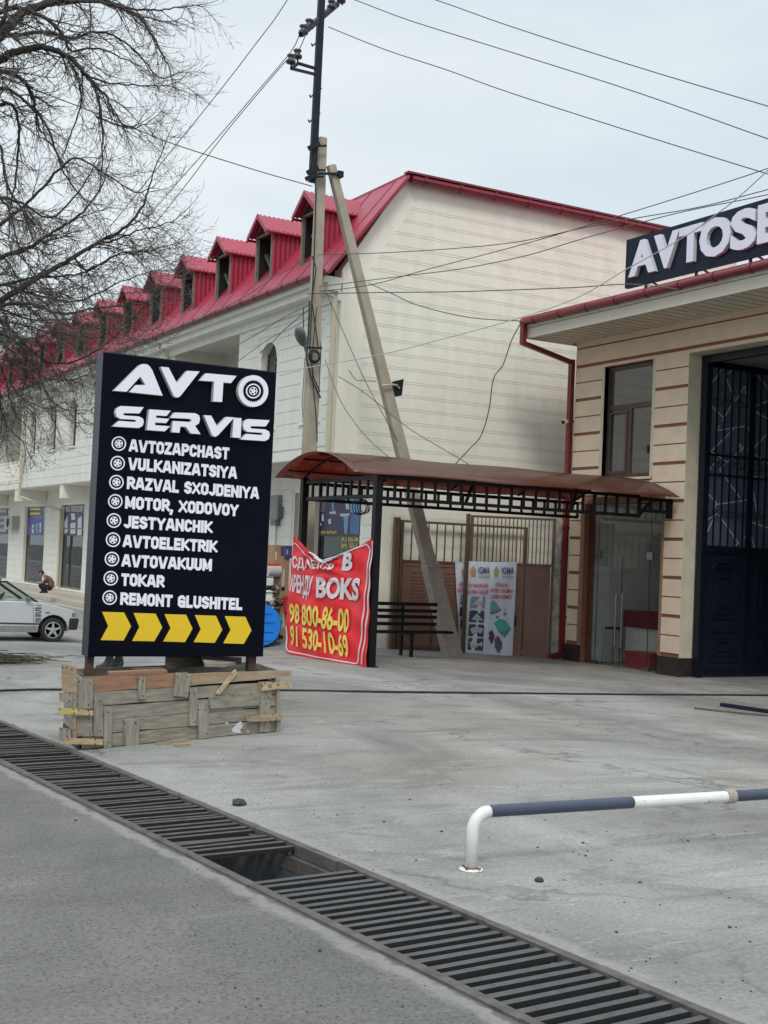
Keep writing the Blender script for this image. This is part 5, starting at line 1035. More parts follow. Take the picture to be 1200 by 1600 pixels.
tx = [('IGMA', CB([(326, 492), (428, 492), (427, 548), (325, 548)]), BBLU), ('GROUP', CB([(326, 566), (428, 566), (428, 588), (325, 588)]), BLV), ('3D NAQSHLAR', CB([(238, 640), (412, 640), (411, 672), (237, 670)]), BRED), ('QUYMA GULLAR', CB([(228, 695), (418, 697), (416, 730), (226, 726)]), BRED)]
def marks(x0_, x1_, y0_, y1_, m, n):
    out = []; w_ = (x1_ - x0_) / n
    for k in range(n):
        if k % 5 == 4: continue
        x = x0_ + k * w_; out.append((CB([(x, y0_ + (y1_ - y0_) * k / n), (x + w_ * .7, y0_ + (y1_ - y0_) * k / n), (x + w_ * .7, y0_ + 28 + (y1_ - y0_) * k / n), (x, y0_ + 28 + (y1_ - y0_) * k / n)]), m))
    return out
banner('white advertising banner with four framed ornament pictures, middle of the three by the gate', CB([(225, 437), (438, 446), (402, 1322), (200, 1306)]), lpn, LN_, pr + marks(216, 396, 1255, 1272, BRED, 14), tx)
pr = [(CB([(460, 520), (484, 480), (512, 520), (500, 580), (468, 580)]), mat('print_olive', (.34, .30, .18), .5)), (CB([(434, 800), (465, 788), (522, 865), (505, 885), (432, 905)]), BTE), (CB([(432, 896), (500, 878), (520, 862), (524, 876), (500, 892), (432, 914)]), BPAN), (CB([(500, 850), (560, 850), (575, 895), (520, 880)]), mat('print_pale', (.42, .50, .58), .5)), (CB([(480, 935), (575, 897), (572, 915), (482, 950)]), BPAN), (CB([(465, 990), (505, 950), (568, 965), (620, 1040), (560, 1115), (500, 1060)]), BGR), (CB([(500, 1058), (560, 1090), (618, 1040), (562, 1118)]), mat('print_deepgreen', (.02, .17, .14), .5)), (CB([(416, 1075), (450, 1052), (472, 1110), (456, 1160), (430, 1120)]), mat('print_wine', (.10, .03, .05), .5)), (CB([(414, 1120), (424, 1112), (455, 1165), (444, 1180)]), BPAN), (CB([(472, 1130), (498, 1100), (536, 1165), (532, 1220), (504, 1262), (470, 1205)]), mat('print_slate', (.07, .085, .12), .5))]
tx = [('IGMA', CB([(534, 495), (644, 497), (642, 552), (533, 550)]), BBLU), ('GROUP', CB([(538, 568), (640, 570), (640, 590), (537, 588)]), BLV), ('OYNALAR,', CB([(478, 632), (592, 636), (590, 668), (476, 664)]), BRED), ('FATSET, KROMKA', CB([(434, 684), (634, 690), (632, 722), (432, 716)]), BRED), ('LAZER XIZMATI', CB([(436, 740), (622, 744), (620, 776), (434, 770)]), BRED)]
banner('white advertising banner with green and dark glass sheets, right of the three by the gate', CB([(438, 446), (668, 447), (626, 1338), (402, 1322)]), lpn, LN_, pr + marks(412, 612, 1272, 1298, BRED, 16), tx)
lpl = lambda px, py: PY(px, py, YL - .04)
pr = [(CB([(158, 530), (185, 490), (206, 530), (206, 575), (170, 575)]), BOR), (CB([(160, 740), (210, 735), (206, 825), (150, 815)]), BLV), (CB([(150, 850), (206, 842), (202, 935), (142, 920)]), BPAN), (CB([(158, 955), (204, 950), (200, 1040), (152, 1030)]), BPAN), (CB([(165, 1062), (200, 1060), (196, 1140), (165, 1130)]), BPAN), (CB([(165, 920), (182, 880), (202, 925)]), BSIL)]
banner('white advertising banner half hidden behind the slanting brace, leftmost of the three', CB([(108, 448), (216, 448), (205, 1330), (150, 1316)]), lpl, NY, pr, [('3D', CB([(140, 628), (190, 628), (188, 656), (138, 655)]), BRED), ('QUY', CB([(124, 678), (202, 678), (200, 708), (122, 706)]), BRED)])
# ------------------------------------------------------------------ red cloth banner on the shelter end
a_ = Vector((10.30, 21.85, 0)); b_ = Vector((10.62, 19.33, 0)); du = (b_ - a_).normalized(); RN = Vector((du.y, -du.x, 0))
if RN.x > 0: RN = -RN
rbn = lambda px, py: PN(px, py, b_, RN)
RED = mat('banner_red', (.74, .018, .030), .38, 0, .1, 3, .1, 8, .5); RW = mat('banner_paint_white', (.62, .62, .66), .45); RY = mat('banner_paint_yellow', (.76, .58, .10), .45)
def Ytop(u):      # upper edge, sagging
    pts = [(0, 838), (.11, 848), (.23, 861), (.33, 871), (.42, 876), (.52, 873), (.68, 863), (.84, 852), (1, 841)]
    for (p, q), (r, s) in zip(pts, pts[1:]):
        if p <= u <= r: return q + (s - q) * (u - p) / (r - p)
def bulge(px, py):
    sag = math.exp(-((px - 505) / 28) ** 2 - ((py - 880) / 26) ** 2)
    return .035 * math.sin((px - 450) * .045) + 0.03 * sag * math.sin((py - 868 - abs(px - 507) * .35) * .42) + .012 * math.sin(px * .17 + py * .06) + .010 * math.sin(py * .13 - px * .11)
RB_ = lambda px, py, o=0: rbn(px, py) + RN * (bulge(px, py) + o)
rbt = thing('red_banner', 'red cloth banner with white and yellow lettering sagging between the shelter posts', 'banner', rbn(510, 1035))
mb = MB(); nu, nv = 40, 48; vv = []
for i in range(nu + 1):
    u = i / nu; tx_, ty_ = 460 + 120 * u, Ytop(u); bx_ = 447 + 124 * u; by_ = 1020 + 23 * u + 3 * math.sin(u * 3.1)
    for j in range(nv + 1): v = j / nv; vv.append(RB_(tx_ + (bx_ - tx_) * v - 3 * math.sin(v * 3.1) * (1 - u), ty_ + (by_ - ty_) * v))
mb.mesh(vv, [(i * (nv + 1) + j, (i + 1) * (nv + 1) + j, (i + 1) * (nv + 1) + j + 1, i * (nv + 1) + j + 1) for i in range(nu) for j in range(nv)]); cb_ = mb.build('cloth', RED, rbt, smooth=True)
mb = MB()
for i in range(8): u0, u1 = .24 + i * .04, .28 + i * .04; f0 = .5 - abs(u0 - .40) * 2.6; f1 = .5 - abs(u1 - .40) * 2.6; p0 = (460 + 120 * u0, Ytop(u0)); p1 = (460 + 120 * u1, Ytop(u1)); mb.quad(RB_(*p0, .0), RB_(*p1, .0), RB_(p1[0], p1[1] + max(.6, 9 * f1), .05), RB_(p0[0], p0[1] + max(.6, 9 * f0), .05))
mb.build('folded_edge', RW, rbt)
def rstrip(pts, wd, m, name):
    mb = MB(); P2 = []
    for (p, q) in zip(pts, pts[1:]):
        n_ = max(2, int(math.hypot(q[0] - p[0], q[1] - p[1]) / 4)); P2 += [(p[0] + (q[0] - p[0]) * i / n_, p[1] + (q[1] - p[1]) * i / n_) for i in range(n_)]
    P2.append(pts[-1])
    for p, q in zip(P2, P2[1:]):
        d = Vector((q[0] - p[0], q[1] - p[1])).normalized(); n2 = Vector((-d.y, d.x)) * wd / 2; mb.quad(RB_(p[0] - n2.x, p[1] - n2.y, .02), RB_(q[0] - n2.x, q[1] - n2.y, .02), RB_(q[0] + n2.x, q[1] + n2.y, .02), RB_(p[0] + n2.x, p[1] + n2.y, .02))
    return mb.build(name, m, rbt)
C1 = lambda pts: [(400 + x / 6, 820 + y / 6) for x, y in pts]
rstrip(C1([(345, 190), (380, 172), (440, 230), (540, 325)]), 1.5, RW, 'border_line'); rstrip(C1([(640, 345), (800, 272), (1030, 180), (1060, 225), (1030, 600), (985, 960), (945, 1290), (920, 1302), (600, 1240), (310, 1182), (285, 1145), (292, 950)]), 2.0, RW, 'border_line')
rstrip(C1([(1095, 150), (1060, 620), (1010, 1080), (985, 1310)]), 2.2, RW, 'border_line')
def rtext(s, q, m, bold=.03):
    vs_, fs = text_geo(s, bold); mb = MB(); mb.mesh([RB_(*quadmap(q, v[0], v[1]), .03) for v in vs_], fs); mb.build('lettering', m, rbt)
rtext('СДАЕТСЯ', C1([(352, 300), (740, 372), (735, 418), (362, 400)]), RW); rtext('B', C1([(820, 275), (918, 262), (896, 425), (806, 420)]), RW, .04)
rtext('АРЕНДУ', C1([(345, 477), (552, 500), (534, 665), (336, 612)]), RW, .035); rtext('BOKS', C1([(594, 502), (972, 512), (958, 700), (588, 672)]), RW, .04)
rtext('98 800-86-00', C1([(328, 742), (876, 800), (862, 1006), (326, 905)]), RY, .03); rtext('91 530-10-69', C1([(332, 948), (862, 1046), (876, 1240), (332, 1118)]), RY, .03)
# ------------------------------------------------------------------ goods beside the shop corner
tb = PGd(420, 1013)
BLUE = mat('tank_blue', (.008, .23, .80), .35, 0, .08, 3); tr = .5 * 67 * (tb - CAM).dot(FW) / 2000 * 1.02
wt = thing('water_tank', 'bright blue round plastic tank lying on its side behind the black signboard', 'water tank', tb)
ax = Vector((-.25, -1, 0)).normalized(); tcn_ = tb + Vector((0, 0, tr)) - ax * .3; tcn_.x = PD(414, 979, (tb - CAM).dot(FW)).x
mb = MB(); mb.lathe(tcn_, [(tr * .9, -.9), (tr, -.85), (tr, -.05), (tr * .96, .0), (tr * .93, .02)], ax, 36); mb.build('shell', BLUE, wt, smooth=False)
ux = ax.cross(zz).normalized(); mb = MB()
for z in (-.32, -.12, .1, .3):
    w_ = math.sqrt(max(0, .85 ** 2 - (z / .5 * .8) ** 2)) * tr * .72; c = tcn_ + ax * .03 + zz * (z * tr / .5) ; mb.bar(c - ux * w_, c + ux * w_ * .9, .03, .045)
mb.bar(tcn_ + ax * .031 - zz * tr * .75, tcn_ + ax * .031 + zz * tr * .8, .03, .1); mb.build('rib', BLUE, wt)
mb = MB(); c = tcn_ + ax * .035 + ux * tr * .66; mb.bar(c - ux * .1, c + ux * .1, .02, .05); mb.build('cap', mat('tank_dark', (.005, .05, .2), .4), wt)
CARD = mat('cardboard', (.33, .215, .125), .8, 0, .1, 4, .1, 40); CARDW = mat('carton_white', (.5, .47, .42), .7)
def obox(pxl, pxr, pyt, pyb, y, dpt, m, label, lid=None, cat='box', grp='cartons stacked by the shop corner'):
    a = PY(pxl, pyb, y); b = PY(pxr, pyt, y); t = MB(); x0_, x1_ = a.x, max(b.x, a.x + .12)
    t.box(x0_, x1_, y, y + dpt, a.z, b.z); o = t.build('carton', m, label=label, cat=cat, group=grp, bevel=.008)
    q = MB(); q.box(x0_ + .03, x0_ + (x1_ - x0_) * .42, y - .003, y, a.z + (b.z - a.z) * .3, a.z + (b.z - a.z) * .7); q.build('label_patch', lid or CARDW, o)
    q = MB(); q.box((x0_ + x1_) / 2 - .03, (x0_ + x1_) / 2 + .03, y - .0035, y + dpt, b.z, b.z + .003); q.build('packing_tape', mat('tape', (.40, .30, .18), .4), o); return o
YB_ = 27.4; gzb = gz(12.8, YB_)
obox(438, 453, 870, 935, YB_, .45, CARD, 'tall upright brown carton left of the red banner')
obox(427, 440, 852, 886, YB_ + .15, .45, CARD, 'brown carton stacked highest against the wall behind the signboard edge')
obox(445, 457, 853, 872, YB_ - .05, .4, mat('carton_blue', (.06, .05, .16), .6), 'small dark blue carton perched on top of the tall brown carton', mat('carton_pale', (.35, .33, .4), .6))
obox(438, 454, 935, 1000, YB_ + .02, .45, CARD, 'lower brown carton under the tall upright carton')
mb = MB(); a = PY(418, 892, YB_ + .1); b = PY(437, 892, YB_ + .1); mb.tube([a, b], .13, 14); ro = mb.build('goods_roll', CARDW, label='white roll with a red end lying on the rack of dark fittings', cat='roll')
mb = MB(); mb.tube([a + zz * .12, b + zz * .12 + Vector((.02, 0, 0))], .05, 10); mb.build('red_wrap', mat('wrap_red', (.5, .02, .03), .5), ro)
rk = thing('display_rack', 'wire display rack of dark metal fittings behind the blue tank', 'display rack', PY(430, 1005, YB_ + .1))
zr0, zr1 = PY(430, 1008, YB_).z, PY(430, 902, YB_).z; xr0, xr1 = PY(412, 950, YB_ + .1).x, PY(441, 950, YB_ + .1).x
mb = MB()
for x in (xr0, xr1): mb.box(x - .015, x + .015, YB_ + .08, YB_ + .11, zr0, zr1); mb.box(x - .015, x + .015, YB_ + .48, YB_ + .51, zr0, zr1)
for k in range(5): z = zr0 + .1 + (zr1 - zr0 - .1) * k / 4; mb.box(xr0 - .02, xr1 + .02, YB_ + .08, YB_ + .51, z - .015, z)
mb.build('rack_frame', DARK, rk)
FIT = [mat('fitting_dark', (.02, .02, .022), .35, .3), mat('fitting_bright', (.42, .40, .40), .3, .6), mat('fitting_wine', (.09, .03, .03), .4)]
for k in range(4):
    z = zr0 + .1 + (zr1 - zr0 - .1) * k / 4
    for j in range(4):
        x = xr0 + .06 + (xr1 - xr0 - .12) * j / 3 + rj(.02); r = random.uniform(.05, .085); mb = MB(); mb.lathe((x, YB_ + .1, z + .12), [(r * .3, -.03), (r, -.02), (r, .05), (r * .5, .07), (r * .5, .12)], (.2, -1, .1 * rj(3)), 10); mb.build('fitting', FIT[(k + j * 2) % 3], rk)
rd = thing('onion_net', 'red net sack hanging beside the lower cartons left of the red banner', 'sack', PY(447, 958, YB_ - .1))
mb = MB()
for k in range(5): c = PY(447 + rj(1.5), 934 + k * 5, YB_ - .1); mb.lathe(c, [(.02, -.07), (.075, -.03), (.085, .02), (.03, .07)], n=10)
mb.build('net', mat('net_red', (.45, .02, .03), .6, 0, .3, 30), rd)
mbx = thing('meter_box', 'grey electric meter box on the cream wall right of the signboard', 'meter box', PX(430, 815, XG))
a = PX(424, 774, XG - .12); b = PX(434, 812, XG - .12); mb = MB(); mb.box(XG - .14, XG - .02, b.y, a.y, b.z, a.z); mb.build('cabinet', mat('meter_grey', (.25, .25, .235), .5, .1, .15), mbx)
mb = MB(); mb.box(XG - .18, XG - .02, b.y - .12, b.y - .005, b.z + .05, a.z - .3); mb.box(XG - .16, XG - .02, b.y + .05, a.y - .1, b.z - .15, b.z - .005); mb.build('breaker_case', mat('meter_dark', (.16, .16, .15), .5), mbx)
mb = MB(); mb.tube([(XG - .05, (a.y + b.y) / 2, b.z - .15), (XG - .05, (a.y + b.y) / 2, -.1)], .018, 6); mb.build('conduit', PIPEC, mbx)
# ------------------------------------------------------------------ things on the ground
HOSE = mat('hose_black', (.018, .018, .018), .6, 0, .3, 20)
pts = [(-60, 1082), (0, 1081), (50, 1079), (100, 1079), (200, 1081), (330, 1080), (440, 1080), (560, 1082), (700, 1083.5), (850, 1085), (1000, 1086.5), (1120, 1087), (1260, 1088)]
hp = [PGd(*p) for p in pts]; hp2 = []
for a, b in zip(hp, hp[1:]):
    for i in range(12): hp2.append(a.lerp(b, i / 12) + Vector((rj(.01), rj(.012), .014)))
mb = MB(); mb.tube(hp2, .015, 6); mb.build('cable_hose', HOSE, label='long black cable hose lying across the yard behind the plank box', cat='hose', smooth=True)
ab = [PGd(1127, 1104), PGd(1262, 1124)]
mb = MB(); mb.bar(ab[0] + zz * .03, ab[1] + zz * .03, .07, .05); mb.build('steel_angle', MASTM, label='black steel bar lying on the concrete before the garage gate', cat='steel bar')
r0 = [PGd(1085, 1108), PGd(1120, 1112), PGd(1160, 1116), PGd(1240, 1124)]; mb = MB(); mb.tube([p + zz * .012 for p in r0], .018, 5); mb.build('mud_strip', mat('mud', (.10, .095, .06), .95, 0, .3, 20), label='thin dirty strip lying parallel to the black steel bar', cat='debris')
STN = mat('stone_dark', (.05, .047, .044), .9, 0, .3, 20)
def stone(c, r, seed):
    rnd = random.Random(seed); mb = MB(); n = 9
    prof = [(r * .5, 0), (r * 1.0, r * .25), (r * .8, r * .6), (r * .35, r * .8)]; mb.lathe(c, prof, n=n); mb.v = [(x + rnd.uniform(-.2, .2) * r, y + rnd.uniform(-.2, .2) * r, z + rnd.uniform(-.1, .1) * r) for x, y, z in mb.v]; return mb
stone(PGd(373, 1258), .055, 1).build('stone', STN, label='dark stone on the concrete beyond the drain, below the plank box', cat='stone')
stone(PGd(842, 1378), .03, 2).build('stone', STN, label='small black lump on the concrete right of the white barrier foot', cat='stone')
DEB = [(490, 1273), (527, 1274), (600, 1285), (895, 1331), (905, 1336), (915, 1338), (918, 1330), (955, 1345), (1030, 1308), (975, 1411), (1140, 1450), (1150, 1449), (1172, 1472), (963, 1458), (1000, 1380), (911, 1318), (650, 1345), (690, 1300), (840, 1325), (1165, 1300), (1115, 1305), (1075, 1315), (640, 1250), (770, 1150), (800, 1180), (205, 1265), (118, 1283), (305, 1463), (500, 1487)]
mb = MB()
for k, p in enumerate(DEB + [(random.uniform(300, 1190), random.uniform(1150, 1590)) for _ in range(160)]):
    q = PGd(*p); w_ = (q - DO).dot(DN)
    if -.1 < w_ < .75: continue
    s_ = stone(q, random.uniform(.005, .012) * (1 if k < len(DEB) else .55), k); mb.mesh(s_.v, s_.f)
mb.build('gravel_debris', STN, kind='stuff', label='scattered small stones and grit on the concrete yard', cat='grit')
bp_ = PGd(22, 1036); mb = MB()
for k in range(150):
    a = random.uniform(-.35, .35) + (math.pi if random.random() < .3 else 0); l = random.uniform(.2, .7); c = bp_ + Vector((random.gauss(-.25, .33), random.gauss(0, .12), abs(random.gauss(.05, .035)))); d = Vector((math.cos(a), math.sin(a) * .6 - .2, random.uniform(-.08, .12))) * l / 2
    mb.tube([c - d, c + d * .2 + Vector((0, 0, .02)), c + d], random.uniform(.004, .009), 3, False)
mb.build('brush_pile', mat('dry_twig', (.10, .095, .065), .9, 0, .4, 12), label='low heap of cut twigs lying on the yard in front of the silver car', cat='brush heap')
# ------------------------------------------------------------------ silver hatchback
SIL = mat('car_silver', (.56, .585, .60), .3, .25, .04, 2, 0, 60, .5, coat=.6); TRIM = mat('car_trim', (.018, .019, .021), .55); TYRE = mat('tyre_rubber', (.02, .02, .02), .8, 0, .3, 12); ALLOY = mat('alloy_rim', (.55, .56, .57), .3, .7); CGL = glass_mat('car_glass', (.82, .88, .86)); SEATM = mat('car_seat', (.05, .05, .055), .8); GREYL = mat('car_lower', (.24, .245, .25), .5, .2)
c0 = PGd(82, 1003); K = .97; CW = 1.56
car = thing('parked_car', 'silver three door hatchback with black roof rack at the left edge of the yard', 'car', c0)
def cp(x, y, z): return c0 + Vector((x * K, y * K, z * K))
def arc(cx0, r, n=10): return [(cx0 - r * math.cos(t), .275 + r * math.sin(t)) for t in lin(-.12, math.pi + .12, n)]
out = [(.50, .40), (.52, .56), (.50, .70), (.42, .735), (.05, .835), (-.36, .915), (-3.05, .94), (-3.38, .88), (-3.46, .6), (-3.42, .34)] + [(x, z) for x, z in arc(-2.46, .335)] + [(-2.05, .215), (-.42, .215)] + [(x, z) for x, z in arc(0, .345)] + [(.38, .27), (.48, .30)]
out = out[::-1]
mb = MB(); F_ = [cp(x, 0, z) for x, z in out]; B_ = [cp(x, CW, z) for x, z in out]; mb.hexa(F_, B_); body = mb.build('body', SIL, car, bevel=.022)
mb = MB(); mb.hexa([cp(-2.1, -.006, .22), cp(-.36, -.006, .22), cp(-.36, .1, .22), cp(-2.1, .1, .22)], [cp(-2.1, -.006, .36), cp(-.36, -.006, .36), cp(-.36, .1, .36), cp(-2.1, .1, .36)]); mb.build('lower_sill', GREYL, car)
mb = MB(); mb.bar(cp(-2.1, -.008, .43), cp(-.34, -.008, .41), .012, .03); mb.build('side_moulding', TRIM, car)
mb = MB(); mb.hexa([cp(.345, -.025, .28), cp(.56, -.02, .28), cp(.56, CW + .02, .28), cp(.345, CW + .025, .28)], [cp(.365, -.025, .56), cp(.60, -.02, .55), cp(.60, CW + .02, .55), cp(.365, CW + .025, .56)]); mb.build('bumper', TRIM, car, bevel=.03)
for y in (.02, CW - .25): mb = MB(); mb.hexa([cp(.46, y, .57), cp(.535, y, .57), cp(.535, y + .23, .57), cp(.46, y + .23, .57)], [cp(.44, y, .69), cp(.51, y, .69), cp(.51, y + .23, .69), cp(.44, y + .23, .69)]); mb.build('headlight', mat('lamp_clear', (.30, .32, .36), .1, .3), car, bevel=.01)
mb = MB(); mb.box(*[v for pr_ in zip(cp(.42, -.004, .58), cp(.49, .03, .68)) for v in pr_]); mb.build('side_repeater', mat('lamp_blue_grey', (.14, .16, .25), .2), car)
rf = [(-1.22, 1.375), (-2.62, 1.385)]; yi = .13
mb = MB(); mb.hexa([cp(-1.08, yi, 1.345), cp(-2.68, yi, 1.35), cp(-2.68, CW - yi, 1.35), cp(-1.08, CW - yi, 1.345)], [cp(-1.16, yi + .04, 1.385), cp(-2.6, yi + .04, 1.395), cp(-2.6, CW - yi - .04, 1.395), cp(-1.16, CW - yi - .04, 1.385)]); mb.build('roof', SIL, car)
for y0_, y1_ in ((.03, yi + .02), (CW - .03, CW - yi - .02)):
    mb = MB(); mb.bar(cp(-.38, y0_, .90), cp(-1.10, y1_, 1.36), .055, .05); mb.bar(cp(-1.62, y0_, .92), cp(-1.66, y1_, 1.36), .03, .09); mb.bar(cp(-3.05, y0_, .92), cp(-2.66, y1_, 1.36), .06, .16); mb.bar(cp(-1.08, y1_, 1.352), cp(-2.66, y1_, 1.358), .045, .04); mb.build('window_pillar', TRIM, car)
    mb = MB(); mb.bar(cp(-.36, y0_ - .012 * (1 if y0_ < 1 else -1), .91), cp(-1.09, y1_ - .012 * (1 if y0_ < 1 else -1), 1.375), .03, .03); mb.build('pillar_trim', SIL, car)
    mb = MB(); mb.quad(cp(-.44, y0_, .91), cp(-1.6, y0_, .925), cp(-1.64, y1_, 1.35), cp(-1.12, y1_, 1.35)); mb.quad(cp(-1.65, y0_, .925), cp(-3.0, y0_, .93), cp(-2.66, y1_, 1.35), cp(-1.68, y1_, 1.35)); mb.build('side_window', CGL, car)
mb = MB(); mb.quad(cp(-.36, .06, .91), cp(-.36, CW - .06, .91), cp(-1.08, CW - yi - .04, 1.36), cp(-1.08, yi + .04, 1.36)); mb.build('windscreen', CGL, car)
mb = MB(); mb.quad(cp(-3.1, .06, .94), cp(-3.1, CW - .06, .94), cp(-2.68, CW - yi - .04, 1.36), cp(-2.68, yi + .04, 1.36)); mb.build('rear_window', CGL, car)
for y in (.28, .95): mb = MB(); mb.hexa([cp(-1.9, y, .6), cp(-1.45, y, .6), cp(-1.45, y + .42, .6), cp(-1.9, y + .42, .6)], [cp(-2.05, y + .05, 1.2), cp(-1.92, y + .05, 1.2), cp(-1.92, y + .37, 1.2), cp(-2.05, y + .37, 1.2)]); mb.build('seat', SEATM, car)
mb = MB(); mb.lathe(cp(-1.0, 1.1, .93), [(.17, 0), (.18, .012), (.16, .024)], (-.8, 0, .6), 16); mb.build('steering_wheel', SEATM, car)
mb = MB(); mb.hexa([cp(-.66, -.09, .93), cp(-.56, -.09, .93), cp(-.56, .02, .93), cp(-.66, .02, .93)], [cp(-.67, -.09, 1.04), cp(-.58, -.09, 1.03), cp(-.58, .02, 1.03), cp(-.67, .02, 1.04)]); mb.build('wing_mirror', mat('mirror_grey', (.12, .16, .19), .4), car, bevel=.012)
for x in (-1.35, -2.45):
    mb = MB(); mb.bar(cp(x, .0, 1.47), cp(x, CW, 1.47), .05, .03)
    for y in (.17, CW - .17): mb.bar(cp(x, y, 1.36), cp(x, y, 1.47), .05, .05)
    mb.build('roof_rack', TRIM, car)
mb = MB(); mb.bar(cp(-1.2, .17, 1.41), cp(-2.6, .17, 1.41), .04, .035); mb.bar(cp(-1.2, CW - .17, 1.41), cp(-2.6, CW - .17, 1.41), .04, .035); mb.build('roof_rail', TRIM, car)
mb = MB(); mb.bar(cp(-.44, -.003, .26), cp(-.50, -.003, .9), .006, .006); mb.build('door_seam', TRIM, car)
mb = MB()
for k in range(9): z = .40 + k * .045; mb.hexa([cp(-.42 - .005 * k, -.0035, z), cp(-.29, -.0035, z), cp(-.29, -.001, z), cp(-.42 - .005 * k, -.001, z)], [cp(-.42, -.0035, z + (.03 if k % 3 else .012)), cp(-.29 - .03 * (k % 2), -.0035, z + (.022 if k % 2 else .03)), cp(-.29 - .03 * (k % 2), -.001, z + .022), cp(-.42, -.001, z + (.03 if k % 3 else .012))])
mb.hexa([cp(-.42, -.0035, .83), cp(-.29, -.0035, .83), cp(-.29, -.001, .83), cp(-.42, -.001, .83)], [cp(-.40, -.0035, .845), cp(-.31, -.0035, .845), cp(-.31, -.001, .845), cp(-.40, -.001, .845)]); mb.build('side_decal', TRIM, car)
mb = MB(); mb.hexa([cp(-.2, -.0035, .655), cp(-.1, -.0035, .66), cp(-.1, -.001, .66), cp(-.2, -.001, .655)], [cp(-.2, -.0035, .68), cp(-.1, -.0035, .685), cp(-.1, -.001, .685), cp(-.2, -.001, .68)]); mb.build('model_badge', TRIM, car)
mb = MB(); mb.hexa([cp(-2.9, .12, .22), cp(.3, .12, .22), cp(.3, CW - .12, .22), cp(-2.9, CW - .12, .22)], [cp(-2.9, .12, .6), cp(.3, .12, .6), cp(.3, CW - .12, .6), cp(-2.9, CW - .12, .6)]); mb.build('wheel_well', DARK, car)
for x in (0, -2.46):
    for y, sg_ in ((-.0, -1), (CW, 1)):
        mb = MB(); mb.lathe(cp(x, y - sg_ * .17, .272), [(.17, 0), (.25, .0), (.268, .03), (.272, .085), (.268, .14), (.25, .17), (.185, .17), (.18, .14)], (0, sg_, 0), 32); w_ = mb.build('wheel', TYRE, car, smooth=False)
        mb = MB(); mb.lathe(cp(x, y - sg_ * .02, .272), [(.185, 0), (.19, .015), (.165, .018), (.16, .0)], (0, sg_, 0), 32); mb.lathe(cp(x, y - sg_ * .02, .272), [(.045, 0), (.045, .018), (.02, .022)], (0, sg_, 0), 12)
        for k in range(5):
            t = math.pi / 2 + k * 2 * math.pi / 5; p = lambda r, d, o: cp(x + r * math.cos(t) - d * math.sin(t), y - sg_ * .02 + sg_ * o, .272 + r * math.sin(t) + d * math.cos(t))
            mb.hexa([p(.03, -.04, 0), p(.165, -.022, 0), p(.165, .022, 0), p(.03, .04, 0)], [p(.03, -.034, .016), p(.165, -.016, .016), p(.165, .016, .016), p(.03, .034, .016)])
        mb.build('rim', ALLOY, w_); mb = MB(); mb.lathe(cp(x, y - sg_ * .035, .272), [(.165, 0), (.16, .006)], (0, sg_, 0), 24); mb.build('brake_disc', DARK, w_)
# ------------------------------------------------------------------ people
SKIN = mat('skin', (.33, .20, .145), .55); HAIR = mat('hair_black', (.012, .010, .009), .6); TRO = mat('trousers_black', (.012, .013, .017), .85); JKB = mat('jacket_brown', (.16, .075, .05), .8, 0, .15, 10); JKD = mat('jacket_dark', (.035, .037, .045), .8); SHO = mat('shoe_grey', (.045, .045, .05), .7); SHK = mat('shoe_black', (.012, .012, .012), .6)
def person(label, base, face, side, J, mats_, sub=2):
    t = thing('person', label, 'person', base); t_f = Vector(face).normalized(); s_f = Vector(side).normalized()
    vs_, rads, es, tags = [], [], [], []
    def V(a, b, z, r): vs_.append(base + t_f * a + s_f * b + zz * z - base); rads.append(r); return len(vs_) - 1
    def E2(i, j, tag): es.append((i, j)); tags.append(tag)
    J(V, E2)
    me = bpy.data.meshes.new('sk'); me.from_pydata([tuple(v) for v in vs_], es, []); o = bpy.data.objects.new('sk', me); COL.objects.link(o)
    sk = o.modifiers.new('skin', 'SKIN'); ss_ = o.modifiers.new('sub', 'SUBSURF'); ss_.levels = sub; ss_.render_levels = sub
    for i, r in enumerate(rads): me.skin_vertices[0].data[i].radius = (r, r)
    me.skin_vertices[0].data[0].use_root = True
    bpy.context.view_layer.update(); m2 = bpy.data.meshes.new_from_object(o.evaluated_get(bpy.context.evaluated_depsgraph_get())); bpy.data.objects.remove(o)
    m2.materials.clear()
    for m_ in mats_: m2.materials.append(m_)
    for p in m2.polygons:
        c = p.center; best = None
        for (i, j), tg in zip(es, tags):
            a, b = vs_[i], vs_[j]; d = b - a; u = max(0, min(1, (c - a).dot(d) / max(1e-9, d.length_squared))); dd = (a + d * u - c).length - (rads[i] + (rads[j] - rads[i]) * u)
            if best is None or dd < best[0]: best = (dd, tg)
        p.material_index = best[1]; p.use_smooth = True
    b_ = bpy.data.objects.new('body', m2); COL.objects.link(b_); b_.parent = t; WL[b_.name] = Vector(base); return t, t_f, s_f
def hand(V, E2, wr, a, b, z, da, dz, sb, tag):
    pm = V(a + da * .06, b, z + dz * .06, .026); E2(wr, pm, tag)
    for k, (o_, l) in enumerate(((-.026, .062), (-.009, .072), (.009, .068), (.026, .052))):
        k1 = V(a + da * .10, b + o_, z + dz * .10, .0095); E2(pm, k1, tag); k2 = V(a + da * (.10 + l * .6), b + o_ * 1.1, z + dz * (.10 + l * .5) - .012, .0085); E2(k1, k2, tag); k3 = V(a + da * (.10 + l * .9), b + o_ * 1.1, z + dz * .1 - .035, .0075); E2(k2, k3, tag)
    t1 = V(a + da * .05, b + sb * .04, z + dz * .05, .010); E2(pm, t1, tag); t2 = V(a + da * .09, b + sb * .055, z + dz * .09 - .01, .0085); E2(t1, t2, tag)
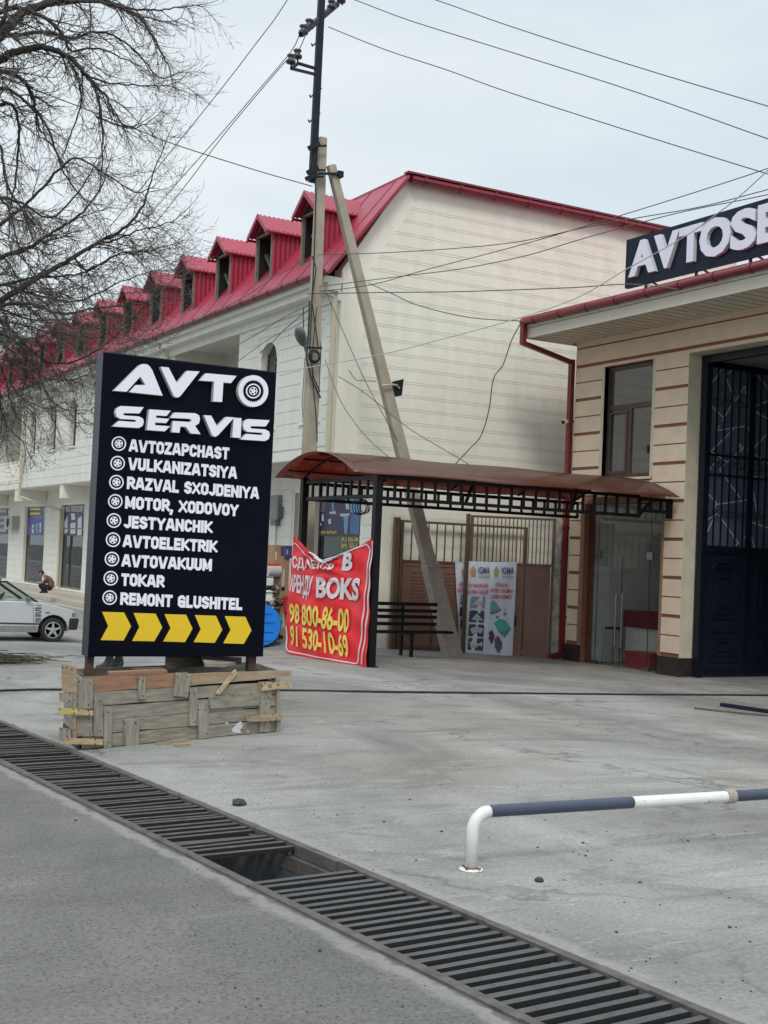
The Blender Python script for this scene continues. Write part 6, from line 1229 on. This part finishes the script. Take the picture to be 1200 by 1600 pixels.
def head(t, base, tf, sf, a, z, tilt):
    c = Vector(base) + tf * a + zz * z; upv = (zz * math.cos(tilt) + tf * math.sin(tilt)); fw_ = (tf * math.cos(tilt) - zz * math.sin(tilt)); mb = MB()
    n = 14
    for i in range(n):
        for j in range(7):
            th0, th1 = 2 * math.pi * i / n, 2 * math.pi * (i + 1) / n; p0, p1 = .5 * math.pi * (j / 7) * 1.35, .5 * math.pi * ((j + 1) / 7) * 1.35
            def S(th, ph):
                f_ = math.cos(th); ph = min(ph, (.62 + .0 * f_) * math.pi / 2 if f_ > .35 else 9)
                return c + upv * (.118 * math.cos(ph) + .012) + fw_ * (.105 * math.sin(ph) * math.cos(th) - .008) + sf * (.088 * math.sin(ph) * math.sin(th))
            mb.quad(S(th0, p0), S(th1, p0), S(th1, p1), S(th0, p1))
    mb.build('hair', HAIR, t, smooth=True)
    for s in (-1, 1):
        mb = MB(); mb.lathe(c + fw_ * .085 + sf * (.033 * s) + upv * .0, [(.004, 0), (.011, .004), (.009, .01), (.002, .013)], fw_, 8); mb.build('eye', HAIR, t)
        mb = MB(); mb.lathe(c + sf * (.078 * s) - fw_ * .005 - upv * .01, [(.012, -.003), (.03, .004), (.026, .012), (.008, .014)], sf * s, 8); mb.build('ear', SKIN, t)
def crouch(V, E2):
    hip = V(-.20, 0, .22, .135); sp1 = V(-.21, 0, .38, .14); ch = V(-.11, 0, .53, .145); nk = V(.03, 0, .62, .062); hd = V(.11, 0, .655, .07); h2 = V(.185, 0, .715, .088); chn = V(.215, 0, .645, .05); ns = V(.27, 0, .675, .014)
    E2(hip, sp1, 1); E2(sp1, ch, 1); E2(ch, nk, 1); E2(nk, hd, 0); E2(hd, h2, 0); E2(h2, chn, 0); E2(h2, ns, 0)
    for s in (-1, 1):
        th = V(-.15, s * .10, .2, .10); kn = V(.22, s * .14, .31, .068); an = V(.03, s * .11, .08, .045); hl = V(-.06, s * .11, .035, .036); to = V(.18, s * .13, .03, .034); E2(hip, th, 2); E2(th, kn, 2); E2(kn, an, 2); E2(an, hl, 3); E2(an, to, 3)
        sh_ = V(-.05, s * .17, .56, .068); el = V(.06, s * .21, .37, .045); wr = V(.24, s * .07, .385, .03); E2(ch, sh_, 1); E2(sh_, el, 1); E2(el, wr, 0); hand(V, E2, wr, .24, s * .07, .385, .9, .2, -s, 0)
mb_ = PZ(71, 927.5, -.03)
t, tf, sf = person('person in brown top and black trousers crouching by the shop windows, head bowed', mb_, -rt, -fh, crouch, [SKIN, JKB, TRO, SHK])
head(t, mb_, tf, sf, .185, .715, .55)
ph = mb_ + tf * .36 + zz * .40; mb = MB(); mb.bar(ph - sf * .05 - tf * .02, ph + sf * .02 + tf * .03 + zz * .02, .075, .012); mb.build('phone', DARK, label='small dark phone held by the crouching man', cat='phone')
def stand(V, E2):
    hip = V(0, 0, .95, .135); w1 = V(.01, 0, 1.12, .135); ch = V(0, 0, 1.32, .15); nk = V(.01, 0, 1.48, .058); hd = V(.025, 0, 1.55, .072); h2 = V(.03, 0, 1.64, .088); chn = V(.075, 0, 1.565, .045); ns = V(.118, 0, 1.61, .014)
    E2(hip, w1, 1); E2(w1, ch, 1); E2(ch, nk, 1); E2(nk, hd, 0); E2(hd, h2, 0); E2(h2, chn, 0); E2(h2, ns, 0)
    for s, da in ((-1, .0), (1, .10)):
        th = V(da * .3, s * .095, .86, .092); kn = V(da * .7 + .01, s * .10, .49, .062); an = V(da, s * .10, .09, .047); hl = V(da - .07, s * .10, .045, .042); to = V(da + .12, s * .12, .036, .040); tt = V(da + .19, s * .125, .03, .03); E2(hip, th, 2); E2(th, kn, 2); E2(kn, an, 2); E2(an, hl, 3); E2(an, to, 3); E2(to, tt, 3)
        sh_ = V(0, s * .185, 1.42, .066); el = V(-.03, s * .25, 1.13, .046); wr = V(.06, s * .24, .90, .031); E2(ch, sh_, 1); E2(sh_, el, 1); E2(el, wr, 1); hand(V, E2, wr, .06, s * .24, .90, .2, -.95, -s, 0)
sb_ = PGd(183, 1046); sb_ = Vector((sb_.x, sb_.y, sb_.z))
t, tf, sf = person('person standing behind the black signboard, only dark trousers and grey shoes showing', sb_, -rt, -fh, stand, [SKIN, JKD, TRO, SHO])
head(t, sb_, tf, sf, .03, 1.64, .1)
# ------------------------------------------------------------------ overhead wires
def wire(pts, d0, d1, r, label, m=CAB, sub=4):
    P_ = []
    L = [0]
    for a, b in zip(pts, pts[1:]): L.append(L[-1] + math.hypot(b[0] - a[0], b[1] - a[1]))
    n = len(pts)
    def cr(p0, p1, p2, p3, t): return .5 * ((2 * p1) + (-p0 + p2) * t + (2 * p0 - 5 * p1 + 4 * p2 - p3) * t * t + (-p0 + 3 * p1 - 3 * p2 + p3) * t ** 3)
    for i in range(n - 1):
        q = [pts[max(0, i - 1)], pts[i], pts[i + 1], pts[min(n - 1, i + 2)]]
        for k in range(sub):
            t = k / sub; x = cr(*[v[0] for v in q], t); y = cr(*[v[1] for v in q], t); u = (L[i] + (L[i + 1] - L[i]) * t) / L[-1]; P_.append(PD(x, y, d0 + (d1 - d0) * u))
    P_.append(PD(*pts[-1], d1)); mb = MB(); mb.tube(P_, r, 5); return mb.build('overhead_wire', m, label=label, cat='wire', group='overhead wires and cables', smooth=True)
WG = mat('wire_grey', (.05, .05, .055), .5, 0, .1); WP = mat('wire_pale', (.50, .49, .46), .5, 0, .15, 30); WT = mat('wire_thin', (.10, .095, .085), .6)
wire([(560, -190), (450, -2), (400, 68), (340, 146), (273, 229), (150, 380), (-60, 620)], 26, 34, .010, 'wire crossing the open sky at upper left, steepest of those left of the mast', WG)
wire([(470, 47), (455, 80), (400, 145), (340, 215), (280, 282), (200, 372), (-60, 640)], 26, 34, .0095, 'wire dropping left from the upper crossarm insulator toward the bare tree', WG)
wire([(483, 40), (466, 80), (450, 92), (410, 138), (350, 210), (285, 296), (200, 398), (-60, 690)], 26, 34, .0095, 'wire dropping left from the side bracket insulators toward the bare tree', WG)
wire([(488, 291), (400, 266), (280, 228), (233, 210), (120, 165), (-80, 90)], 26, 20, .010, 'dark cable running left from the pole clamp through the bare tree branches', WG)
wire([(513, 42), (600, 77), (700, 110), (800, 146), (1000, 210), (1200, 272), (1350, 318)], 26.1, 20, .0095, 'wire running right from the mast below the crossarm, lowest of the three across the sky', WG)
wire([(528, -6), (555, 0), (640, 32), (800, 82), (1000, 146), (1200, 217), (1350, 268)], 26.4, 20, .0095, 'wire running right from the crossarm end, middle of the three across the sky', WG)
wire([(530, -45), (675, -2), (800, 42), (1000, 106), (1200, 166), (1350, 212)], 26.4, 20, .0095, 'topmost wire running right across the sky', WG)
wire([(500, 455), (580, 445), (667, 421), (820, 381), (975, 335), (1100, 296), (1200, 263), (1350, 210)], 25.9, 18, .0085, 'wire rising right from the pole across the gable, steepest toward the roof sign', WT)
wire([(497, 398), (600, 395), (725, 387), (820, 376), (920, 354), (1010, 338), (1100, 322), (1200, 296), (1350, 256)], 25.9, 18, .0085, 'wire leaving the pole level with the gable corner, passing just above the roof sign', WT)
wire([(498, 448), (552, 441), (640, 430), (720, 420), (820, 400), (900, 376), (1000, 348), (1080, 328), (1200, 304), (1350, 268)], 25.9, 18, .0085, 'wire skimming the top edge of the blue roof sign', WT)
wire([(480, 459), (600, 457), (700, 456), (800, 453), (900, 449), (985, 444), (1060, 452)], 25.9, 22.6, .010, 'nearly level wire from the pole to the foot of the roof sign', WT)
wire([(427, 583), (500, 571), (600, 553), (690, 530), (800, 500), (900, 466), (978, 421), (1066, 372), (1123, 332), (1163, 300), (1260, 210)], 25.6, 17.5, .009, 'pale wire stretched from behind the signboard past the brace and over the roof sign', WP)
wire([(575, 442), (615, 460), (653, 477), (733, 496), (820, 502)], 26, 24.5, .010, 'sagging wire from near the pole to the gutter corner of the service building', WT)
wire([(817, 500), (800, 530), (786, 570), (771, 592), (764, 640), (752, 680), (735, 700), (709, 728)], 24.6, 26.5, .011, 'wavy cable dangling from the gutter corner down to the shelter roof', WT)
wire([(506, 448), (540, 527), (573, 600), (600, 650), (622, 690)], 25.9, 26.4, .008, 'thin cable slanting from the pole toward the brace above the shelter', WT)
wire([(508, 562), (525, 610), (540, 640), (570, 680), (600, 708), (615, 719)], 25.8, 24.5, .008, 'cable curving from the cable coil down to the shelter canopy', WT)
wire([(528, 588), (560, 607), (590, 630), (640, 670), (700, 706), (752, 737)], 26, 26, .008, 'thin loose cable crossing behind the brace down to the canopy ridge', WT)
wire([(545, 578), (556, 593), (568, 595), (588, 596)], 26, 26.2, .008, 'short bent cable reaching the brace beside the floodlight', WT)
wire([(486, 475), (440, 498), (395, 526), (330, 560)], 25.9, 33, .010, 'upper cable from the pole to the loggia of the cream building', WT)
wire([(485, 482), (450, 510), (424, 536), (400, 556)], 25.9, 32, .010, 'middle cable from the pole to the arched window of the cream building', WT)
wire([(484, 496), (455, 513), (420, 530), (370, 566)], 25.9, 32, .008, 'lower cable from the pole to the cream building wall', WT)
wire([(479, 405), (430, 432), (380, 465), (300, 505), (262, 535)], 25.9, 36, .010, 'dark cable running from the pole along the crimson eaves', WT)
wire([(476, 560), (474, 600), (472, 630), (476, 665)], 25.9, 26.2, .007, 'thin cable hanging down the left side of the concrete pole', WT)
# ------------------------------------------------------------------ bare tree
BARK = mat('bark_dark', (.045, .042, .038), .9, 0, .3, 6, .5, 30, .3); TWIG = mat('twig_bark', (.105, .092, .08), .9, 0, .3, 5)
rnd = random.Random(11)
TD = 17.0
tb_ = PD(-215, 930, TD); tbase = Vector((tb_.x, tb_.y, gz(tb_.x, tb_.y)))
tree = thing('bare_tree', 'leafless tree with arching dark limbs and hanging twigs reaching in from the left', 'tree', tbase)
trk = [tbase - zz * .3, PD(-205, 760, TD), PD(-185, 520, TD), PD(-165, 320, TD), PD(-150, 150, TD), PD(-135, 0, TD), PD(-120, -200, TD)]
mb = MB(); mb.tube(trk, [.42, .33, .28, .25, .22, .17, .1], 14); mb.build('trunk', BARK, tree, smooth=True)
LIMBS = [  # px, py, depth offset ; start radius, end radius (m)
 ([(-150, 160, 0), (-60, 95, 0), (0, 55, .2), (27, 25, .3), (60, 10, .4), (100, 2, .5), (150, -2, .6), (190, 12, .6), (218, 27, .7), (235, 50, .7), (250, 80, .7), (262, 100, .7)], .12, .010),
 ([(100, 2, .5), (150, 3, .2), (200, 13, 0), (240, 16, -.2), (275, 12, -.3), (312, 8, -.4)], .035, .006),
 ([(-160, 200, 0), (-60, 130, -.2), (0, 93, -.3), (30, 80, -.3), (60, 73, -.4), (90, 80, -.4), (115, 95, -.5), (132, 115, -.5), (145, 130, -.5), (153, 152, -.6), (158, 185, -.6), (160, 215, -.6), (161, 255, -.6)], .085, .010),
 ([(145, 130, -.5), (165, 150, -.6), (182, 182, -.7), (200, 198, -.8), (222, 192, -.9)], .03, .006), ([(105, 90, -.4), (120, 120, -.2), (126, 160, 0), (112, 205, .1), (98, 245, .2)], .028, .006), ([(130, 115, -.5), (160, 127, -.7), (200, 132, -.8), (255, 134, -.9), (284, 124, -1)], .022, .005),
 ([(150, 183, -.6), (185, 195, -.5), (205, 200, -.4), (232, 192, -.3), (258, 168, -.2)], .018, .005),
 ([(-150, 190, 0), (-40, 108, .8), (0, 112, .8), (20, 116, .8), (40, 130, .8), (52, 155, .9), (58, 190, .9), (66, 208, .9), (90, 240, 1), (106, 270, 1)], .06, .008),
 ([(-170, 520, 0), (-60, 500, .2), (0, 470, .3), (27, 454, .3), (74, 426, .4), (115, 402, .4), (150, 381, .5), (192, 358, .5), (220, 327, .6), (230, 300, .6), (242, 262, .7), (266, 208, .8)], .075, .006),
 ([(-170, 470, 0), (-70, 430, -.3), (0, 403, -.4), (50, 385, -.5), (90, 358, -.5), (124, 336, -.6), (154, 300, -.6), (168, 262, -.7)], .055, .007),
 ([(150, 381, .5), (181, 374, .4), (220, 358, .3), (261, 349, .2), (292, 328, .1)], .022, .005), ([(115, 402, .4), (137, 421, .3), (190, 396, .2), (236, 391, .1), (274, 379, 0)], .022, .005),
 ([(-170, 500, 0), (-60, 470, .8), (20, 440, .9), (93, 432, .9), (135, 424, 1), (180, 400, 1), (240, 392, 1.1)], .04, .006), ([(-170, 540, 0), (-60, 500, -.2), (0, 478, -.3), (55, 476, -.4), (93, 490, -.4), (160, 480, -.5), (210, 476, -.5), (245, 464, -.5)], .045, .006),
 ([(-170, 560, 0), (-60, 490, .3), (0, 500, .4), (40, 540, .4), (82, 567, .4), (130, 560, .4), (180, 525, .4), (225, 480, .4), (262, 445, .4)], .035, .006), ([(-170, 540, 0), (-40, 520, .6), (18, 548, .7), (30, 560, .8), (70, 590, .8), (120, 592, .8), (158, 570, .8)], .035, .006),
 ([(30, 545, .5), (20, 570, .5), (18, 600, .5), (35, 622, .5), (60, 640, .5), (90, 642, .5)], .02, .005), ([(-170, 560, 0), (-60, 540, -.6), (-10, 560, -.6), (10, 600, -.6), (20, 640, -.6), (40, 665, -.6)], .04, .006),
 ([(-140, 60, 0), (-60, 20, -.6), (-10, -20, -.8), (30, -50, -1), (90, -60, -1), (150, -40, -1), (200, -30, -1)], .07, .008), ([(-150, 130, 0), (-30, 60, -.5), (5, 30, -.5), (12, -20, -.5), (25, -80, -.4)], .06, .02),
 ([(-160, 330, 0), (-70, 230, .4), (-10, 170, .5), (20, 165, .5), (30, 210, .6), (26, 270, .6), (16, 330, .6), (14, 380, .6)], .05, .008), ([(-160, 350, 0), (-70, 260, -.6), (-20, 210, -.8), (0, 230, -.8), (12, 290, -.8), (40, 340, -.8), (60, 400, -.8)], .045, .008),
 ([(-160, 300, 0), (-70, 180, .2), (-5, 140, .2), (30, 150, .1), (75, 200, 0), (95, 260, 0), (130, 310, 0), (160, 320, .1)], .045, .007), ([(-170, 420, 0), (-80, 340, .3), (-10, 310, .4), (40, 320, .4), (80, 340, .4), (130, 290, .4), (150, 250, .4)], .045, .007),
 ([(-170, 440, 0), (-80, 370, -.3), (0, 350, -.4), (60, 300, -.4), (110, 250, -.5), (150, 262, -.5), (210, 300, -.5), (240, 290, -.5)], .04, .006), ([(-170, 520, 0), (-80, 470, .5), (0, 445, .6), (60, 462, .6), (120, 470, .6), (190, 440, .6), (250, 420, .6)], .04, .006),
 ([(-150, 180, 0), (-60, 60, .9), (20, 55, 1), (70, 50, 1), (110, 60, 1), (150, 50, 1), (190, 62, 1), (225, 95, 1), (250, 122, 1), (285, 112, 1)], .05, .006), ([(-150, 120, 0), (0, 20, .2), (60, 22, .1), (95, 50, 0), (112, 80, 0), (150, 75, 0), (190, 90, -.1), (220, 105, -.1)], .05, .006)]
LIMBS += [([(-170, 580, 0), (-70, 540, .4), (-20, 520, .5), (40, 530, .5), (90, 520, .5), (150, 528, .5), (200, 500, .5)], .03, .005), ([(-170, 560, 0), (-80, 520, -.5), (0, 520, -.6), (50, 560, -.6), (70, 610, -.6), (100, 640, -.6), (130, 640, -.6)], .03, .005),
 ([(-170, 590, 0), (-80, 560, .2), (-10, 580, .2), (0, 630, .2), (15, 670, .2), (40, 690, .2)], .03, .005), ([(-170, 540, 0), (-80, 480, -.9), (0, 500, -1), (60, 515, -1), (120, 545, -1), (150, 600, -1)], .03, .005), ([(-170, 520, 0), (-80, 470, 1.2), (-10, 480, 1.3), (50, 500, 1.3), (110, 500, 1.3), (170, 515, 1.3), (205, 480, 1.3)], .03, .005),
 ([(-170, 480, 0), (-90, 420, .9), (-20, 390, 1), (20, 420, 1), (45, 480, 1), (50, 540, 1), (40, 600, 1)], .03, .005), ([(-170, 400, 0), (-90, 330, -.9), (-20, 300, -1), (15, 330, -1), (35, 400, -1), (75, 450, -1), (130, 470, -1)], .03, .005)]
crown = MB(); twm = MB()
def sm(pts, n):
    out = []
    for i in range(len(pts) - 1):
        q = [pts[max(0, i - 1)], pts[i], pts[i + 1], pts[min(len(pts) - 1, i + 2)]]
        for k in range(n):
            t = k / n; out.append(q[1] * 1.0 * 0 + .5 * ((2 * q[1]) + (-q[0] + q[2]) * t + (2 * q[0] - 5 * q[1] + 4 * q[2] - q[3]) * t * t + (-q[0] + 3 * q[1] - 3 * q[2] + q[3]) * t ** 3))
    out.append(pts[-1]); return out
def rv(s): return Vector((rnd.uniform(-s, s), rnd.uniform(-s, s), rnd.uniform(-s, s)))
OUTW = (rt * 1.0).normalized()
cnt = [0, 0, 0]
def shoot(p, d, L, r, lvl, droop):
    n = 7 if lvl == 1 else 5 if lvl == 2 else 3; pts = [p.copy()]; d = d.normalized(); st = L / n
    for i in range(n):
        f = i / n
        d = (d + zz * (-droop * (1 - f) + .55 * f) * (.45 if lvl < 3 else .6) + rv(.10)).normalized(); p = p + d * st; pts.append(p)
    mb = crown if lvl == 1 else twm; mb.tube(pts, [r * (1 - .72 * i / n) for i in range(n + 1)], 4 if lvl == 1 else 3, False); cnt[lvl - 1] += 1
    if lvl == 1:
        for i in range(1, n + 1):
            for _ in range(rnd.choice((1, 1, 2)) + (1 if pts[0].z < 6.2 and rnd.random() < .7 else 0)):
                dd = (pts[i] - pts[i - 1]).normalized(); s = (dd * .8 + rv(.75)).normalized(); shoot(pts[i], s, rnd.uniform(.22, .6) * (1.1 - .5 * i / n), r * .52, 2, rnd.uniform(-.1, .5))
    elif lvl == 2:
        for i in range(2, n + 1):
            if rnd.random() < (.36 if pts[0].z > 6.2 else .6): dd = (pts[i] - pts[i - 1]).normalized(); shoot(pts[i], (dd * .9 + rv(.8)).normalized(), rnd.uniform(.06, .17), max(.0035, r * .62), 3, rnd.uniform(-.5, .1))
for pts, r0_, r1_ in LIMBS:
    P3 = [PD(x, y, TD + d * 1.15) for x, y, d in pts]; Q = sm(P3, 6); n = len(Q)
    Q = [q + rv(.012) for q in Q]
    rad = [.86 * (r0_ + (r1_ - r0_) * (i / (n - 1)) ** .7) for i in range(n)]
    crown.tube(Q, rad, 7 if r0_ > .04 else 5, False); acc = 0
    for i in range(1, n):
        seg = (Q[i] - Q[i - 1]); acc += seg.length
        f = i / n
        if acc > (.135 if f > .35 else .17):
            acc = 0; d = (seg.normalized() * .75 + rv(.7) + OUTW * .25).normalized(); shoot(Q[i], d, rnd.uniform(.4, 1.05) * (1.05 - .62 * f), max(.0055, min(.013, rad[i] * .5)), 1, rnd.uniform(.15, .95))
    shoot(Q[-1], (Q[-1] - Q[-2]), .4, max(.005, r1_), 2, 0)
lb_ = crown.build('limbs', BARK, tree, smooth=True); twm.build('twigs', TWIG, tree); print('TREE', cnt, len(crown.v), len(twm.v))
